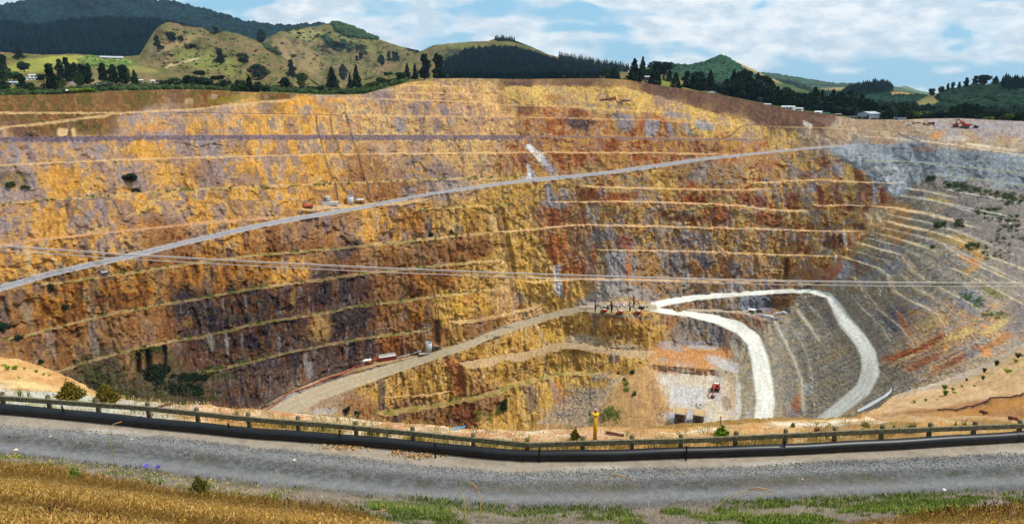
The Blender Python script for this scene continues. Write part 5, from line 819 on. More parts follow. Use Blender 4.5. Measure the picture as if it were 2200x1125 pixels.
# soil beyond the rail
sz = (soilz * 1.0) + 0 * Rn; s1 = fbm(Un / 60, Vn / 6, 221, 4, .6); s2 = fbm(Un / 14, Vn / 4, 222, 4, .6); s3 = fbm(Un / 150, Vn / 16, 223, 3)
nmix(sz, (216, 178, 134)); nmix(sz * smooth(.5, .62, s1) * .8, (232, 210, 172)); nmix(sz * smooth(.5, .36, s1) * .7, (204, 132, 84)); nmix(sz * smooth(.6, .7, s2) * .5, (240, 228, 204)); nmix(sz * smooth(.4, .3, s2) * .5, (168, 112, 76))
nmix(sz * smooth(beam - 30, beam - 10, Vn) * smooth(.40, .55, s2 * .5 + n1 * .5) * .8, (170, 138, 66))
lf = sz * smooth(310, 230, Un)
nmix(lf * smooth(836, 826, Vn - (Un - 60) * .16), (228, 180, 118)); nmix(lf * smooth(836, 826, Vn - (Un - 60) * .16) * smooth(.5, .6, s1), (216, 158, 98)); nmix(lf * smooth(.55, .65, s2) * .4, (232, 186, 120)); nmix(lf * smooth(836, 842, Vn - (Un - 60) * .12), (206, 202, 192)); nmix(lf * np.exp(-((Vn - 826 - (Un - 60) * .15) / 5) ** 2) * .7, (246, 216, 150))
nmix(sz * smooth(230, 300, Un) * smooth(420, 330, Un), (206, 202, 192), .2); nmix(sz * np.exp(-((Un - 500) / 90) ** 2) * .5, (226, 158, 106))
ct = sz * smooth(1160, 1240, Un); nmix(ct * smooth(.2, .6, s3) * .7, (206, 158, 96)); nmix(ct * smooth(.48, .34, s3) * .8, (160, 122, 70))
ridge = interp([(1150, 940), (1300, 931), (1500, 926), (1650, 915), (1800, 908), (1900, 902), (2000, 900), (2200, 895)], Un)
nmix(ct * smooth(ridge - 6, ridge - 12, Vn) * smooth(1330, 1400, Un) * smooth(1900, 1840, Un) * .85, (146, 112, 52)); nmix(ct * np.exp(-((Vn - ridge + 2) / 4) ** 2) * smooth(.45, .6, s1) * .9, (240, 222, 190))
nmix(ct * np.exp(-((Un - 1760) / 60) ** 2 - ((Vn - 912) / 4) ** 2) * .9, (246, 236, 214)); nmix(ct * np.exp(-((Un - 1890) / 24) ** 2 - ((Vn - 911) / 4) ** 2) * .9, (240, 226, 200)); nmix(ct * np.exp(-((Un - 1280) / 100) ** 2 - ((Vn - 935) / 6) ** 2) * .8, (226, 176, 146))
rs = sz * smooth(1840, 1900, Un) * smooth(905, 890, Vn)
nmix(rs, (208, 168, 120)); nmix(rs * smooth(.5, .62, s1) * .7, (222, 184, 140)); l2 = 888 - (Un - 1990) * .13
nmix(rs * smooth(l2 - 8, l2 + 2, Vn + 12 * (s3 - .5)) * .85, (148, 96, 56)); nmix(rs * smooth(l2 - 8, l2 + 2, Vn) * smooth(.5, .6, s2) * .6, (176, 128, 84)); l3 = 893 - (Un - 1990) * .155
nmix(rs * smooth(1960, 2030, Un) * np.exp(-((Vn - l3 - 10) / 9) ** 2) * .7, (198, 138, 66)); nmix(rs * smooth(.56, .64, s2) * smooth(860, 780, Vn + 0 * Un) * .5, (150, 136, 84))
edg = np.interp(Un, e[:, 0], e[:, 1]); nmix(sz * smooth(1900, 1960, Un) * smooth(edg + 22, edg + 8, Vn) * .8, (176, 160, 142)); nmix(sz * smooth(1900, 1960, Un) * smooth(edg + 18, edg + 6, Vn) * smooth(.5, .6, s2) * .7, (206, 192, 172))
nmix((row >= nb + ng + ne) * 1.0 + 0 * Rn, (176, 130, 80))
onroad = smooth(gfar - 6, gfar + 6, Vn + wob * .6) * (1 - vg); cn *= (np.where(soilz, .74, .62) - .20 * onroad * (1 - soilz))[..., None] * (1.0 + .3 * (fbm(Un / 3, Vn / 3, 231, 2) - .4))[..., None]
m_near = mat_attr('near_ground', scales=((14.0, 0.22), (3.0, 0.12)), bump=(0.6, 0.05, 22.0))
def submesh(name, a, b):
    o = link(name, grid_mesh(name, P_near[a:b], cn[a:b], m_near, flip=True)); o['kind'] = 'structure'; return o
submesh('grass_bank', 0, nb + 1); submesh('gravel_road', nb, nb + ng + 1); submesh('soil_rim', nb + ng, len(Rn))
# ---------------------------------------------------------------- trees and shrubs one can tell apart
def leaf_cards(pts, size, col, seed, flat=0.0, cvar=.45):
    g = np.random.RandomState(seed); n = len(pts)
    a = g.randn(n, 3); a[:, 2] *= (1 - flat); a /= np.linalg.norm(a, axis=1, keepdims=True); b = np.cross(a, g.randn(n, 3)); b /= np.linalg.norm(b, axis=1, keepdims=True)
    s1 = size * (0.6 + .8 * g.rand(n, 1)); s2 = s1 * (.5 + .5 * g.rand(n, 1))
    P4 = np.stack([pts - a * s1, pts + b * s2, pts + a * s1, pts - b * s2], 1)
    cc = lin(col)[None] * (1 + cvar * (g.rand(n, 1) * 2 - 1)) * (1 + .15 * (g.rand(n, 3) - .5))
    return P4.reshape(-1, 3), np.arange(4 * n).reshape(-1, 4), np.repeat(cc, 4, 0)
def crown_points(kind, seed, n=900):
    g = np.random.RandomState(seed)
    def ell(c, r, k):
        d = g.randn(k, 3); d /= np.linalg.norm(d, axis=1, keepdims=True); return np.array(c) + d * np.array(r) * (0.55 + .5 * g.rand(k, 1) ** .6)
    if kind in ('spruce', 'cypress', 'poplar'):
        z = g.rand(n) ** (1.35 if kind != 'poplar' else 1.0) * .94 + .05; th = g.rand(n) * 6.283
        if kind == 'spruce': prof = .5 * (1 - z) ** .8 * (.62 + .5 * ((z * 9 + th / 6.28) % 1)) * (.75 + .35 * np.sin(3 * th + seed) * np.sin(11 * z))
        elif kind == 'cypress': prof = .5 * np.minimum(1, (1.02 - z) ** .72 * 1.12) * (.9 + .12 * np.sin(5 * th + 9 * z))
        else: prof = .5 * np.sin(np.clip(z * 1.05, 0, 1) * math.pi) ** .5 * (.85 + .25 * np.sin(4 * th + 14 * z))
        r = prof * (.35 + .65 * g.rand(n) ** .4); return np.stack([r * np.cos(th), r * np.sin(th), z], 1)
    if kind == 'pine':
        out = []
        for k in range(11):
            z = .16 + .76 * k / 10; w = .40 * (1 - abs(z - .42) * .95) ; a = g.rand() * 6.28; d = w * g.rand() * .8
            out.append(ell((d * math.cos(a), d * math.sin(a), z), (.17 * (1.25 - z * .6), .17 * (1.25 - z * .6), .10), n // 11))
        return np.concatenate(out)
    if kind == 'round':
        out = []
        for k in range(10):
            a = g.rand() * 6.28; z = .22 + .6 * g.rand(); d = .32 * math.sin(min(1, z) * 3.0) ** .5 * g.rand() ** .5
            out.append(ell((d * math.cos(a), d * math.sin(a), z), (.2, .2, .17), n // 10))
        return np.concatenate(out)
    if kind == 'umbrella':
        out = []
        for k in range(9):
            a = g.rand() * 6.28; d = .34 * g.rand() ** .6; z = .62 + .25 * (1 - d * 1.5) * g.rand() + .08
            out.append(ell((d * math.cos(a), d * math.sin(a), z), (.17, .17, .09), n // 9))
        return np.concatenate(out)
    if kind == 'bush':
        out = []
        for k in range(9):
            a = g.rand() * 6.28; d = .34 * g.rand() ** .6; z = .15 + .6 * (1 - d) * g.rand() + .1
            out.append(ell((d * math.cos(a), d * math.sin(a), z), (.2, .2, .2), n // 9))
        return np.concatenate(out)
m_bark = mat('bark', (86, 72, 60), rough=.95, spec=.05, var=.4, scale=6)
def trunk_mesh(seed, h=.85, r0=.045, limbs=6):
    g = np.random.RandomState(seed); mb = MB()
    pts = [(0, 0, -.04)] + [(.02 * g.randn(), .02 * g.randn(), h * k / 4) for k in range(1, 5)]
    mb.tube(pts, [r0 * (1 - .2 * k) for k in range(5)], 7)
    for k in range(limbs):
        z = h * (.3 + .6 * g.rand()); a = g.rand() * 6.28; l = .15 + .2 * g.rand(); mb.tube([(0, 0, z), (l * .6 * math.cos(a), l * .6 * math.sin(a), z + .05), (l * math.cos(a), l * math.sin(a), z + .12)], [r0 * .4, r0 * .25, r0 * .1], 5)
    return mb.mesh('trunk', m_bark)
class MB:
    """collects boxes, bars, tubes and prisms, then becomes ONE mesh"""
    def __init__(s): s.v = []; s.f = []
    def add(s, vs, fs):
        b = len(s.v); s.v += [tuple(x) for x in vs]; s.f += [tuple(b + i for i in q) for q in fs]; return s
    def box(s, c, d, rot=None, taper=1.0):
        x, y, z = d[0] / 2, d[1] / 2, d[2] / 2
        vs = [Vector((sx * x * (taper if sz > 0 else 1), sy * y * (taper if sz > 0 else 1), sz * z)) for sz in (-1, 1) for sx, sy in ((-1, -1), (1, -1), (1, 1), (-1, 1))]
        if rot is not None: vs = [rot @ v for v in vs]
        return s.add([v + Vector(c) for v in vs], [(0, 3, 2, 1), (4, 5, 6, 7), (0, 1, 5, 4), (1, 2, 6, 5), (2, 3, 7, 6), (3, 0, 4, 7)])
    def bar(s, a, b, w, h=None):
        a, b = Vector(a), Vector(b); d = b - a; h = h or w
        q = d.to_track_quat('X', 'Z').to_matrix(); return s.box((a + b) / 2, (d.length, w, h), q)
    def tube(s, pts, rad, n=8, cap=True):
        pts = [Vector(p) for p in pts]; rad = rad if hasattr(rad, '__len__') else [rad] * len(pts); rings = []
        up = Vector((0, 0, 1)); b0 = len(s.v)
        for i, p in enumerate(pts):
            t = (pts[min(i + 1, len(pts) - 1)] - pts[max(i - 1, 0)]).normalized(); ref = up if abs(t.z) < .95 else Vector((1, 0, 0))
            x = t.cross(ref).normalized(); y = x.cross(t)
            s.v += [tuple(p + rad[i] * (x * math.cos(2 * math.pi * k / n) + y * math.sin(2 * math.pi * k / n))) for k in range(n)]
        for i in range(len(pts) - 1):
            for k in range(n): s.f.append((b0 + i * n + k, b0 + i * n + (k + 1) % n, b0 + (i + 1) * n + (k + 1) % n, b0 + (i + 1) * n + k))
        if cap: s.f.append(tuple(b0 + k for k in range(n))[::-1]); s.f.append(tuple(b0 + (len(pts) - 1) * n + k for k in range(n)))
        return s
    def cyl(s, c, r, h, axis='z', n=20):
        d = Vector({'x': (1, 0, 0), 'y': (0, 1, 0), 'z': (0, 0, 1)}[axis]) * h / 2; return s.tube([Vector(c) - d, Vector(c) + d], r, n)
    def prism(s, prof, y0, y1):           # profile in x-z, extruded along y
        n = len(prof); vs = [(x, y0, z) for x, z in prof] + [(x, y1, z) for x, z in prof]
        return s.add(vs, [tuple(range(n)), tuple(range(2 * n - 1, n - 1, -1))] + [(i, i + n, (i + 1) % n + n, (i + 1) % n) for i in range(n)])
    def mesh(s, name, m=None, smooth_sh=False):
        me = bpy.data.meshes.new(name); me.from_pydata(s.v, [], s.f); bm = bmesh.new(); bm.from_mesh(me); bmesh.ops.recalc_face_normals(bm, faces=bm.faces); bm.to_mesh(me); bm.free()
        if m: me.materials.append(m)
        if smooth_sh:
            for p in me.polygons: p.use_smooth = len(p.vertices) == 4
        return me
    def obj(s, name, m, parent=None, smooth_sh=False): return link(name, s.mesh(name, m, smooth_sh), parent)
PROTO = {}
TCOL = {'dark': (40, 60, 38), 'black': (28, 46, 32), 'mid': (52, 74, 38), 'light': (98, 120, 46), 'olive': (78, 88, 40), 'grey': (92, 104, 78), 'lime': (132, 148, 44), 'blue': (34, 52, 48)}
def tree(u, vb, vt, w, kind, tone, label, hills=None, group=None, cat='tree', name=None, at=None, sink=.3):
    p = at if at is not None else hsurf(u, vb, hills)
    if p is None: p = hsurf(u, vb + 6, hills)
    if p is None: print('NO GROUND', u, vb, label); return None
    d = p.y * cp - (p.z - CAMZ) * sp; hh = (vb - vt) * d / F; ww = 1.32 * w * d / F
    var = int(u) % 3; key = (kind, tone, var); p = p - Vector((0, 0, sink))
    names = {'spruce': 'spruce_tree', 'cypress': 'cypress_tree', 'poplar': 'poplar_tree', 'pine': 'pine_tree', 'round': 'leafy_tree', 'umbrella': 'umbrella_pine', 'bush': 'bush'}
    if key not in PROTO:
        v_, f_, c_ = leaf_cards(crown_points(kind, 10 * var + len(kind), 1100), .05 if kind not in ('poplar', 'cypress') else .055, TCOL[tone], 3 + var)
        PROTO[key] = (raw_mesh('crown', v_, f_, c_, m_leaf, smooth_sh=False), trunk_mesh(var + 5, .8 if kind != 'bush' else .3, .04 if kind != 'umbrella' else .035))
    t = thing(name or names[kind], label, cat, p, rnd.random() * 6.28, group); t.scale = (ww, ww, hh)
    link('crown', PROTO[key][0], t); link('trunk', PROTO[key][1], t)
    return t
VG = ['valley_ground']; NH = ['near_hill']; FH = ['far_hill']; MH = ['middle_hill']; RH = ['right_hill']
one = [ # lone trees: u, base, top, width, kind, tone, label, ground
 (4, 160, 117, 34, 'pine', 'dark', 'dark pine cut by the left edge of the view, beside pale pasture', VG), (48, 155, 131, 26, 'round', 'dark', 'rounded dark tree standing alone in pale pasture near the left edge', VG),
 (38, 128, 100, 26, 'pine', 'blue', 'hazy blue pine in front of the plantation at far left', VG), (113, 199, 140, 40, 'pine', 'black', 'tall black pine standing above the scrub at left', VG),
 (168, 188, 154, 13, 'poplar', 'mid', 'slender grey green poplar beside the grey driveway', VG), (287, 183, 151, 22, 'spruce', 'dark', 'dark pointed conifer at the right end of the conifer row below the orchard', VG),
 (216, 193, 172, 46, 'bush', 'grey', 'broad rounded grey green bush below the conifer row', VG), (172, 201, 186, 38, 'bush', 'lime', 'bright lime bush behind the scrub at left', VG),
 (473, 139, 106, 31, 'pine', 'dark', 'broad dark pine alone on the low spur of the near pasture hill', NH), (520, 138, 113, 22, 'round', 'dark', 'smaller dark tree just right of the broad pine on the spur', NH),
 (556, 170, 137, 40, 'round', 'dark', 'dark spreading tree with a leaning head at the foot of the near hill', NH), (626, 168, 130, 24, 'pine', 'dark', 'tall two tiered dark pine in the dip between the pasture hills', NH),
 (612, 194, 168, 40, 'pine', 'black', 'low black tree against the scrub below the two tiered pine', VG), (650, 196, 155, 24, 'round', 'olive', 'tall thin tree with a pale trunk above the rim scrub', VG),
 (362, 92, 68, 24, 'round', 'dark', 'largest round dark tree of three on the upper slope beside the plantation', NH), (339, 108, 78, 22, 'pine', 'dark', 'dark tall tree at the edge of the plantation on the upper slope', NH),
 (387, 93, 76, 14, 'round', 'dark', 'small round dark tree, right one of three on the upper slope', NH), (461, 68, 58, 14, 'round', 'dark', 'dark tree on the crest of the near pasture hill', NH),
 (559, 92, 64, 14, 'poplar', 'dark', 'upright dark tree on the right shoulder of the near hill', NH), (641, 82, 69, 12, 'umbrella', 'dark', 'small open tree high on the pale pasture hill', FH),
 (818, 140, 118, 13, 'poplar', 'black', 'slim black column of a tree left of the pit rim, on far pasture', FH + MH), (895, 115, 107, 8, 'round', 'dark', 'tiny tree in the saddle between the two pasture hills', MH + FH),
 (736, 172, 138, 14, 'poplar', 'blue', 'hazy tall tree rising between the two dark firs', FH + MH + VG), (712, 192, 146, 36, 'spruce', 'black', 'ragged black fir at the left of the pair above the rim scrub', VG),
 (765, 192, 142, 26, 'spruce', 'black', 'narrow black fir at the right of the pair above the rim scrub', VG), (750, 190, 160, 16, 'spruce', 'black', 'short black fir between the pair above the rim scrub', VG),
 (832, 176, 154, 18, 'umbrella', 'mid', 'small open topped tree in the scrub left of the black pine group', VG), (911, 171, 119, 40, 'pine', 'black', 'tallest tree of the black pine group on the rim', VG),
 (940, 171, 118, 32, 'pine', 'black', 'right hand broad tree of the black pine group on the rim', VG), (875, 171, 137, 18, 'spruce', 'black', 'first pointed tree left in the black pine group on the rim', VG),
 (889, 171, 137, 16, 'spruce', 'black', 'second pointed tree in the black pine group on the rim', VG), (860, 171, 148, 24, 'round', 'dark', 'low tree at the left foot of the black pine group on the rim', VG),
 (1299, 170, 144, 20, 'round', 'mid', 'round green tree on the rim beside the white post', VG), (1315, 170, 146, 15, 'cypress', 'black', 'black cypress touching the round green tree on the rim', VG),
 (1359, 178, 129, 40, 'spruce', 'black', 'broad black fir left of the house on the right rim', VG), (1376, 172, 124, 24, 'spruce', 'dark', 'spiky tall fir behind the broad black fir', VG),
 (1394, 174, 147, 22, 'round', 'mid', 'green leafy tree over the house on the right rim', VG), (1406, 184, 138, 22, 'cypress', 'black', 'tall cone shaped cypress right of the house on the rim', VG),
 (1450, 192, 157, 20, 'cypress', 'black', 'shorter cone shaped cypress alone on the green slope', VG), (1437, 176, 147, 18, 'spruce', 'dark', 'pointed fir behind the green slope on the right rim', VG),
 (1522, 196, 152, 30, 'spruce', 'black', 'big dark fir left of the dome shaped greenhouse', VG), (1936, 258, 217, 24, 'round', 'dark', 'dark tree with a bare trunk beyond the workshop', VG),
 (1918, 248, 222, 12, 'spruce', 'dark', 'small fir right behind the workshop roof', VG), (2119, 258, 246, 20, 'bush', 'lime', 'bright lime bush on the bank right of the red excavators', VG), (1990, 254, 238, 26, 'round', 'light', 'pale yellow green tree left of the dark clump above the bank', VG),
 (1424, 172, 131, 60, 'round', 'blue', 'large round dark tree crowning the knoll behind the green slope', VG)]
for q in one: tree(*q[:7], hills=q[7])
def group_trees(lst, label, group, hills):
    for q in lst: tree(*q, label, hills, group)
group_trees([(132, 176, 130, 26, 'pine', 'dark'), (146, 178, 126, 28, 'pine', 'black'), (160, 180, 137, 26, 'pine', 'dark'), (178, 182, 139, 28, 'pine', 'black'), (193, 182, 139, 24, 'pine', 'dark'), (222, 182, 138, 32, 'pine', 'black'), (246, 182, 141, 30, 'pine', 'dark'), (262, 182, 141, 26, 'pine', 'black'), (273, 178, 141, 12, 'poplar', 'dark')],
            'dark conifer standing in the close row below the orchard', 'conifers in the row below the orchard', VG)
group_trees([(12, 178, 150, 34, 'round', 'mid'), (30, 174, 152, 34, 'round', 'mid'), (45, 190, 160, 24, 'pine', 'dark'), (58, 197, 176, 26, 'round', 'dark'), (6, 200, 170, 30, 'round', 'mid'), (30, 202, 188, 26, 'bush', 'light'), (72, 200, 184, 24, 'round', 'mid'), (92, 176, 158, 22, 'round', 'dark'), (135, 190, 168, 20, 'round', 'olive'), (50, 202, 190, 24, 'bush', 'light'), (200, 200, 188, 30, 'bush', 'light')],
            'green garden tree among the houses at far left', 'garden trees at far left', VG)
group_trees([(352, 189, 170, 30, 'round', 'dark'), (373, 188, 166, 24, 'round', 'mid'), (408, 188, 160, 40, 'round', 'dark'), (432, 186, 150, 26, 'umbrella', 'dark'), (438, 190, 164, 44, 'round', 'dark'), (470, 188, 161, 28, 'umbrella', 'blue'), (478, 192, 170, 26, 'round', 'dark'), (491, 188, 172, 8, 'poplar', 'dark')],
            'dark leafy tree in the clump behind the scrub on the left rim', 'trees behind the left rim scrub', VG)
group_trees([(505, 200, 178, 26, 'round', 'mid'), (520, 200, 170, 26, 'round', 'dark'), (537, 200, 163, 26, 'spruce', 'black'), (550, 200, 174, 24, 'round', 'dark'), (566, 200, 182, 24, 'round', 'mid'), (682, 200, 180, 24, 'bush', 'mid'), (800, 192, 172, 30, 'bush', 'mid'), (826, 184, 163, 32, 'bush', 'mid'), (848, 178, 164, 26, 'bush', 'mid')],
            'bushy tree close to the pit edge left of the centre', 'trees close to the left pit edge', VG)
belt = []
for (u, vt) in ((1475, 156), (1490, 154), (1500, 160), (1558, 172), (1572, 152), (1583, 156), (1592, 153), (1604, 156), (1622, 157), (1634, 166), (1645, 168), (1658, 184), (1668, 188), (1683, 184), (1700, 196), (1720, 197), (1733, 200), (1745, 190), (1760, 193), (1772, 202), (1786, 195), (1797, 200), (1806, 197), (1818, 198), (1830, 206), (1842, 204), (1856, 207), (1870, 216), (1884, 218), (1897, 224)):
    k = rnd.random(); belt.append((u, interp([(1470, 188), (1540, 200), (1600, 212), (1700, 230), (1800, 244), (1900, 254)], u), vt + rnd.uniform(-2, 2), rnd.uniform(26, 38), 'spruce' if k < .4 else 'pine' if k < .8 else 'round', 'black' if rnd.random() < .6 else 'dark'))
belt += [(q[0] + rnd.uniform(3, 10), q[1] + 2, q[2] + rnd.uniform(6, 16), q[3] * 1.1, rnd.choice(['pine', 'round', 'round', 'spruce']), rnd.choice(['dark', 'black', 'blue', 'dark'])) for q in belt]
group_trees(belt, 'dark tree in the long belt behind the buildings on the right rim', 'belt of trees on the right rim', VG)
group_trees([(1955, 256, 236, 22, 'round', 'mid'), (1968, 256, 238, 20, 'round', 'light'), (2004, 255, 240, 22, 'round', 'mid'), (2018, 255, 239, 22, 'round', 'mid'), (2030, 255, 236, 20, 'round', 'light'), (2160, 262, 243, 30, 'round', 'olive'), (2180, 262, 240, 34, 'round', 'dark'), (2198, 262, 236, 34, 'round', 'mid')],
            'green leafy tree beyond the grey bank at the right', 'leafy trees beyond the grey bank', VG)
group_trees([(2040, 257, 229, 20, 'pine', 'dark'), (2052, 257, 225, 24, 'pine', 'dark'), (2066, 257, 222, 26, 'pine', 'black'), (2080, 257, 223, 26, 'pine', 'dark'), (2094, 257, 224, 24, 'pine', 'black'), (2104, 257, 228, 18, 'pine', 'dark')] + [(2112 + 5 * k, 258, 238 + (k % 3), 8, 'cypress', 'dark') for k in range(7)],
            'dark tree of the clump behind the grey bank and red excavators', 'dark clump behind the grey bank', VG)
group_trees([(1997, 209, 189, 14, 'round', 'black'), (2016, 206, 184, 15, 'round', 'black'), (2031, 203, 180, 11, 'pine', 'black'), (2044, 200, 177, 12, 'pine', 'black'), (2055, 199, 177, 11, 'pine', 'black'), (2070, 192, 168, 16, 'pine', 'black'), (2090, 190, 164, 20, 'pine', 'black'), (2108, 188, 160, 26, 'round', 'black'), (2136, 186, 164, 22, 'spruce', 'black')],
            'dark tree on the skyline of the hill at the right edge', 'skyline trees of the right hill', RH)
group_trees([(1532, 136, 128, 7, 'round', 'black'), (1522, 137, 128.5, 6, 'round', 'black')], 'one of two small trees on the left shoulder of the cone shaped hill', 'two trees on the cone hill', ['cone_hill'])
group_trees([(836, 133, 111, 12, 'pine', 'dark'), (844, 133, 111, 14, 'pine', 'dark'), (851, 132, 113, 12, 'pine', 'dark')], 'dark tree in the square grove below the saddle', 'square grove below the saddle', FH + MH)
group_trees([(766, 131, 120, 9, 'pine', 'dark'), (772, 129, 114, 9, 'pine', 'dark'), (777, 126, 113, 8, 'pine', 'dark')], 'dark tree in the small gully grove of the pale hill', 'gully grove of the pale hill', FH)
# ---------------------------------------------------------------- machines, tanks and buildings
def depth(p): return p.y * cp - (p.z - CAMZ) * sp
def face(p, scr): return -math.atan2(p.x, p.y) + R(scr)            # heading by what it does in the picture: 0 right, 90 away, 180 left, 270 towards us
def mpp(p): return depth(p) / F
RED = mat('red_paint', (196, 62, 40), .5, var=.35, scale=1.2); DRED = mat('dark_red_paint', (128, 40, 40), .6, var=.3); ORANGE = mat('orange_paint', (206, 84, 40), .5, var=.3)
WHITE = mat('white_paint', (232, 232, 230), .45, var=.12, scale=.8); BLACK = mat('black_steel', (26, 26, 30), .6, var=.3); GLASS = mat('dark_glass', (22, 28, 36), .12, spec=.6, var=.2)
TYRE = mat('rubber', (34, 33, 34), .9, spec=.1, var=.3); YEL = mat('yellow_paint', (222, 162, 30), .5, var=.25); GREY = mat('grey_steel', (132, 132, 138), .55, var=.25, scale=1.0); LG = mat('galvanised', (178, 182, 188), .5, var=.18, scale=.7)
RUSTY = mat('rusty_steel', (190, 92, 46), .8, var=.3, col2=(96, 48, 44), scale=.5); DUST = mat('dusty_tray', (196, 164, 120), .9, spec=.05, var=.25); DARKB = mat('dark_brown_steel', (104, 78, 60), .7, var=.35); GREEN = mat('green_paint', (40, 110, 90), .5, var=.2); BLUE = mat('blue_paint', (70, 110, 190), .5, var=.2)
TANKW = mat('tank_cladding', (196, 198, 206), .5, var=.22, col2=(176, 140, 100), amt=.62, scale=.35); CONC = mat('concrete', (170, 160, 146), .9, spec=.1, var=.2); TIMB = mat('pale_timber', (190, 180, 160), .8, var=.25); HOSE = mat('red_hose', (188, 60, 50), .6, var=.2)
ROOFG = mat('grey_roof', (170, 174, 182), .5, var=.1, scale=.4); WALLG = mat('grey_cladding', (150, 160, 170), .55, var=.1, scale=.4); WALLW = mat('pale_cladding', (212, 212, 206), .6, var=.1, scale=.5)
def wheel(parent, x, y, r, w, name='wheel'):
    o = MB().cyl((x, y, r), r, w, 'y', 18).obj(name, TYRE, parent); MB().cyl((x, y, r), r * .5, w * 1.06, 'y', 12).obj('rim', GREY, o); return o
def haul_truck(label, p, rz, s):
    t = thing('haul_truck', label, 'dump truck', p, rz, None, s); t.scale = (s, s, s * 1.3)
    MB().box((0, 0, 1.5), (8.6, 2.4, .9)).box((3.9, 0, 1.2), (.5, 4.2, .7)).obj('chassis', DARKB, t)
    MB().prism([(4.35, .7), (4.55, .9), (4.55, 3.3), (3.0, 3.5), (3.0, .7)], -2.3, 2.3).obj('engine_hood', DARKB, t)
    g = MB()
    for k in range(7): g.box((4.57, 0, 1.7 + k * .19), (.06, 2.3, .1))
    g.obj('grille', BLACK, t)
    MB().box((3.4, 0, 3.1), (2.4, 5.0, .16)).obj('deck', DARKB, t)
    c = MB().box((3.1, 1.3, 3.9), (1.5, 1.6, 1.5), taper=.92).obj('cab', DARKB, t); MB().box((3.86, 1.3, 4.05), (.08, 1.35, .8)).obj('windscreen', GLASS, c)
    tr = MB().prism([(-4.9, 2.3), (-4.6, 2.0), (1.6, 1.9), (2.2, 4.6), (4.7, 4.75), (4.7, 4.95), (2.0, 4.95), (1.3, 4.5), (-4.9, 4.1)], -2.7, 2.7)
    tr.obj('tray', DUST, t)
    ld = MB()
    ld.prism([(-4.3, 4.0), (-3.2, 4.7), (-1, 5.3), (1.2, 5.35), (3.6, 5.2), (4.4, 4.96), (1.4, 4.45)], -2.2, 2.2); ld.obj('rock_load', DUST, t)
    MB().box((4.74, 0, 4.85), (.14, 5.45, .34)).obj('canopy_lip', LG, t)
    r_ = MB(); [r_.bar((4.5, y, 3.2), (4.5, y, 4.0), .07) for y in (-2.3, -1.2, 0, 2.3)]; r_.bar((4.5, -2.3, 4.0), (4.5, 2.3, 4.0), .07).bar((4.62, -1.4, 1.4), (4.62, -2.3, 3.1), .1).obj('handrail', GREY, t)
    for x, y, w in ((2.9, 2.0, 1.0), (2.9, -2.0, 1.0), (-2.6, 1.75, 1.7), (-2.6, -1.75, 1.7)): wheel(t, x, y, 1.25, w)
    return t
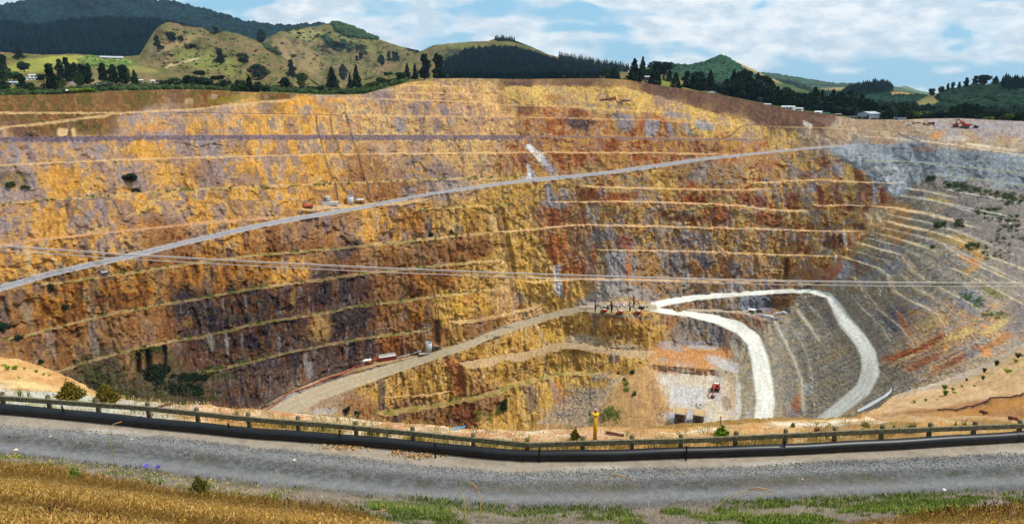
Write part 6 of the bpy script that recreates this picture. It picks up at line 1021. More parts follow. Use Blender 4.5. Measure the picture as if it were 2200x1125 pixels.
def excavator(label, p, rz, s, paint, pose=0, mast=False, group=None, name='excavator', cat=None, bm=None):
    t = thing(name, label, cat or ('drill rig' if mast else 'excavator'), p, rz, group, s)
    for y in (-1.25, 1.25):
        tk = MB().prism([(-2.1, .35), (-1.8, 0), (1.8, 0), (2.1, .35), (2.1, .6), (1.8, .95), (-1.8, .95), (-2.1, .6)], y - .3, y + .3).obj('track', BLACK, t)
        rl = MB(); [rl.cyl((x, y, .45), .26, .64, 'y', 10) for x in (-1.5, -.75, 0, .75, 1.5)]; rl.obj('roller', GREY, tk)
    MB().box((0, 0, .65), (2.4, 1.9, .4)).cyl((0, 0, 1.0), .75, .3).obj('undercarriage', BLACK, t)
    h = MB().box((-.5, 0, 1.65), (3.2, 2.7, 1.1)).box((-.9, .4, 2.3), (1.6, 1.5, .3)).obj('house', paint, t)
    MB().prism([(-2.1, 1.1), (-2.55, 1.25), (-2.6, 2.2), (-2.1, 2.35)], -1.35, 1.35).obj('counterweight', paint if pose != 2 else BLACK, t)
    MB().box((-1.2, 0, 2.47), (1.2, 2.0, .1)).obj('engine_cover', WHITE, h); MB().tube([(-1.6, -.8, 2.2), (-1.6, -.8, 2.95)], .08).obj('exhaust', BLACK, h)
    c = MB().prism([(.05, 1.2), (1.35, 1.2), (1.35, 2.0), (1.0, 2.95), (.05, 2.95)], .35, 1.3).obj('cab', WHITE if mast else paint, t)
    MB().prism([(.25, 2.05), (1.37, 2.05), (1.03, 2.85), (.25, 2.85)], .32, 1.33).obj('cab_window', GLASS, c)
    boom, stick, tip = {0: ((3.2, 4.3), (5.3, 3.4), (5.2, .9)), 1: ((2.2, 4.6), (4.0, 5.3), (5.3, 3.6)), 2: ((3.0, 4.6), (4.4, 4.0), (4.3, 2.6)), 3: ((2.9, 3.4), (5.2, 2.2), (6.4, .3)), 4: ((2.6, 4.6), (3.6, 5.0), (5.2, 4.6))}[pose]
    bmat = bm or paint
    MB().bar((.9, -.2, 1.7), (boom[0], -.2, boom[1]), .5, .55).bar((boom[0] - .15, -.2, boom[1]), (stick[0], -.2, stick[1]), .45, .5).obj('boom', bmat, t)
    st = MB().bar((stick[0], -.2, stick[1] + .15), (tip[0], -.2, tip[1]), .36, .42).obj('stick', bmat, t)
    MB().bar((.8, -.2, 1.5), (boom[0] * .75, -.2, boom[1] * .62), .2).bar((boom[0] + .1, -.2, boom[1] + .35), (stick[0], -.2, stick[1] + .45), .18).obj('hydraulic_ram', GREY, t)
    if not mast: MB().prism([(tip[0] + .3, tip[1] + .2), (tip[0] - .4, tip[1] + .25), (tip[0] - .9, tip[1] - .4), (tip[0] - .5, tip[1] - .85), (tip[0] + .2, tip[1] - .6)], -.95, .55).obj('bucket', DARKB, t)
    else:
        mx = tip[0] + .3; m = MB().bar((mx - .12, -.2, .15), (mx + .12, -.2, 8.6), .5, .6)
        for k in range(9): m.box((mx + .02, -.2, .8 + k * .8), (.6, .7, .12))
        m.obj('drill_mast', BLACK, t); MB().box((mx - .5, -.2, 3.2), (.7, .8, 1.7)).box((mx - .2, -.2, 5.2), (.6, .7, .9)).obj('drill_head', BLACK, t); MB().tube([(mx + .3, -.2, .2), (mx + .5, -.2, 9.6)], .07).obj('drill_rod', BLACK, t)
    return t
def car(label, p, rz, s, paint, kind='ute', group=None, name=None):
    t = thing(name or {'ute': 'pickup', 'van': 'van', 'suv': 'parked_car'}[kind], label, {'ute': 'pickup', 'van': 'van', 'suv': 'car'}[kind], p, rz, group, s)
    prof = {'ute': [(-2.5, .5), (2.4, .5), (2.5, .95), (1.3, 1.1), (.75, 1.75), (-.5, 1.75), (-.75, 1.1), (-2.5, 1.1)], 'suv': [(-2.3, .5), (2.3, .5), (2.4, .95), (1.2, 1.12), (.6, 1.75), (-1.9, 1.78), (-2.3, 1.1)], 'van': [(-2.6, .5), (2.5, .5), (2.55, 1.1), (1.9, 1.35), (1.2, 2.1), (-2.6, 2.15)]}[kind]
    MB().prism(prof, -.9, .9).obj('body', paint, t); z = 1.42 if kind != 'van' else 1.7
    MB().box((-.1 if kind != 'suv' else -.6, 0, z), (1.1 if kind != 'suv' else 2.2, 1.83, .42)).prism([(1.28, 1.15), (1.33, 1.17), (.83, 1.68), (.78, 1.68)] if kind != 'van' else [(1.9, 1.4), (1.96, 1.4), (1.3, 2.03), (1.24, 2.03)], -.76, .76).obj('window', GLASS, t)
    if kind == 'ute': MB().box((-1.65, 0, 1.12), (1.5, 1.5, .06)).obj('tray_floor', BLACK, t)
    for x in (-1.5, 1.5):
        for y in (-.82, .82): wheel(t, x, y, .36, .24)
    return t
# pit floor
P_ = surf(1461, 905); haul_truck('left of the two loaded dump trucks parked nose out on the pit floor', P_, face(P_, 265), 23 * mpp(P_) / 5.4)
P_ = surf(1500, 908); haul_truck('right of the two loaded dump trucks, nearer the excavator on the pit floor', P_, face(P_, 266), 23 * mpp(P_) / 5.4)
P_ = surf(1537, 838); excavator('red excavator with its boom towards the viewer on the pale pit floor', P_, face(P_, 264), 17 * mpp(P_) / 3.1, RED, 3)
# the four drill rigs by the hairpin
for (u, v, sc, h, pt, ps, bmx, lab) in ((1296, 671, 186, 27, RED, 1, DARKB, 'leftmost red drill rig with leaning black mast beside the rock pile'), (1331, 674, 178, 27, ORANGE, 1, DARKB, 'orange drill rig between two others with dark cab window, mast upright'),
                                       (1369, 674, 180, 25, RED, 1, DRED, 'red drill rig nearest the white hairpin road with upright mast'), (1377, 663, 160, 26, DARKB, 1, DARKB, 'brown drill rig standing behind the others with its arm raised')):
    P_ = surf(u, v); excavator(lab, P_, face(P_, sc), h * mpp(P_) / 8.6, pt, ps, True, 'drill rigs by the hairpin', 'drill_rig', bm=bmx)
P_ = surf(1304, 664); excavator('brown excavator half hidden behind the leftmost drill rig, arm up and bent', P_, face(P_, 8), 20 * mpp(P_) / 7.5, DARKB, 2, bm=DARKB)
P_ = surf(1459, 668); t = thing('wheel_loader', 'small yellow loader alone inside the hairpin bend', 'loader', P_, face(P_, 230), None, 15 * mpp(P_) / 5.5)
MB().box((-.6, 0, 1.3), (2.6, 1.9, 1.0)).obj('body', YEL, t); MB().box((0, 0, 2.4), (1.2, 1.4, 1.3)).obj('cab', GREY, t); MB().box((0, 0, 2.5), (1.24, 1.1, .8)).obj('cab_window', GLASS, t)
MB().bar((.6, 0, 1.4), (2.6, 0, .7), .3, .8).obj('lift_arm', YEL, t); MB().prism([(2.4, .1), (3.3, .2), (3.2, .4), (2.6, 1.3), (2.4, 1.2)], -1.2, 1.2).obj('bucket', YEL, t)
for x in (-1.3, 1.2):
    for y in (-.95, .95): wheel(t, x, y, .7, .5)
# parked vehicles in the yard
for (u, v, sc, px, pt, kd, lab) in ((1668, 675, 200, 11, WHITE, 'suv', 'white car parked left in the upper row of the pit yard'), (1677, 674.5, 196, 11, WHITE, 'ute', 'white pickup between two others in the upper row of the pit yard'), (1686, 674, 330, 11, WHITE, 'van', 'white van at the right end of the upper row in the pit yard'),
                                  (1632, 677, 190, 8, WHITE, 'suv', 'white car beside the green box in the pit yard'), (1666, 687, 200, 9, GREY, 'ute', 'grey pickup at the lower right of the pit yard'), (1637, 681, 20, 6, BLUE, 'suv', 'small dark blue car at the lower edge of the pit yard')):
    P_ = surf(u, v); car(lab, P_, face(P_, sc), px * mpp(P_) / 4.9, pt, kd, 'vehicles in the pit yard')
P_ = surf(1649, 682); t = thing('site_office', 'long white cabin with dark windows among the vehicles in the pit yard', 'cabin', P_, face(P_, -14), None, 17 * mpp(P_) / 9)
MB().box((0, 0, 1.4), (9, 2.6, 2.4)).obj('wall', WHITE, t); MB().box((0, 0, 2.7), (9.4, 3.0, .25)).obj('roof', WALLW, t); MB().box((0, 0, .1), (8.6, 2.2, .3)).obj('base', BLACK, t)
[MB().box((x, -1.31, 1.7), (1.2, .06, .8)).obj('window', GLASS, t) for x in (-3, -.8, 1.4)]
P_ = surf(1659, 687); t = thing('portable_toilet', 'blue portable toilet at the end of the long white cabin', 'toilet', P_, face(P_, 0), None, 4 * mpp(P_) / 1.3)
MB().box((0, 0, 1.1), (1.3, 1.3, 2.2)).obj('cabin', BLUE, t); MB().box((0, 0, 2.3), (1.4, 1.4, .2), taper=.7).obj('roof', WHITE, t); MB().box((0, -.66, 1.05), (.8, .05, 1.8)).obj('door', WALLG, t)
P_ = surf(1615, 671); t = thing('shelter', 'white roofed shelter at the left end of the pit yard', 'shelter', P_, face(P_, -12), None, 14 * mpp(P_) / 6)
MB().box((0, 0, 3.1), (6.4, 3.6, .18), Matrix.Rotation(.14, 3, 'X')).obj('roof', WALLW, t); [MB().bar((x, y, 0), (x, y, 3.0), .16).obj('post', GREY, t) for x in (-2.8, 2.8) for y in (-1.4, 1.4)]; MB().box((0, .6, .8), (4.6, 1.2, 1.5)).obj('bench', DARKB, t)
P_ = surf(1631, 671); t = thing('crane_truck', 'dark truck with a tall box behind the shelter in the pit yard', 'truck', P_, face(P_, 170), None, 13 * mpp(P_) / 7)
MB().box((0, 0, 1.1), (6.6, 2.2, .5)).obj('chassis', BLACK, t); MB().box((-1, 0, 2.3), (4.4, 2.3, 1.9)).obj('box_body', DARKB, t); MB().box((2.4, 0, 2.1), (1.5, 2.2, 1.8)).obj('cab', DARKB, t); MB().box((3.16, 0, 2.5), (.05, 1.9, .7)).obj('windscreen', GLASS, t); [wheel(t, x, y, .5, .4) for x in (-2.2, 2.2) for y in (-1, 1)]
P_ = surf(1617, 674); t = thing('storage_box', 'small green storage box in front of the shelter in the pit yard', 'box', P_, face(P_, -8), None, 5 * mpp(P_) / 2.2); MB().box((0, 0, .8), (2.2, 1.4, 1.5)).obj('body', GREEN, t); MB().box((0, 0, 1.6), (2.35, 1.55, .14)).obj('lid', GREEN, t)
P_ = surf(1758, 609); t = thing('drill_machine', 'dark blue grey drilling machine on the bench above the white haul road', 'drill', P_, face(P_, 190), None, 19 * mpp(P_) / 8)
for y in (-1.2, 1.2): MB().prism([(-3, .4), (-2.6, 0), (2.6, 0), (3, .4), (2.6, 1), (-2.6, 1)], y - .3, y + .3).obj('track', BLACK, t)
MB().box((.4, 0, 2.1), (5.6, 2.6, 1.8)).obj('engine_house', mat('blue_grey_paint', (70, 74, 90), .5), t); MB().box((3.2, .5, 2.4), (1.5, 1.5, 1.9)).obj('cab', mat('blue_grey_paint', 0), t); MB().box((3.97, .5, 2.7), (.05, 1.2, .9)).obj('window', GLASS, t)
MB().bar((-2.6, 0, .6), (-2.9, 0, 7.5), .6).obj('mast', mat('blue_grey_paint', 0), t)
# haul road vehicles
P_ = surf(1405, 361); car('white pickup with a dark red load driving up the grey haul road', P_, face(P_, 170), 9 * mpp(P_) / 4.9, WHITE, 'ute')
P_ = surf(226, 592); t = thing('dump_trailer', 'pale open tray with raised side posts parked on the narrow left bench', 'trailer', P_, face(P_, 270), None, 10.5 * mpp(P_) / 3)
MB().box((0, 0, .8), (4.2, 2.4, .5)).obj('chassis', GREY, t); MB().prism([(-2, 1.0), (1.9, 1.0), (2.2, 2.6), (-2.2, 2.4)], -1.4, 1.4).obj('tray', WALLG, t); MB().box((2.12, 0, 1.75), (.1, 2.5, 1.1)).obj('tailgate', BLACK, t); MB().box((2.2, 0, 2.6), (.16, 2.9, .2)).obj('top_rail', WHITE, t)
[MB().bar((2.0, y, 2.5), (2.0, y * 1.3, 3.9), .16).obj('side_post', WHITE, t) for y in (-1.4, 1.4)]; [wheel(t, x, y, .5, .4) for x in (-1.2, .9) for y in (-1.1, 1.1)]
# upper pumping station
P_ = surf(658, 447); t = thing('rusty_tank', 'rusty cylinder lying on its side on the ledge above the grey haul road', 'tank', P_, face(P_, 3), None, 28 * mpp(P_) / 9)
MB().cyl((0, 0, 1.5), 1.5, 9, 'x', 22).obj('shell', RUSTY, t, True); [MB().cyl((x, 0, 1.5), 1.56, .18, 'x', 22).obj('hoop', DARKB, t) for x in (-4.3, -.1, 4.3)]; [MB().box((x, 0, .2), (.6, 2.4, .6)).obj('cradle', DARKB, t) for x in (-3, 3)]
P_ = surf(709, 441); t = thing('tank_box', 'long white box tank left of the tall round tank on the ledge', 'container', P_, face(P_, 2), None, 35 * mpp(P_) / 12)
MB().box((0, 0, 1.35), (12, 2.6, 2.3)).obj('wall', TANKW, t); MB().box((0, 0, 2.55), (12.15, 2.75, .14)).obj('lid', WHITE, t); MB().box((-1.2, 0, 1.35), (.1, 2.68, 2.3)).obj('seam', GREY, t); MB().box((0, 0, .12), (11.4, 2.2, .3)).obj('skid', DARKB, t)
P2 = P_ + Vector((-.3, 2.5, 0)); P2.z = P_.z + 28 * mpp(P_) / 12 * 0; t = thing('header_tank', 'small white round tank standing just behind the long white box tank', 'tank', surf(705, 437), 0, None, 10 * mpp(P_) / 2.6)
MB().cyl((0, 0, 1.9), 1.3, 3.9, 'z', 20).obj('shell', WALLG, t, True); MB().cyl((0, 0, 3.9), 1.36, .16, 'z', 20).obj('lid', WHITE, t); MB().tube([(1.3, 0, .3), (1.7, 0, .3), (1.7, 0, 2)], .1).obj('outlet', GREY, t)
def round_tank(label, u, v, px, hpx, yellow):
    P_ = surf(u, v); s = px * mpp(P_); h = hpx * mpp(P_); t = thing('round_tank', label, 'tank', P_, face(P_, 0))
    MB().cyl((0, 0, h / 2), s / 2, h, 'z', 28).obj('shell', TANKW, t, True)
    MB().tube([(s / 2 * math.cos(a), s / 2 * math.sin(a), h + .05) for a in np.linspace(0, 6.283, 29)], .12, 6).obj('top_rim', LG, t)
    MB().cyl((0, 0, h + .01), s / 2 * .96, .06, 'z', 28).obj('lid', WALLG, t); MB().prism([(-.1 * s, h + .06), (.42 * s, h + .06), (.42 * s, h + .08), (-.1 * s, h + .08)], -.3 * s, .1 * s).obj('hatch_opening', BLACK, t)
    for k in (.33, .66): MB().tube([(s / 2 * 1.005 * math.cos(a), s / 2 * 1.005 * math.sin(a), h * k) for a in np.linspace(0, 6.283, 29)], .05, 5).obj('band', GREY, t)
    la = MB(); x0 = -s / 2 * 1.04; [la.bar((x0, y, 0), (x0, y, h * 1.08), .1) for y in (-.3, .3)]; [la.bar((x0, -.3, z), (x0, .3, z), .07) for z in np.arange(.4, h, .5)]; la.obj('ladder', YEL, t)
    if yellow: MB().prism([(-s * .62, 0), (-s * .5, 0), (-s * .5, h * .98), (-s * .62, h * .98)], -.5, .5).obj('access_stair', YEL, t)
round_tank('tall pale round tank with yellow ladder on the ledge above the haul road', 753, 439, 13.5, 17, True)
P_ = surf(775, 438); t = thing('pump_shelter', 'open pump shelter with a pale slatted roof right of the tall round tank', 'shelter', P_, face(P_, 4), None, 15 * mpp(P_) / 6)
MB().box((0, 0, 4.0), (6.2, 3.2, .16), Matrix.Rotation(.3, 3, 'X')).obj('roof', WALLW, t); rb = MB(); [rb.box((x, 0, 4.12), (.2, 3.2, .12), Matrix.Rotation(.3, 3, 'X')) for x in np.arange(-2.8, 3, .8)]; rb.obj('roof_rib', GREY, t)
[MB().bar((x, y, 0), (x, y, 3.9), .22).obj('post', BLACK, t) for x in (-2.8, 0, 2.8) for y in (-1.3, 1.3)]; MB().box((-.5, 0, 1.0), (3.4, 1.8, 1.5)).cyl((1.9, 0, 1), .6, 1.4, 'x', 14).obj('pump', DARKB, t)
# lower pumping station
round_tank('pale round tank with open hatch and yellow ladder beside the lower dirt road', 922, 754, 13, 20, True)
P_ = surf(917, 757); t = thing('slab', 'flat concrete slab under the round tank by the lower dirt road', 'slab', P_ - Vector((0, 0, .1)), face(P_, 10), None, 34 * mpp(P_) / 12); MB().box((0, -.8, .2), (12, 4.4, .5)).obj('deck', CONC, t); MB().box((0, -3.02, -.15), (11.6, .12, .7)).obj('edge_beam', DARKB, t)
P_ = surf(940, 750); t = thing('pump_set', 'jumble of grey pipes and sheet roof right of the lower round tank', 'pump', P_, face(P_, 8), None, 17 * mpp(P_) / 6)
MB().box((0, .2, 2.5), (4.6, 2.8, .12), Matrix.Rotation(-.35, 3, 'X')).obj('sheet_roof', WALLG, t); MB().box((-.4, 0, .9), (3, 1.6, 1.4)).obj('engine', BLACK, t); MB().tube([(-3, -.5, .6), (0, -.6, 1.8), (3, -.4, .5)], .28, 8).obj('pipe', GREY, t); [MB().bar((x, y, 0), (x, y, 2.5), .14).obj('post', BLACK, t) for x in (-2, 2) for y in (-1, 1)]
P_ = surf(832, 772); t = thing('red_pump_barge', 'long dark red box with white railing above the lower dirt road', 'container', P_, face(P_, 11), None, 36 * mpp(P_) / 12)
MB().box((0, 0, 1.3), (12, 2.6, 2.6)).obj('hull', DRED, t); MB().box((0, 0, 2.7), (12.1, 2.7, .5)).obj('top_band', WHITE, t)
rr_ = MB(); [rr_.bar((x, -1.2, 2.9), (x, -1.2, 4.3), .14) for x in np.linspace(-5.8, 5.8, 6)]; rr_.bar((-5.8, -1.2, 4.3), (5.8, -1.2, 4.3), .2).bar((-5.8, -1.2, 3.6), (5.8, -1.2, 3.6), .12).obj('railing', WHITE, t); MB().bar((-5.8, .8, 4.0), (5.8, .8, 4.0), .5).obj('top_pipe', LG, t)
P_ = surf(788, 780); t = thing('red_pump_box', 'short dark red box with white lid and yellow sign at the hose end', 'container', P_, face(P_, 11), None, 20 * mpp(P_) / 6)
MB().box((0, 0, 1.0), (6, 2.4, 2.0)).obj('hull', DRED, t); MB().box((0, 0, 2.25), (6.2, 2.6, .6), taper=.94).obj('lid', WHITE, t); MB().box((1.8, -1.23, 1.3), (1.1, .06, 1.0)).obj('sign', YEL, t)
def laid(pts, dz=.25, fn=None, sub=5):
    out = []
    for (a, b) in zip(pts[:-1], pts[1:]):
        for k in range(sub): q = (a[0] + (b[0] - a[0]) * k / sub, a[1] + (b[1] - a[1]) * k / sub); out.append((fn or surf)(*q) + Vector((0, 0, dz)))
    out.append((fn or surf)(*pts[-1]) + Vector((0, 0, dz))); return out
def hose(name, label, cat, pts, px, m, dz=.25, fn=None, group=None, sub=5, lift=0.0):
    L_ = laid(pts, dz, fn, sub)
    if lift: L_ = [p * 1 + (Vector((0, 0, CAMZ)) - p).normalized() * lift for p in L_]
    o = MB().tube(L_, [max(.02, px * mpp(p) / 2) for p in L_], 8).obj(name, m, None, True); return tag(o, label, cat, group)
hose('red_hose', 'red hose running down the bench from the red boxes to the lower left', 'hose', [(778, 784), (762, 788), (748, 797), (735, 803), (700, 815), (668, 829), (640, 838), (612, 848), (598, 866), (575, 879), (556, 886)], 1.7, HOSE, .3, lift=.5)
hose('black_hose', 'black hose lying beside the red hose on the lower bench', 'hose', [(776, 780), (755, 786), (738, 796), (690, 811), (640, 833), (596, 852), (570, 868), (558, 884)], 1.6, BLACK, .3, lift=.4)
hose('white_pipe', 'white pipe between the long red box and the lower round tank', 'pipe', [(852, 770), (870, 766), (890, 760), (905, 755)], 2.6, LG, .6, lift=.4)
hose('thin_red_pipe', 'short red pipe joining the two red boxes on the lower bench', 'pipe', [(799, 776), (806, 774), (813, 772)], 2.4, HOSE, .6, lift=.4)
DPIPE = mat('dark_drain_pipe', (86, 62, 54), .7, var=.3); GPIPE = mat('grey_drain_pipe', (84, 78, 88), .7, var=.3)
for pts, px, m, lab in (([(679, 248), (684, 285), (690, 300), (697, 330), (705, 355), (714, 382), (722, 395), (726, 430)], 2.4, DPIPE, 'dark drain pipe down the upper left wall, leftmost of three'), ([(710, 248), (716, 290), (725, 305), (730, 330), (748, 340), (755, 385)], 2.2, DPIPE, 'dark drain pipe down the upper left wall, middle of three'),
                        ([(733, 250), (737, 243), (741, 241), (745, 247), (752, 275), (757, 295), (768, 325), (776, 355), (785, 385), (791, 395), (794, 415), (797, 428)], 3.0, GPIPE, 'thick grey drain pipe with a hooked top, rightmost of three on the upper wall'),
                        ([(960, 252), (966, 275), (976, 290), (984, 320), (993, 330), (997, 345), (997, 374)], 2.0, DPIPE, 'thin dark hose down the pale upper wall right of the three drain pipes'), ([(866, 452), (880, 475), (889, 500), (896, 525), (902, 550), (910, 570)], 2.6, DPIPE, 'dark drain pipe on the middle wall below the grey haul road'),
                        ([(904, 550), (914, 580), (926, 610), (935, 640), (941, 670), (943, 700), (945, 735)], 3.0, BLACK, 'black drain pipe falling to the tank by the lower dirt road'), ([(930, 634), (935, 660), (939, 700), (944, 732)], 1.6, BLACK, 'thin black line beside the falling black drain pipe'),
                        ([(1650, 271), (1625, 269), (1600, 269), (1588, 275), (1572, 290), (1545, 300), (1535, 315), (1515, 330)], 2.0, DPIPE, 'dark hose curving down the yellow face on the right'), ([(1762, 275), (1770, 287), (1780, 296), (1800, 302)], 2.2, GPIPE, 'short dark hose below the buildings on the right rim'),
                        ([(1925, 282), (1940, 291), (1960, 300), (1976, 304)], 2.4, GPIPE, 'dark pipe lying across the pale face below the yard'), ([(1800, 581), (1832, 600), (1845, 620), (1860, 640), (1890, 665), (1910, 680)], 1.8, DPIPE, 'dark drain line curving down the right wall beside a bench'),
                        ([(1935, 550), (1920, 565), (1908, 578)], 1.8, DPIPE, 'dark joint hose across a bench of the right wall'), ([(2020, 545), (2040, 560), (2062, 575), (2070, 590), (2090, 598)], 1.8, GPIPE, 'dark crooked drain line on the upper right wall'), ([(1918, 805), (1930, 780), (1933, 775), (1920, 796), (1932, 806), (1914, 815)], 1.6, BLACK, 'black looped hose at the foot of the right wall')):
    hose('drain_pipe' if 'pipe' in lab else 'drain_hose', lab, 'pipe', pts, px * .52, m, .2, lift=1.2)
hose('service_pipe', 'long dark service pipe along the second bench of the upper left wall', 'pipe', [(380, 243), (550, 245), (680, 247), (733, 248)], 1.0, DPIPE, .3, lift=1.0, sub=10)
# upper faces and rim
P_ = surf(1308, 214); t = thing('drilling_platform', 'red and orange drilling platform with a white mast on the yellow face', 'drill rig', P_, face(P_, 0), None, 32 * mpp(P_) / 14)
MB().box((0, 0, .5), (14, 2.4, .5)).obj('platform', RED, t); MB().bar((-4.5, 0, .8), (-6.6, 0, 5.4), .6).obj('mast', WHITE, t); MB().tube([(-2, 0, .8), (-1.8, 0, 3.6), (-3.2, 0, 5.0), (-4.6, 0, 5.4)], .25).obj('boom', DARKB, t); MB().box((5.4, 0, 1.7), (2.0, 2.0, 2.2)).obj('engine', ORANGE, t); MB().box((-1.9, 0, 1.6), (1.0, 1.6, 1.9)).obj('cab', DRED, t); MB().box((2.5, 0, 1.1), (3.2, 1.6, .8)).obj('rod_rack', DARKB, t)
P_ = surf(1344, 216); t = thing('white_crate', 'white crate on red timbers right of the drilling platform', 'crate', P_, face(P_, 0), None, 22 * mpp(P_) / 9); MB().box((0, 0, .3), (9, 1.8, .4)).obj('timber_base', RED, t); MB().box((1.2, 0, 1.1), (3.4, 1.6, 1.0)).obj('box', WHITE, t)
P_ = surf(1646, 389); t = thing('site_cabin', 'small grey cabin with a dark window on the bench below the haul road', 'cabin', P_, face(P_, 0), None, 9 * mpp(P_) / 4); MB().box((0, 0, 1.2), (4, 2.4, 2.4)).obj('wall', WALLG, t); MB().box((0, 0, 2.5), (4.3, 2.7, .2)).obj('roof', LG, t); MB().box((.2, -1.22, 1.3), (1.2, .06, 1.2)).obj('window', BLACK, t)
P_ = surf(1616, 386); t = thing('safety_barrier', 'orange mesh barrier left of the small grey cabin', 'barrier', P_, face(P_, -5), None, 32 * mpp(P_) / 14); MB().box((0, 0, .9), (14, .08, .9)).obj('mesh', ORANGE, t); [MB().bar((x, .1, 0), (x, .1, 1.5), .12).obj('post', WHITE, t) for x in (-6.8, -3.4, 0, 3.4, 6.8)]
hs = lambda u, v: hsurf(u, v, VG) or surf(u, v)
def building(name, label, u, v, wpx, hpx, dep, wall, roof, yaw=0, gable=.25, doors=(), windows=0, cat='building'):
    P_ = hs(u, v); w = wpx * mpp(P_); h = hpx * mpp(P_); t = thing(name, label, cat, P_ - Vector((0, 0, .5)), face(P_, yaw)); d = w * dep; hw = h * (1 - gable) + .5
    MB().prism([(-w / 2, 0), (w / 2, 0), (w / 2, hw), (0, h + .4), (-w / 2, hw)] if gable and dep > .01 and yaw >= 400 else [(-w / 2, 0), (w / 2, 0), (w / 2, hw), (-w / 2, hw)], -d / 2, d / 2).obj('wall', wall, t)
    r_ = MB(); e_ = .4; r_.add([(-w / 2 - e_, -d / 2 - e_, hw), (w / 2 + e_, -d / 2 - e_, hw), (w / 2 + e_, d / 2 + e_, hw), (-w / 2 - e_, d / 2 + e_, hw), (-w / 2 - e_, 0, h + .5), (w / 2 + e_, 0, h + .5)], [(0, 1, 5, 4), (3, 4, 5, 2), (0, 4, 3), (1, 2, 5), (0, 3, 2, 1)]).obj('roof', roof, t)
    for (x, dw, dh) in doors: MB().box((x * w, -d / 2 - .02, dh * hw / 2), (dw * w, .08, dh * hw)).obj('door', GLASS, t)
    for k in range(windows):
        x = (-.4 + .8 * (k + .5) / windows) * w; f_ = MB().box((x, -d / 2 - .03, hw * .58), (w * .5 / windows, .06, hw * .36)).obj('window', GLASS, t); MB().box((x, -d / 2 - .05, hw * .38), (w * .56 / windows, .12, hw * .05)).obj('sill', WHITE, f_)
    return t
# workshop on the right rim
P_ = hs(1864, 257); s = 36 * mpp(P_) / 18; t = thing('workshop', 'grey steel workshop with a low side wing and dark open bays on the right rim', 'shed', P_ - Vector((0, 0, .4)), face(P_, -34), None, s)
MB().prism([(-7, 0), (7, 0), (7, 6.8), (0, 8.8), (-7, 6.8)], -9, 9).obj('wall', WALLG, t)
rf = MB(); [rf.add([(sx * 7.4, -9.4, 6.75), (0, -9.4, 8.95), (0, 9.4, 8.95), (sx * 7.4, 9.4, 6.75), (sx * 7.4, -9.4, 6.95), (0, -9.4, 9.15), (0, 9.4, 9.15), (sx * 7.4, 9.4, 6.95)], [(0, 1, 2, 3), (4, 5, 6, 7), (0, 1, 5, 4), (1, 2, 6, 5), (2, 3, 7, 6), (3, 0, 4, 7)]) for sx in (-1, 1)]; rf.obj('roof', ROOFG, t)
for (x, w_, h_) in ((-4.2, 4.6, 3.9), (1.4, 4.4, 3.9), (4.9, 2.6, 5.2)): b_ = MB().box((x, -9.03, h_ / 2), (w_, .1, h_)).obj('bay_shade_panel', BLACK, t); [MB().box((x + k, -9.12, h_ * .72), (.35, .08, .35)).obj('lamp', mat('bay_lamp', (255, 236, 190), .4), b_) for k in (-1.0, 1.0)]  # flat black panels stand in for the shade inside the open bays
MB().prism([(-18, 0), (-7.02, 0), (-7.02, 4.4), (-18, 3.6)], -7, 5).obj('side_wing', WALLG, t); MB().add([(-18.4, -7.4, 3.7), (-7.03, -7.4, 4.5), (-7.03, 5.4, 4.5), (-18.4, 5.4, 3.7), (-18.4, -7.4, 3.9), (-7.03, -7.4, 4.7), (-7.03, 5.4, 4.7), (-18.4, 5.4, 3.9)], [(3, 2, 1, 0), (4, 5, 6, 7), (0, 1, 5, 4), (1, 2, 6, 5), (2, 3, 7, 6), (3, 0, 4, 7)]).obj('wing_roof', ROOFG, t)
[MB().box((x, -7.03, 1.4), (2.6, .1, 2.6)).obj('wing_door', BLACK, t) for x in (-14, -10)]; MB().box((10.5, -2, 2.6), (6.6, 9, .2)).obj('awning', BLACK, t); [MB().bar((13.4, y, 0), (13.4, y, 2.6), .25).obj('awning_post', GREY, t) for y in (-6, 2)]
building('trailer_building', 'long white trailer building on the right rim below the tree belt', 1692, 236, 27, 8, .35, WALLW, WHITE, -24, .2, ((.2, .16, .55),), 3)
building('trailer_building', 'shorter white trailer building beside the long one on the right rim', 1714, 238.5, 16, 7, .5, WALLW, WHITE, -24, .2, (), 2)
building('garden_shed', 'small white shed left of two dark green tanks on the right rim', 1755, 245.5, 13, 7, .7, WALLW, WHITE, -18, .25, ((.1, .2, .6),), 1, 'shed')
building('small_shed', 'little pale blue shed at the left end of the right rim buildings', 1648, 229, 11, 6, .7, WALLG, WALLW, -14, .2, ((-.3, .3, .7),), 0, 'shed')
building('dark_shed', 'dark shed with a pale flat roof left of the grey workshop', 1798, 250, 10, 5.5, .8, DARKB, LG, -14, .15, ((0, .3, .6),), 0, 'shed')
building('pale_container', 'pale grey container right of the workshop awning', 1929, 259, 22, 6, .3, WALLG, LG, -8, .1, ((-.3, .2, .8),), 0, 'container')
for u, lab in ((1767, 'left one of two dark green water tanks beside the small white shed'), (1776, 'right one of two dark green water tanks, nearer the dark shed')):
    P_ = hs(u, 246.5); t = thing('water_tank', lab, 'tank', P_, 0, None, 7.5 * mpp(P_) / 3); MB().cyl((0, 0, .8), 1.5, 2.0, 'z', 20).obj('shell', GREEN, t, True); MB().cyl((0, 0, 1.85), 1.4, .12, 'z', 20).obj('lid', mat('green_lid', (120, 170, 160), .5), t)
P_ = hs(1533, 196); t = thing('greenhouse', 'grey dome shaped greenhouse among the trees on the right rim', 'greenhouse', P_, face(P_, 0), None, 17 * mpp(P_) / 8)
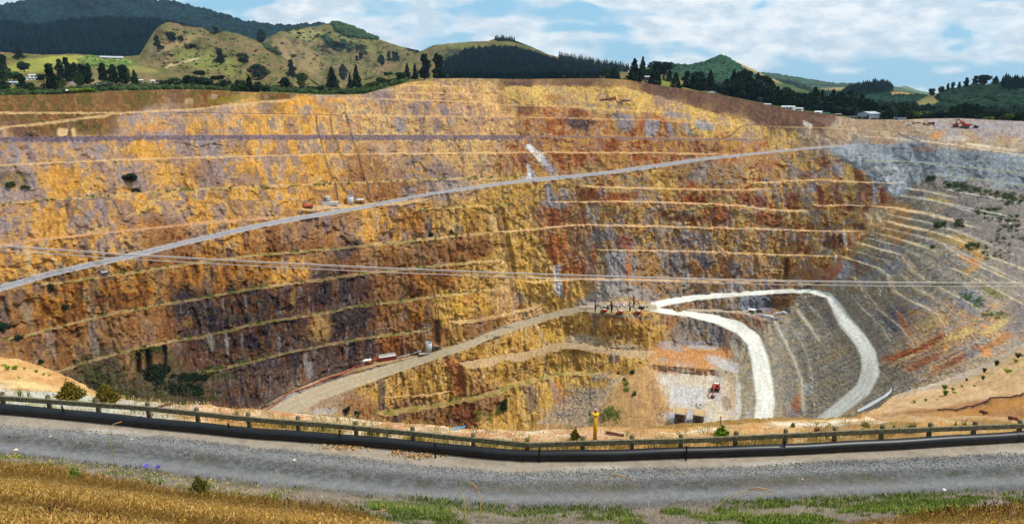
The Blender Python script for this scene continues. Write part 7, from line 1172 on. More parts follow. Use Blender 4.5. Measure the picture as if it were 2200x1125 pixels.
arc = [(4 * math.cos(a), 3.7 * math.sin(a)) for a in np.linspace(0, math.pi, 15)]; MB().prism(arc, -3, 3).obj('shell', WALLG, t); [MB().tube([(x * 1.01, y, z * 1.01) for x, z in arc], .14, 5).obj('hoop', GREY, t) for y in (-3, 0, 3)]; MB().box((0, -3.03, 1.1), (2.6, .08, 2.2)).obj('door', DARKB, t)
building('house', 'dark house with a white roof edge between fir and cypress on the right rim', 1391, 178, 15, 14, .8, DARKB, WALLW, 10, .12, ((.2, .2, .4),), 2, 'house')
P_ = hs(1288.5, 171); t = thing('lookout_post', 'white lookout hut with a dark window on the crest of the rim', 'hut', P_ - Vector((0, 0, .3)), face(P_, 0), None, 7 * mpp(P_) / 2.4); MB().box((0, 0, 1.2), (2.0, 1.6, 2.4), taper=.9).obj('wall', WHITE, t); MB().box((.1, -.74, 1.7), (1.3, .06, .7)).obj('window', GLASS, t); MB().box((0, 0, 2.45), (2.2, 1.8, .14)).obj('roof', WHITE, t)
building('brick_house', 'long red brick house with grey roofs above the light green orchard', 236, 129, 44, 8, .3, mat('red_brick', (136, 66, 62), .9, spec=.1, scale=1), ROOFG, 8, .45, ((-.1, .05, .6),), 5, 'house'); 
building('white_house', 'long white two level house among garden trees at far left', 76, 168, 28, 8, .4, WHITE, WALLW, 6, .2, ((.3, .08, .6),), 4, 'house')
building('white_house', 'low white house in front of the two level house at far left', 70, 172, 22, 5, .4, WHITE, WALLG, 4, .25, (), 3, 'house')
building('grey_house', 'low pale grey house partly hidden by trees at the far left', 27, 182, 18, 7, .5, WALLG, ROOFG, 5, .35, ((.2, .1, .5),), 2, 'house')
building('pink_cottage', 'small pink cottage right of the conifer row below the near hill', 301, 177, 8, 6, .6, mat('pink_wall', (206, 160, 160), .8), WALLW, 0, .3, ((.2, .2, .6),), 1, 'house')
building('white_cottage', 'tiny white cottage right of the pink one below the near hill', 326, 178, 9, 6, .6, WHITE, WALLW, 0, .3, (), 1, 'house')
building('brown_cottage', 'brown cottage next to the tiny white cottage below the near hill', 341, 178, 10, 7, .6, mat('brown_wall', (150, 118, 100), .8), DARKB, 0, .3, (), 1, 'house')
P_ = hs(140, 201); t = thing('marquee', 'white domed tent roof showing over the scrub at left', 'tent', P_, face(P_, 0), None, 19 * mpp(P_) / 10); MB().tube([(0, 0, 0), (0, 0, 2.2), (0, 0, 3.4), (0, 0, 4.3), (0, 0, 4.5)], [5, 5, 4.2, 2, .3], 16).obj('canopy', WHITE, t, True); MB().tube([(0, 0, 4.4), (0, 0, 5.2)], .1).obj('finial', GREY, t)
# yard at the right: trucks, cars, red excavators
for (u, v, sc, px, pt, kd, lab) in ((1953, 268, 200, 9, WHITE, 'van', 'white van parked at the left side of the upper yard'), (1962, 266, 185, 8, GREY, 'suv', 'grey car behind the white van in the upper yard'), (1973, 265, 190, 8, BLACK, 'ute', 'black pickup in the middle of the row in the upper yard'), (1985, 266, 200, 8, GREY, 'ute', 'grey pickup near the brown truck in the upper yard'), (1941, 263, 10, 8, WHITE, 'suv', 'white car beside the pale grey container')):
    P_ = surf(u, v); car(lab, P_, face(P_, sc), px * mpp(P_) / 4.9, pt, kd, 'vehicles in the upper yard')
def tray_truck(label, u, v, sc, px, paint, load):
    P_ = surf(u, v); t = thing('tray_truck', label, 'truck', P_, face(P_, sc), None, px * mpp(P_) / 8)
    MB().box((0, 0, 1.0), (7.6, 2.0, .4)).obj('chassis', BLACK, t); MB().box((-1, 0, 2.0), (5.2, 2.4, 1.5)).obj('tray', load, t); MB().box((2.8, 0, 2.2), (1.8, 2.3, 2.0)).obj('cab', paint, t); MB().box((3.72, 0, 2.6), (.06, 2.0, .8)).obj('windscreen', GLASS, t); [wheel(t, x, y, .55, .4) for x in (-2.6, -1.3, 2.6) for y in (-1.05, 1.05)]
tray_truck('dark truck with a rounded load at the end of the row in the upper yard', 2000, 268, 350, 14, BLACK, BLACK); tray_truck('brown truck in front of the row in the upper yard', 1990, 270, 180, 13, DARKB, mat('tan_load', (170, 130, 90), .9))
P_ = surf(2072, 275); excavator('big red excavator with its bent boom raised, facing left in the upper yard', P_, face(P_, 176), 24 * mpp(P_) / 6.2, RED, 2, group='red excavators in the upper yard')
P_ = surf(2054, 273); excavator('smaller red excavator at the left of the big one in the upper yard', P_, face(P_, 8), 17 * mpp(P_) / 6.2, RED, 0, group='red excavators in the upper yard')
P_ = surf(2096, 275); excavator('dark grey excavator right of the red ones in the upper yard', P_, face(P_, 172), 13 * mpp(P_) / 6.2, BLACK, 3)
# water, rocks
mid_ = [(1915, 836, 3), (1913, 843, 4), (1904, 851, 5), (1892, 858, 5), (1880, 865, 6), (1868, 872, 6), (1855, 879, 5), (1843, 885, 4)]; wv = []
for (u, v, w) in mid_: wv += [tuple(surf(u - w * .35, v - w * .5) + Vector((0, 0, .5))), tuple(surf(u + w * .35, v + w * .5) + Vector((0, 0, .5)))]
me = bpy.data.meshes.new('stream'); me.from_pydata(wv, [], [(2 * i, 2 * i + 1, 2 * i + 3, 2 * i + 2) for i in range(len(mid_) - 1)]); me.materials.append(mat('milky_water', (240, 246, 248), .3, spec=.5, var=.2, scale=.4)); link('stream', me)['kind'] = 'structure'
def rocks(name, label, boxes, n, px, cols, seed, mt=None):
    g = np.random.RandomState(seed); tv, tf = tmpl_clump(9); tv = tv - [0, 0, .32]; Pq = []; Sq = []
    for k in range(n):
        u0, v0, ru, rv = boxes[k % len(boxes)]; q = surf(u0 + ru * g.randn() * .5, v0 + rv * g.randn() * .5); s = px * mpp(q) * (.4 + 1.2 * g.rand() ** 2); Pq.append(tuple(q + Vector((0, 0, s * .2)))); Sq.append((s, s * (.6 + .4 * g.rand()), s * .7))
    v_, f_ = merge_instances(tv, tf, np.array(Pq), np.array(Sq), g.rand(n) * 6.28); cc = np.array([lin(cols[i]) for i in g.randint(0, len(cols), n)]) * (.8 + .4 * g.rand(n, 1))
    tag(link(name, raw_mesh(name, v_, f_, np.repeat(cc, len(tv), 0), m_leaf, smooth_sh=False)), label, 'rocks', None, 'stuff')
rocks('rock_pile', 'pile of pale boulders behind the drill rigs', [(1330, 658, 40, 5), (1340, 652, 24, 5), (1265, 660, 18, 4)], 260, 5, [(206, 190, 176), (196, 168, 146), (150, 140, 138), (214, 180, 150)], 1)
rocks('rubble_heap', 'heap of grey rubble at the foot of the yellow faces', [(1240, 860, 60, 26), (1260, 842, 44, 12), (1215, 890, 40, 14), (1290, 810, 24, 10)], 800, 3.4, [(150, 144, 142), (120, 118, 124), (196, 176, 146), (176, 160, 140)], 2)
rocks('ledge_rubble', 'broken stone scattered along the ledges of the lower pit', [(1260, 732, 50, 10), (1350, 748, 40, 6), (1060, 723, 30, 3), (1090, 703, 26, 3), (1420, 890, 14, 20), (1500, 872, 14, 10)], 420, 2.6, [(140, 136, 140), (196, 170, 136), (110, 108, 114)], 3)
rocks('rim_rubble', 'band of pale broken rock along the edge below the right wall', [(2000, 815, 60, 10), (2060, 795, 60, 8), (2110, 775, 40, 8), (1940, 840, 40, 10)], 420, 3.4, [(206, 192, 176), (176, 160, 150), (150, 140, 136)], 4)
# old tyres on the ramp of soil
for k, (u, v, lab) in enumerate(((1329, 802, 'worn truck tyre, middle of three on the soil slope'), (1342, 815, 'worn truck tyre lying lowest of three on the soil slope'), (1375, 779, 'worn truck tyre, topmost of three beside the soil slope'))):
    P_ = surf(u, v); t = thing('old_tyre', lab, 'tyre', P_ + Vector((0, 0, .3)), 0, None, 7 * mpp(P_) / 2.4); t.rotation_euler = (.35, .2, k)
    MB().tube([(math.cos(a), math.sin(a), 0) for a in np.linspace(0, 6.2832, 25)], .42, 10, False).obj('tread', TYRE, t, True)
# scrub and shrubs growing in the pit
def bushes(name, label, spots, n, px, col, seed, cat='scrub'):
    g = np.random.RandomState(seed); Vs, Fs, Cs = [], [], []; off = 0
    for k in range(n):
        u0, v0, ru, rv = spots[k % len(spots)]; q = surf(u0 + ru * (g.rand() * 2 - 1), v0 + rv * (g.rand() * 2 - 1)); s = px * mpp(q) * (.5 + g.rand())
        pts = g.randn(26, 3) * .3; pts[:, 2] = np.abs(pts[:, 2]) * 1.1; v_, f_, c_ = leaf_cards(np.array(q) + pts * s, s * .17, col, seed * 1000 + k, cvar=.4); Vs.append(v_); Fs.append(f_ + off); Cs.append(c_); off += len(v_)
    tag(link(name, raw_mesh(name, np.concatenate(Vs), np.concatenate(Fs), np.concatenate(Cs), m_leaf, smooth_sh=False)), label, cat, None, 'stuff')
bushes('shaded_scrub', 'dense dark scrub filling the hollow at the lower left of the pit', [(370, 822, 40, 16), (330, 808, 22, 12), (400, 838, 34, 12), (345, 795, 20, 10), (420, 812, 30, 6)], 380, 8, (34, 48, 28), 11)
bushes('hollow_scrub', 'thin scrub on the broken ground around the dark hollow', [(250, 800, 60, 24), (300, 850, 60, 14), (470, 800, 40, 14), (440, 850, 50, 12), (230, 830, 30, 20), (330, 752, 24, 8), (300, 762, 20, 10)], 330, 6, (72, 84, 40), 12)
tread = []
for li in (9, 12, 22, 23, 24, 25, 29):
    p = LINES[li][0]
    for (a, b) in zip(p[:-1], p[1:]):
        for k in range(max(1, int((b[0] - a[0]) / 14))): f = rnd.random(); tread.append((a[0] + (b[0] - a[0]) * f, a[1] + (b[1] - a[1]) * f + 2, 4, 2))
rnd.shuffle(tread); tread = [q for q in tread if -20 < q[0] < 1200 and fbm(np.array([q[0] / 40.]), np.array([q[1] / 9.]), 5)[0] > .44]
bushes('bench_scrub', 'low green growth scattered along the benches of the left wall', tread, 620, 4.6, (84, 98, 40), 13)
bushes('right_wall_scrub', 'patches of green shrubs on the upper part of the right wall', [(2050, 398, 26, 8), (2090, 408, 40, 8), (2140, 420, 40, 7), (2180, 430, 30, 10), (2000, 385, 10, 4), (2150, 470, 40, 8), (2120, 455, 30, 8), (2170, 500, 30, 20), (2060, 480, 10, 8), (2020, 484, 12, 6), (2140, 540, 30, 20), (2090, 530, 14, 8)], 420, 5.5, (62, 82, 44), 14)
bushes('slope_growth', 'bright green growth on the lower right wall', [(2075, 637, 14, 8), (2100, 650, 16, 10), (2130, 676, 22, 8), (2050, 610, 14, 4), (2020, 612, 18, 4), (1310, 885, 8, 12), (1300, 895, 10, 14), (1325, 895, 8, 14), (1275, 900, 8, 20), (1345, 830, 6, 12), (1075, 880, 12, 8), (1040, 895, 18, 8)], 300, 5, (96, 122, 42), 15)
def pit_shrub(label, u, v, px, hpx, tone, grp=None):
    q = surf(u, v); tree(u, v, v - hpx * 1.35, px / 1.3, 'bush', tone, label, None, grp, 'shrub', 'shrub', at=q, sink=.5)
for (u, v, w, h, tn, lab) in ((283, 392, 33, 21, 'black', 'lone black shrub clinging to the upper left wall'), (294, 412, 18, 9, 'dark', 'small shrub at the bench below the lone black shrub'), (20, 400, 26, 11, 'olive', 'olive shrub at the left edge on the upper wall'), (58, 404, 20, 8, 'olive', 'olive shrub right of the one at the left edge, upper wall'), (926, 508, 12, 10, 'black', 'small black shrub beside the dark drain pipe on the middle wall'), (970, 503, 8, 12, 'dark', 'small pointed shrub on the middle bench below the haul road'),
                              (142, 664, 14, 12, 'dark', 'shrub hanging on the orange face at lower left'), (112, 628, 10, 22, 'dark', 'narrow dark shrub on the orange face below the bench'), (12, 710, 26, 20, 'dark', 'large dark shrub at the left edge above the soil mound'), (36, 728, 24, 8, 'black', 'low black shrub beside the large one at the left edge'), (88, 780, 12, 10, 'dark', 'small shrub low on the brown face above the soil mound'), (1082, 884, 20, 30, 'mid', 'leafy shrub growing on the lower ledge in front of the rust red face'), (961, 898, 9, 9, 'dark', 'small round dark shrub on a pale stem near the rust red face'),
                              (2012, 486, 16, 10, 'olive', 'green shrub on the upper right wall above the tan bench'), (2005, 532, 14, 7, 'olive', 'green shrub at the end of a bench on the right wall'), (745, 886, 16, 14, 'black', 'dark shrub at the left end of the lowest benches'), (768, 892, 18, 12, 'dark', 'dark shrub right of another at the end of the lowest benches'), (2036, 398, 12, 6, 'dark', 'black shrub on the upper right wall by the grey face'), (1358, 802, 12, 10, 'mid', 'green shrub near the tyres on the soil slope'), (1362, 848, 10, 9, 'olive', 'small shrub in the middle of the soil slope')):
    pit_shrub(lab, u, v, w, h, tn)
# overhead cables across the pit
WIREM = mat('cable', (206, 196, 190), .5, var=.1)
CAB = [(-420, 499), (-100, 521), (0, 527), (275, 546), (550, 561.5), (825, 575), (1100, 586), (1375, 595), (1650, 602), (1925, 606), (2200, 607.5), (2500, 607)]
for dv0, dv1, px, lab in ((0, 0, 1.9, 'uppermost pale cable of three crossing the view'), (2.6, 3.0, 1.5, 'middle pale cable, close under the uppermost one'), (10.5, 8.0, 1.6, 'lowest pale cable of three crossing the view')):
    pts = []
    for u, v in CAB:
        ph, m = pm(u, v + dv0 + (dv1 - dv0) * (u / 2200)); r = 78 / math.cos(ph) * (1 + .1 * (u - 1100) / 1100); pts.append(Vector([float(x) for x in pos(ph, m, r)]))
    o = MB().tube(pts, [px * mpp(p) / 2 for p in pts], 6).obj('overhead_cable', WIREM, None, True); tag(o, lab, 'cable')
# ---------------------------------------------------------------- rail, pipeline and plants on the near rim
OLDW = mat('weathered_timber', (132, 122, 96), .95, spec=.08, var=.4, col2=(80, 72, 54), scale=7.0, amt=.52)
POSTW = mat('weathered_post', (126, 116, 88), .95, spec=.06, col2=(64, 58, 44), scale=9.0, amt=.5)
PIPEM = mat('black_polythene', (11, 11, 14), .42, spec=.4, var=.0, col2=(24, 25, 30), scale=2.2, amt=.6)
def zgr(x, y): return float(road_z(x))
gr = thing('guard_rail', 'weathered timber guard rail on round posts along the far side of the gravel track', 'fence', track_pt(1134, 955, .55) - Vector((0, 0, .55)))
g0 = gr.location.copy()
def rail_at(u): return track_pt(u, float(interp(BEAM, u)), .55)
us1 = list(np.linspace(-420, 1134, 26)); us2 = list(np.linspace(1134, 2700, 26))
for us in (us1, us2):
    mb = MB(); pts = [rail_at(u) - g0 for u in us]
    for a, b in zip(pts[:-1], pts[1:]):
        d = (b - a).normalized() * .012; mb.bar(a - d, b + d, .10, .21 + .006 * rnd.random())
    mb.obj('rail', OLDW, gr)
pus = [-190, -92, 4, 105, 210, 318, 424, 535, 640, 765, 888, 1017, 1133, 1252, 1358, 1463, 1580, 1686, 1794, 1895, 1997, 2093, 2192, 2290, 2390]
for i, u in enumerate(pus):
    p = rail_at(u) - g0; n = Vector((p.x + g0.x, p.y + g0.y, 0)).normalized(); p = p + n * .135; zb = zgr(p.x + g0.x, 0) - g0.z; top = p.z + .2 + .03 * rnd.random(); lx, ly = .03 * rnd.uniform(-1, 1), .02 * rnd.uniform(-1, 1)
    mb = MB().tube([(p.x, p.y, zb - .2), (p.x + lx * .5, p.y, (zb + top) / 2), (p.x + lx, p.y + ly, top), (p.x + lx, p.y + ly, top + .035)], [.105, .10, .098, .06], 14)
    o = mb.obj('post', POSTW, gr, True)
    MB().cyl((p.x + lx - n.x * .195, p.y - n.y * .195, p.z), .022, .02, 'y', 8).obj('bolt', BLACK, o)
pl = thing('pipeline', 'fat black pipe lying along the verge of the gravel track', 'pipe', track_pt(1134, 978, .2) - Vector((0, 0, .2))); l0 = pl.location.copy()
ppts = []
for u in np.linspace(-420, 2700, 90):
    ph, m, r = on_track(u, float(interp(PIPE, u)), .2); q = Vector([float(x) for x in pos(ph, m, r)]); ppts.append(q)
ppts = [ppts[0]] + [(ppts[i - 1] + ppts[i] * 2 + ppts[i + 1]) / 4 for i in range(1, 89)] + [ppts[-1]]
rad = .225
MB().tube([p - l0 + Vector((0, 0, .012 * math.sin(i * 1.1) - .0)) for i, p in enumerate(ppts)], rad, 28).obj('pipe', PIPEM, pl, True)
def pipe_at(u):
    ph, m, r = on_track(u, float(interp(PIPE, u)), .2); return Vector([float(x) for x in pos(ph, m, r)])
for u in (1128, 2182, 300, -150):
    a = pipe_at(u - .8); b = pipe_at(u + .8); d = (b - a).normalized(); MB().tube([a - l0 - d * .02, a - l0 + d * .05], rad + .014, 28).obj('weld_ring', PIPEM, pl)
for u, vb, lab in ((141, 902, 'leaning black stake with a grey tip in front of the pipe at the left'), (496, 936, 'short black stake in front of the pipe left of centre'), (731, 955, 'black stake by the dry leaf litter in front of the pipe'), (935, 983, 'black stake casting a shadow on the verge, second from the leaf litter'), (1158, 993, 'black stake right of the bend in the rail'), (1473, 989, 'tall black stake in front of the pipe right of the yellow post'), (1683, 977, 'black stake touching the pipe at the right')):
    q = track_pt(u, vb); h = 28 * mpp(q) / .86 if u != 496 else 24 * mpp(q) / .86; t = thing('stake', lab, 'stake', q, 0, 'black stakes along the pipe'); lean = -.08 if u < 600 else 0.0
    n = Vector((q.x, q.y, 0)).normalized(); MB().bar((0, 0, -.15), (lean, n.y * .02, h), .055, .02).bar((.03, 0, -.15), (lean + .03, n.y * .02, h), .015, .055).obj('shaft', BLACK, t); MB().box((lean + .005, n.y * .02, h + .02), (.07, .05, .05)).obj('tip', GREY if u < 300 else BLACK, t)
q = track_pt(1277, 966); n = Vector((q.x, q.y, 0)).normalized(); q = q + n * .9; q.z = 0
t = thing('marker_post', 'yellow tube post with a flange and red and white valve behind the rail', 'post', q); hh = 53 * mpp(q) / .88; YP = mat('marker_yellow', (232, 166, 20), .5, var=.14)
MB().cyl((0, 0, hh / 2), .085, hh, 'z', 24).obj('tube', YP, t, True); MB().cyl((0, 0, hh), .14, .05, 'z', 24).obj('flange', mat('flange_yellow', (244, 206, 30), .45, var=.1), t)
v_ = MB().cyl((0, 0, hh + .1), .035, .16, 'z', 12).obj('valve', RED, t); MB().tube([(.085 * math.cos(a), .03, hh + .15 + .085 * math.sin(a)) for a in np.linspace(0, 6.283, 17)], .022, 8, False).obj('hand_wheel', mat('valve_wheel', (222, 120, 110), .5, col2=(236, 230, 226), scale=14), v_)
# thin survey pole, rusty iron, gate frame, tape
q = near(1545, 914); t = thing('survey_pole', 'thin dark pole with a red tip on the soil edge above the pit floor', 'pole', q); h = 22 * mpp(q); MB().tube([(0, 0, -.2), (0, 0, h * .9)], [.03, .022], 8).obj('shaft', DARKB, t); MB().tube([(0, 0, h * .9), (0, 0, h)], .04, 8).obj('tip', RED, t)
q = near(415, 882); t = thing('gate_frame', 'broken white tubular frame leaning on the soil edge behind the rail', 'frame', q, face(q, 40), None, 34 * mpp(q) / 2.0)
MB().tube([(-.9, 0, .05), (.9, 0, .75)], .05, 8).tube([(-.35, .3, .05), (1.0, .3, .5)], .05, 8).tube([(-.35, .3, .05), (-.3, 0, .3)], .04, 8).obj('frame', LG, t); MB().tube([(.9, 0, .75), (1.0, .3, .5)], .04, 8).tube([(.1, 0, .43), (.2, .3, .2)], .04, 8).obj('crossbar', LG, t)
RI = mat('rusty_iron', (112, 62, 48), .9, var=.4, scale=5)
for (u0, v0, u1, v1, w, lab) in ((335, 881, 366, 868, .16, 'rusty iron beam lying on the pale soil at left'), (2166, 902, 2180, 906, .2, 'short rusty pipe end on the orange soil at far right'), (2105, 889, 2120, 891, .12, 'dark twisted bar on the orange slope at right'), (1750, 924, 1758, 927, .22, 'dark red rusty lump behind the rail'), (1300, 933, 1340, 936, .1, 'dark rusty scrap lying on pale soil behind the yellow post')):
    a, b = near(u0, v0), near(u1, v1); mb = MB().bar(a + Vector((0, 0, .08)), b + Vector((0, 0, .08)), w, w * .8); o = mb.obj('rusty_bar', RI); tag(o, lab, 'scrap')
o = hose('soil_pipe', 'dark pipe winding across the orange slope at the right', 'pipe', [(2012, 891), (2030, 890), (2050, 888), (2070, 883), (2095, 877), (2130, 870), (2165, 866), (2200, 860), (2260, 850)], 3.4, mat('dark_red_pipe', (62, 34, 34), .8), .12, near)
q = near(984, 922); t = thing('blue_tape', 'scrap of blue tape on the soil edge behind the rail', 'tape', q, .5, None, 1.0); MB().tube([(-.25, 0, .03), (0, .05, .1), (.2, -.02, .05), (.35, .1, .02)], .035, 5).tube([(0, .05, .1), (-.1, -.1, .03)], .03, 5).obj('strip', mat('tape_blue', (60, 160, 220), .5), t)
# ---------- grass and low plants
m_grass = mat_attr('grass_blades', scales=((3.0, 0.15),), rough=.85, spec=.12)
def blades(name, label, P_, H_, W_, lean, cols, seed, cat='grass', kind='stuff', seed_heads=0.0):
    g = np.random.RandomState(seed); n = len(P_); a = g.rand(n) * 6.283; dx, dy = np.cos(a), np.sin(a); la = g.rand(n) * 6.283; ll = lean * H_ * g.rand(n)
    ax, ay = dx * W_ / 2, dy * W_ / 2; lx, ly = np.cos(la) * ll, np.sin(la) * ll
    z = lambda f: H_ * f * (1 - .12 * lean)
    def ring(f, w, k): return np.stack([P_[:, 0] + ax * w * k + lx * f ** 2, P_[:, 1] + ay * w * k + ly * f ** 2, P_[:, 2] + z(f)], -1)
    wt = np.where(g.rand(n) < seed_heads, 2.6, .12)
    V_ = np.stack([ring(0, 1, -1), ring(0, 1, 1), ring(.6, .8, -1), ring(.6, .8, 1), ring(.84, wt, -1), ring(.84, wt, 1), ring(1, .15, -1), ring(1, .15, 1)], 1).reshape(-1, 3)
    k = np.arange(n)[:, None] * 8; Q = np.stack([k + [0, 1, 3, 2], k + [2, 3, 5, 4], k + [4, 5, 7, 6]], 1).reshape(-1, 4)
    ca = np.array([lin(c) for c in cols]); cc = ca[g.randint(0, len(cols), n)] * (.75 + .5 * g.rand(n, 1))
    return tag(link(name, raw_mesh(name, V_, Q, np.repeat(cc, 8, 0), m_grass, smooth_sh=False)), label, cat, None, kind)
def pick_pts(n, mask, seed, top=None):
    """random ground points of the near rim where mask (per vertex, 0..1) allows; weighted by area seen"""
    g = np.random.RandomState(seed); ok = mask * (np.abs(PHNg) < .9)
    w = (ok[:-1, :-1] > .02) * ok[:-1, :-1] * (Un[:-1, :-1] > -120) * (Un[:-1, :-1] < 2320) * (Vn[:-1, :-1] < 1175)
    du = np.abs(np.diff(Un, axis=1))[:-1]; dv = np.abs(np.diff(Vn, axis=0))[:, :-1]; w = (w * np.minimum(du * dv, 60)).ravel(); w = w / w.sum()
    idx = g.choice(len(w), n, p=w); i, j = idx // (Rn.shape[1] - 1), idx % (Rn.shape[1] - 1); a, b = g.rand(n, 1), g.rand(n, 1)
    return P_near[i, j] * (1 - a) * (1 - b) + P_near[i + 1, j] * a * (1 - b) + P_near[i, j + 1] * (1 - a) * b + P_near[i + 1, j + 1] * a * b
bank = (row < nb + ng) * np.ones(Rn.shape); sm = lambda n, a, b: smooth(a, b, n)
P_ = pick_pts(150000, bank * dg * (.4 + n1), 1); g_ = np.random.RandomState(5)
blades('dry_grass', 'dry golden grass covering the bank at the bottom of the view', P_, (.07 + .16 * g_.rand(len(P_))) * np.where(P_[:, 0] > 6, .55, 1), .006 + .007 * g_.rand(len(P_)), .8, [(180, 136, 66), (194, 150, 80), (166, 122, 56), (202, 166, 102), (150, 116, 54), (156, 134, 62)], 1, seed_heads=.35)
P_ = pick_pts(900, bank * dg * smooth(.54, .62, n3), 2); blades('brown_seed_heads', 'brown seed heads standing in the dry grass', P_, .16 + .16 * np.random.RandomState(2).rand(len(P_)), np.full(len(P_), .014), .5, [(110, 66, 36), (126, 84, 44), (92, 56, 34)], 2, seed_heads=.9)
P_ = pick_pts(9000, bank * vg * (1 - dg * .8) * (smooth(.50, .58, .5 * n1 + .5 * n3) + .5 * smooth(700, 300, Un) * smooth(.4, .55, n1)), 3); blades('green_weeds', 'green weeds and clover between the gravel and the dry grass', P_, .06 + .12 * np.random.RandomState(3).rand(len(P_)), np.full(len(P_), .035), .9, [(96, 122, 36), (120, 142, 48), (78, 104, 36), (140, 146, 66)], 3, 'weeds')
P_ = pick_pts(8500, bank * vg * (1 - dg) * smooth(850, 1650, Un) * smooth(.46, .58, .6 * n1 + .4 * n3) * smooth(foot + 6, foot + 22, Vn), 4); blades('green_grass', 'bright green grass at the lower right beside the track', P_, .07 + .12 * np.random.RandomState(4).rand(len(P_)), np.full(len(P_), .03), .9, [(112, 134, 44), (132, 148, 60), (98, 118, 44), (156, 150, 86)], 4)
P_ = pick_pts(9000, bank * vg * (1 - dg), 9); blades('dead_grass', 'pale dead grass tangled along the near edge of the track', P_, .05 + .1 * np.random.RandomState(9).rand(len(P_)), np.full(len(P_), .02), 1.3, [(176, 156, 132), (150, 130, 110), (196, 172, 130), (130, 110, 90)], 9)
pz = (row >= nb) * smooth(pip + 2, pip - 6, Vn) * smooth(beam - 16, beam - 4, Vn)
P_ = pick_pts(16000, pz * (.3 + smooth(.42, .6, n1)) * np.ones(Rn.shape), 6); blades('rail_grass', 'straw coloured grass growing under the guard rail', P_, .10 + .24 * np.random.RandomState(6).rand(len(P_)), np.full(len(P_), .018), .6, [(176, 148, 74), (196, 170, 96), (140, 132, 56), (206, 180, 120), (120, 124, 48)], 6, seed_heads=.3)
sp2 = (row >= nb + ng) * smooth(beam - 46, beam - 22, Vn) * smooth(beam - 4, beam - 14, Vn); P_ = pick_pts(6000, sp2 * smooth(.48, .62, s2 * .5 + n1 * .5), 7); blades('rim_grass', 'sparse straw grass on the soil just behind the rail', P_, .12 + .25 * np.random.RandomState(7).rand(len(P_)), np.full(len(P_), .016), .6, [(196, 160, 90), (206, 178, 112), (150, 140, 66)], 7, seed_heads=.3)
yfl = smooth(foot + 2, foot + 10, Vn) * smooth(dry + 6, dry - 14, Vn) + .6 * pz; P_ = pick_pts(420, (row < nb + ng + 20) * yfl * smooth(700, 400, Un), 8)
P_ = np.concatenate([P_, pick_pts(260, (row >= nb) * pz, 18), pick_pts(90, bank * dg, 19)]); 
tv, tf = tmpl_clump(4); v_, f_ = merge_instances(tv, tf, P_ + [0, 0, .14], np.full((len(P_), 3), 1.0) * (.028 + .02 * np.random.RandomState(8).rand(len(P_), 1)), np.zeros(len(P_)))
tag(link('yellow_flowers', raw_mesh('yellow_flowers', v_, f_, np.ones((len(v_), 3)) * lin((238, 206, 30)), m_grass, smooth_sh=False)), 'small yellow flowers dotted along the verges', 'flowers', None, 'stuff')
# gravel stones
gv = smooth(gfar - 4, gfar + 6, Vn) * smooth(foot + 14, foot - 2, Vn) * (.25 + .75 * np.clip(mid + np.exp(-((Vn - foot) / 16) ** 2) + .25 * np.exp(-((Vn - gfar) / 10) ** 2), 0, 1))
P_ = pick_pts(36000, bank * gv, 20); g_ = np.random.RandomState(20); sz_ = .018 + .05 * g_.rand(len(P_), 1) ** 4
tv, tf = tmpl_clump(7, 1); tv = (tv - [0, 0, .32])[:, :]; bm_ = bmesh.new(); bmesh.ops.create_icosphere(bm_, subdivisions=1, radius=.5); bm_.free()
ov = np.array([(.5, 0, 0), (0, .5, 0), (-.5, 0, 0), (0, -.5, 0), (0, 0, .5), (0, 0, -.5)]); of = np.array([(0, 1, 4), (1, 2, 4), (2, 3, 4), (3, 0, 4), (1, 0, 5), (2, 1, 5), (3, 2, 5), (0, 3, 5)])
v_, f_ = merge_instances(ov, of, P_ + np.concatenate([0 * sz_, 0 * sz_, sz_ * .2], 1), sz_ * (.7 + .6 * g_.rand(len(P_), 3)), g_.rand(len(P_)) * 6.28)
cc = np.array([lin(c) for c in ((120, 118, 116), (98, 97, 97), (140, 138, 136), (164, 160, 153), (128, 118, 106))])[g_.randint(0, 5, len(P_))] * (.6 + .7 * g_.rand(len(P_), 1))
tag(link('gravel_stones', raw_mesh('gravel_stones', v_, f_, np.repeat(cc, 6, 0), m_grass, smooth_sh=False)), 'loose grey stones on the gravel track', 'gravel', None, 'stuff')
P_ = pick_pts(3500, (row >= nb + ng) * smooth(beam - 6, beam - 20, Vn) * np.ones(Rn.shape), 21); g_ = np.random.RandomState(21); sz_ = (.05 + .16 * g_.rand(len(P_), 1) ** 3) * (np.hypot(P_[:, :1], P_[:, 1:2]) / 35)
tv, tf = tmpl_clump(8); tv = tv - [0, 0, .32]; v_, f_ = merge_instances(tv, tf, P_, sz_ * np.array([[1, .8, .7]]), g_.rand(len(P_)) * 6.28); cc = np.array([lin(c) for c in ((206, 170, 130), (176, 120, 86), (226, 206, 176), (150, 104, 76))])[g_.randint(0, 4, len(P_))]
tag(link('soil_stones', raw_mesh('soil_stones', v_, f_, np.repeat(cc, len(tv), 0), m_leaf, smooth_sh=False)), 'stones and clods on the orange soil behind the rail', 'stones', None, 'stuff')
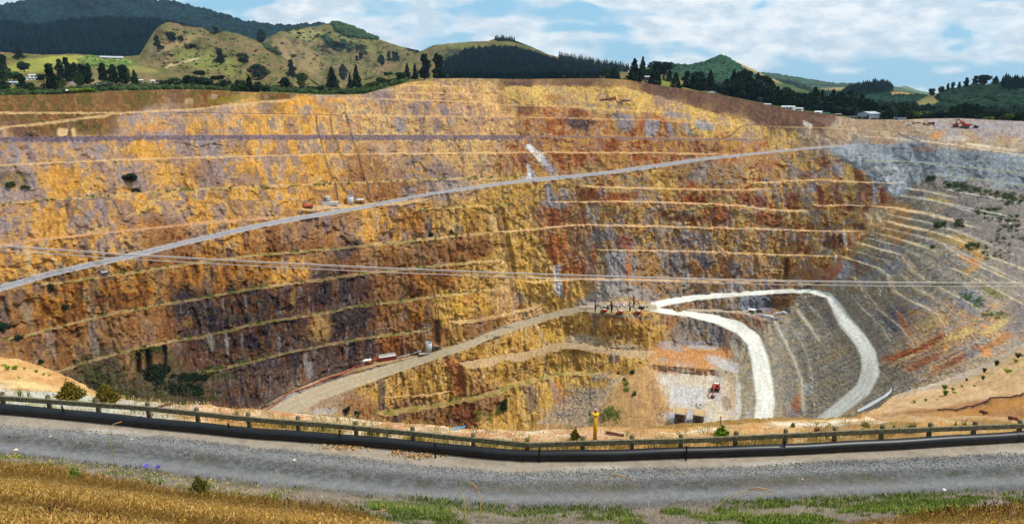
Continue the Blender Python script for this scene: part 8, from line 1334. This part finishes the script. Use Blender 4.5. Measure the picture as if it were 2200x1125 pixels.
# leaf litter and light stones in front of the pipe
P_ = np.array([list(track_pt(745 + 24 * g_.randn(), 960 + 4 * g_.randn(), .02)) for k in range(260)] + [list(track_pt(905 + 26 * g_.randn(), 978 + 4 * g_.randn(), .02)) for k in range(160)] + [list(track_pt(856 + 9 * g_.randn(), 970 + 3 * g_.randn(), .03)) for k in range(60)])
v_, f_, c_ = leaf_cards(P_, .06, (196, 160, 112), 31, flat=-.5, cvar=.4); tag(link('leaf_litter', raw_mesh('leaf_litter', v_, f_, c_, m_grass, smooth_sh=False)), 'dry pale leaf litter against the pipe', 'leaves', None, 'stuff')
for (u, v, px, c, lab) in ((34, 966, 9, (226, 206, 176), 'flat pale stone at the left edge of the gravel track'), (108, 937, 5, (226, 206, 176), 'small pale stone on the upper wheel rut at left'), (347, 1030, 6, (230, 214, 190), 'white stone at the grass edge near the purple flowers'), (283, 944, 4, (230, 226, 216), 'small white stone on the far wheel rut'), (805, 1083, 8, (226, 220, 206), 'white stone in the weeds below the track, centre left'), (823, 1076, 6, (214, 206, 196), 'pale stone above right of the white stone in the weeds'), (1102, 1100, 9, (222, 206, 180), 'pale stone at the near edge of the track, bottom centre'), (1757, 1104, 8, (220, 208, 190), 'pale stone in the green grass at lower right'), (1318, 1003, 4, (60, 60, 66), 'small black stone on the verge below the pipe, right of centre'), (1292, 1007, 5, (70, 70, 76), 'dark stone on the verge below the yellow post'), (632, 988, 8, (222, 200, 170), 'pale flat stone on the far edge of the track'), (1724, 1029, 5, (220, 190, 140), 'small tan stone in the middle of the track at right'), (2028, 1052, 10, (196, 196, 200), 'pale flattened patch of stone on the near rut at right'), (20, 938, 5, (34, 36, 42), 'small black stone near the left end of the track')):
    q = track_pt(u, v); s = px * mpp(q); tv_, tf_ = tmpl_clump(int(u) % 7 + 1, 2); me = raw_mesh('stone', (tv_ - [0, 0, .32]) * [s, s * .8, s * .45], tf_, np.ones((len(tv_), 3)) * lin(c), m_grass, smooth_sh=False); o = link('stone', me); o.location = q + Vector((0, 0, s * .1)); tag(o, lab, 'stone')
# individual plants
def spray(name, label, q, h, w, n, cols, seed, cat='shrub', leaf=.03, up=.8, group=None, stems=True):
    """a shrub of many upright feathery branches: stems carry small leaves"""
    g = np.random.RandomState(seed); t = thing(name, label, cat, q, 0, group); pts, bl = [], []; mb = MB()
    for k in range(n):
        a = g.rand() * 6.283; sp = w / 2 * g.rand() ** .7; hh = h * (1.05 - .72 * (sp / (w / 2)) ** 1.1) * (.75 + .3 * g.rand()); tip = np.array([sp * math.cos(a), sp * math.sin(a), hh]); base = np.array([.12 * sp * math.cos(a), .12 * sp * math.sin(a), 0])
        m1 = base + (tip - base) * .5 + np.array([math.cos(a), math.sin(a), 0]) * .08 * w * (1 - up)
        if k % 3 == 0: mb.tube([base - [0, 0, .05], m1, tip], [.018, .012, .004], 5)
        for f in g.rand(26): 
            f = f ** .7; pts.append((1 - f) ** 2 * base + 2 * f * (1 - f) * m1 + f * f * tip + g.randn(3) * .03 * w)
    pts = np.array(pts); v_, f_, c_ = leaf_cards(pts, leaf, cols[0], seed, flat=-1.5, cvar=.35); ca = np.array([lin(c) for c in cols]); c_ = np.repeat(ca[g.randint(0, len(cols), len(pts))] * (.7 + .6 * g.rand(len(pts), 1)), 4, 0)
    link('foliage', raw_mesh('foliage', v_, f_, c_, m_grass, smooth_sh=False), t); mb.obj('stem', m_bark, t); return t
for (u, v, px, hp, cols, lab) in ((152, 864, 60, 40, [(110, 100, 30), (84, 86, 30), (140, 112, 36)], 'bushy olive shrub behind the rail, left of a similar one'), (229, 871, 56, 42, [(104, 92, 30), (84, 82, 30), (128, 100, 34)], 'bushy olive shrub behind the rail, right of a similar one, by the pale soil')):
    q = near(u, v); s = mpp(q); spray('shrub', lab, q, hp * s / .86, px * s, 190, cols, u, leaf=.045)
q = near(1234, 946); s = mpp(q); spray('shrub', 'small olive shrub left of the yellow post behind the rail', q, 25 * s / .86, 24 * s, 70, [(120, 112, 34), (96, 96, 34)], 3, leaf=.03)
q = near(1549, 947); s = mpp(q); spray('shrub', 'bright green bush behind the rail below the survey pole', q, 33 * s / .86, 42 * s, 120, [(112, 140, 34), (140, 160, 50), (92, 120, 34)], 4, leaf=.04, up=.2)
q = near(427, 1065); s = mpp(q); spray('shrub', 'green feathery seedling at the edge of the dry grass', q, 42 * s / .86, 46 * s, 110, [(92, 92, 32), (116, 108, 40), (76, 84, 30)], 5, leaf=.022)
q = near(159, 1028); s = mpp(q); spray('weed', 'tall pale green weed at the left edge of the dry grass', q, 30 * s, 26 * s, 40, [(120, 140, 50), (140, 150, 60)], 6, 'weed', .03, .2)
q = near(1703, 917); s = mpp(q); spray('weed', 'tuft of green weed on the soil edge behind the rail', q, 9 * s, 10 * s, 40, [(122, 126, 52), (140, 138, 60)], 7, 'weed', .03)
q = near(1858, 923); s = mpp(q); spray('weed', 'wide yellow green tuft on the soil behind the rail, right', q, 10 * s, 20 * s, 60, [(132, 134, 56), (150, 146, 70)], 8, 'weed', .03)
for (u, v, hp, lab) in ((318, 1036, 36, 'left purple flower on a tall stem beside the track'), (341, 1040, 38, 'right purple flower on a tall stem beside the track')):
    q = near(u, v); s = mpp(q); h = hp * s / .84; t = thing('purple_flower', lab, 'flower', q, 0, 'purple flowers by the track'); g = np.random.RandomState(u); MB().tube([(0, 0, 0), (.02, 0, h * .5), (0, 0, h * .92)], [.012, .01, .008], 6).obj('stem', mat('stem_green', (96, 116, 50), .7), t)
    d = g.randn(60, 3); d /= np.linalg.norm(d, axis=1, keepdims=True); v_, f_, c_ = leaf_cards(d * [.075, .075, .055] + [0, 0, h * .95], .035, (140, 130, 214), u, cvar=.25); link('flower_head', raw_mesh('flower_head', v_, f_, c_, m_grass, smooth_sh=False), t)
    lf = MB(); [lf.tube([(0, 0, 0), (.12 * math.cos(a), .12 * math.sin(a), .18), (.26 * math.cos(a), .26 * math.sin(a), .12)], [.016, .014, .004], 4) for a in g.rand(7) * 6.28]; lf.obj('leaf', mat('stem_green', 0), t)
def tussock(label, u, v, px, hp, cols, group=None):
    q = near(u, v); s = mpp(q); n = 150; g = np.random.RandomState(int(u)); a = g.rand(n) * 6.283; sp = px * s / 2 * g.rand(n) ** .6; h = hp * s * (.6 + .5 * g.rand(n)); V_, Q = [], []
    for k in range(n):
        d = np.array([math.cos(a[k]), math.sin(a[k]), 0]); w = np.array([-d[1], d[0], 0]) * .012 * (px * s / .6 + .4); b = d * sp[k] * .15; m_ = d * sp[k] * .55 + [0, 0, h[k] * .75]; tp = d * sp[k] + [0, 0, h[k] * .8]; o_ = len(V_); V_ += [b - w, b + w, m_ + w, m_ - w, tp]; Q += [(o_, o_ + 1, o_ + 2, o_ + 3), (o_ + 3, o_ + 2, o_ + 4, o_ + 4)]
    V_ = np.array(V_); ca = np.array([lin(c) for c in cols]); cc = np.repeat(ca[g.randint(0, len(cols), n)] * (.7 + .6 * g.rand(n, 1)), 5, 0)
    me = bpy.data.meshes.new('tussock'); me.from_pydata([tuple(x) for x in V_], [], [tuple(dict.fromkeys(x)) for x in Q]); at = me.color_attributes.new('tone', 'FLOAT_COLOR', 'POINT'); c4 = np.ones((len(V_), 4), np.float32); c4[:, :3] = cc; at.data.foreach_set('color', c4.ravel()); me.materials.append(m_grass)
    o = link('tussock', me); o.location = q; tag(o, label, 'tussock', group)
GT = [(104, 122, 44), (132, 144, 60), (84, 104, 40)]; YT = [(150, 150, 60), (176, 166, 80), (120, 128, 48)]; DT = [(66, 76, 40), (92, 96, 56)]
for (u, v, w, h, c, lab) in ((2028, 838, 20, 12, GT, 'round green tussock, upper one of two on the orange slope'), (2026, 857, 19, 14, GT, 'round green tussock, lower one of two on the orange slope'), (2108, 822, 13, 10, DT, 'dark tussock on the orange slope towards the right edge'), (2046, 842, 14, 8, YT, 'yellow green tussock right of the upper round green one'), (2048, 849, 16, 7, YT, 'yellow green tussock right of the lower round green one'), (1985, 866, 10, 7, GT, 'small green tussock left on the orange slope'), (1963, 869, 12, 6, YT, 'small yellow tussock left of the small green one on the slope'), (2010, 869, 8, 4, YT, 'tiny yellow tussock below the two round green ones'),
                             (2137, 785, 18, 16, DT, 'largest dark tussock on the skyline of the orange slope'), (2165, 799, 30, 10, YT, 'wide yellow green tussock below the largest dark one'), (2113, 803, 14, 13, DT, 'dark upright tussock above the small dark one on the slope'), (2186, 765, 26, 14, DT, 'dark tussock cut by the right edge of the view, slope top'), (2178, 780, 16, 9, YT, 'yellow tussock under the dark one at the right edge'), (2065, 833, 10, 6, YT, 'little yellow tussock high on the orange slope'), (2075, 818, 9, 7, DT, 'little dark tussock by the broken rock on the slope'), (2090, 829, 10, 6, YT, 'little yellow tussock left of the dark one on the slope')):
    tussock(lab, u, v, w, h, c, 'tussocks on the right slope')
for (u, v, w, h, lab) in ((6, 790, 16, 9, 'green tussock nearest the left edge on the orange mound'), (18, 800, 18, 10, 'green tussock, lower left of the cluster on the orange mound'), (12, 794, 14, 8, 'green tussock at the upper left of the cluster on the mound'), (32, 798, 20, 10, 'largest green tussock of the cluster on the orange mound'), (52, 796, 9, 6, 'small green tussock right of the cluster on the mound'), (39, 814, 6, 4, 'tiny tussock below the cluster on the orange mound'), (77, 803, 13, 8, 'green tussock in the middle of the orange mound'), (95, 810, 9, 5, 'green tussock, left of two close together on the mound'), (104, 812, 6, 5, 'green tussock, right of two close together on the mound'), (139, 818, 7, 5, 'rightmost small tussock on the orange mound')):
    tussock(lab, u, v, w, h, [(140, 156, 44), (166, 172, 64), (112, 132, 40)], 'tussocks on the left mound')
# tall herbs along the rail
hb = [(44, 867), (46, 866), (206, 879), (62, 868), (475, 906), (505, 908), (510, 905), (610, 922), (692, 931), (694, 929), (793, 942), (795, 944), (812, 944), (826, 946), (830, 944), (837, 945), (1277, 962), (1774, 948), (1847, 944), (1917, 940), (1950, 938), (1956, 938), (1960, 936), (2047, 932), (2066, 930), (2070, 929)]
P_, H_ = [], []
for (u, v) in hb:
    for k in range(14): q = near(u + rnd.gauss(0, 2.0), v - 4); P_.append(list(q)); H_.append((20 + 12 * rnd.random()) * mpp(q))
blades('tall_herbs', 'tall green herbs standing up along the guard rail', np.array(P_), np.array(H_), np.full(len(P_), .035), .22, [(92, 116, 44), (112, 130, 56), (78, 100, 40)], 41, 'weeds')
# long stalks close to the viewer
STK = mat('straw_stalk', (196, 172, 104), .8, var=.25, scale=5); SHD = mat('seed_head', (176, 132, 96), .9, var=.3, scale=8)
def stalk(label, pts, dist, px, head=None):
    P3 = []
    for (u, v) in pts: ph, m = pm(u, v); d = dist; P3.append(Vector([float(x) for x in pos(ph, m, d)]))
    a = P3[0]; j = int(np.argmin(np.abs(PHN - math.atan2(a.x, a.y)))); zg = float(np.interp(math.hypot(a.x, a.y), Rn[:nb, j], Zf[:nb, j]))
    if a.z > zg: P3 = [Vector((a.x, a.y, zg))] + P3
    t = thing('grass_stalk', label, 'grass stalk', P3[0]); b = P3[0].copy(); L_ = [p - b for p in P3]; n = len(L_)
    MB().tube(L_, [px * mpp(P3[min(k, n - 1)]) / 2 * (1 - .5 * k / (n - 1)) for k in range(n)], 6).obj('stem', STK, t, True)
    if head:
        H3 = [Vector([float(x) for x in pos(*pm(u, v), dist)]) - b for (u, v) in head]; k = len(H3); MB().tube(H3, [px * .75 * mpp(P3[-1]) * (.35 + .65 * math.sin(math.pi * (i + .6) / (k + .2))) for i in range(k)], 7).obj('seed_head', SHD, t, True)
stalk('long bent straw stalk rising from the bottom edge, centre right', [(1238, 1124), (1268, 1075), (1295, 1043), (1314, 1022), (1326, 1005)], 7, 2.4, [(1316, 1021), (1330, 1020), (1342, 1024), (1349, 1030)])
stalk('faint thin stalk right of the long bent one', [(1295, 1120), (1330, 1068), (1352, 1048), (1365, 1022)], 7, 1.5)
stalk('longest arching straw stalk at lower right, over the gravel', [(1500, 1124), (1530, 1097), (1560, 1070), (1590, 1056), (1620, 1050), (1640, 1056), (1652, 1062)], 6, 2.6, [(1608, 1052), (1628, 1047), (1645, 1050), (1660, 1056)])
stalk('thin reddish stalk standing against the track, right of centre', [(1436, 1090), (1440, 1060), (1445, 1038), (1449, 1012)], 8, 1.3, [(1452, 1018), (1462, 1013), (1473, 1011)])
stalk('pale stalk tip with a fluffy head at the lower right corner', [(2150, 1124), (2162, 1112), (2180, 1098)], 5, 2.4, [(2164, 1110), (2172, 1100), (2180, 1092), (2186, 1085)])
stalk('short stalk in front of the pipe at left', [(234, 926), (238, 916), (246, 909)], 20, 1.6, [(244, 911), (252, 908), (262, 905)])
stalk('curved dry stalk over the gravel, left of the bend', [(612, 1050), (607, 1032), (600, 1018), (592, 1008)], 9, 1.6)
stalk('curled dry stem lying over the gravel, left one of a pair', [(998, 1073), (990, 1060), (986, 1045), (990, 1034)], 9, 2.2)
stalk('curled dry stem over the gravel, right one of a pair', [(1032, 1069), (1026, 1052), (1016, 1040), (1006, 1034)], 9, 2.4, [(1014, 1036), (1022, 1046), (1027, 1056)])
stalk('dry seed stalk at the bottom edge, left of centre', [(808, 1124), (816, 1108), (824, 1098)], 8, 1.8, [(812, 1099), (822, 1096), (832, 1094)])
# ---------------------------------------------------------------- the air: far hills fade a little to blue
hz = MB().box((0, 3500, 250), (13000, 13000, 1300)).obj('haze', None); hz['kind'] = 'stuff'
hm = bpy.data.materials.new('haze_air'); hm.use_nodes = True; nt = hm.node_tree; nt.nodes.clear(); ho = nt.nodes.new('ShaderNodeOutputMaterial'); pv = nt.nodes.new('ShaderNodeVolumePrincipled')
pv.inputs['Color'].default_value = (.5, .74, 1.0, 1); pv.inputs['Density'].default_value = 3.4e-5; pv.inputs['Anisotropy'].default_value = 0.2; nt.links.new(pv.outputs[0], ho.inputs['Volume']); hz.data.materials.append(hm)
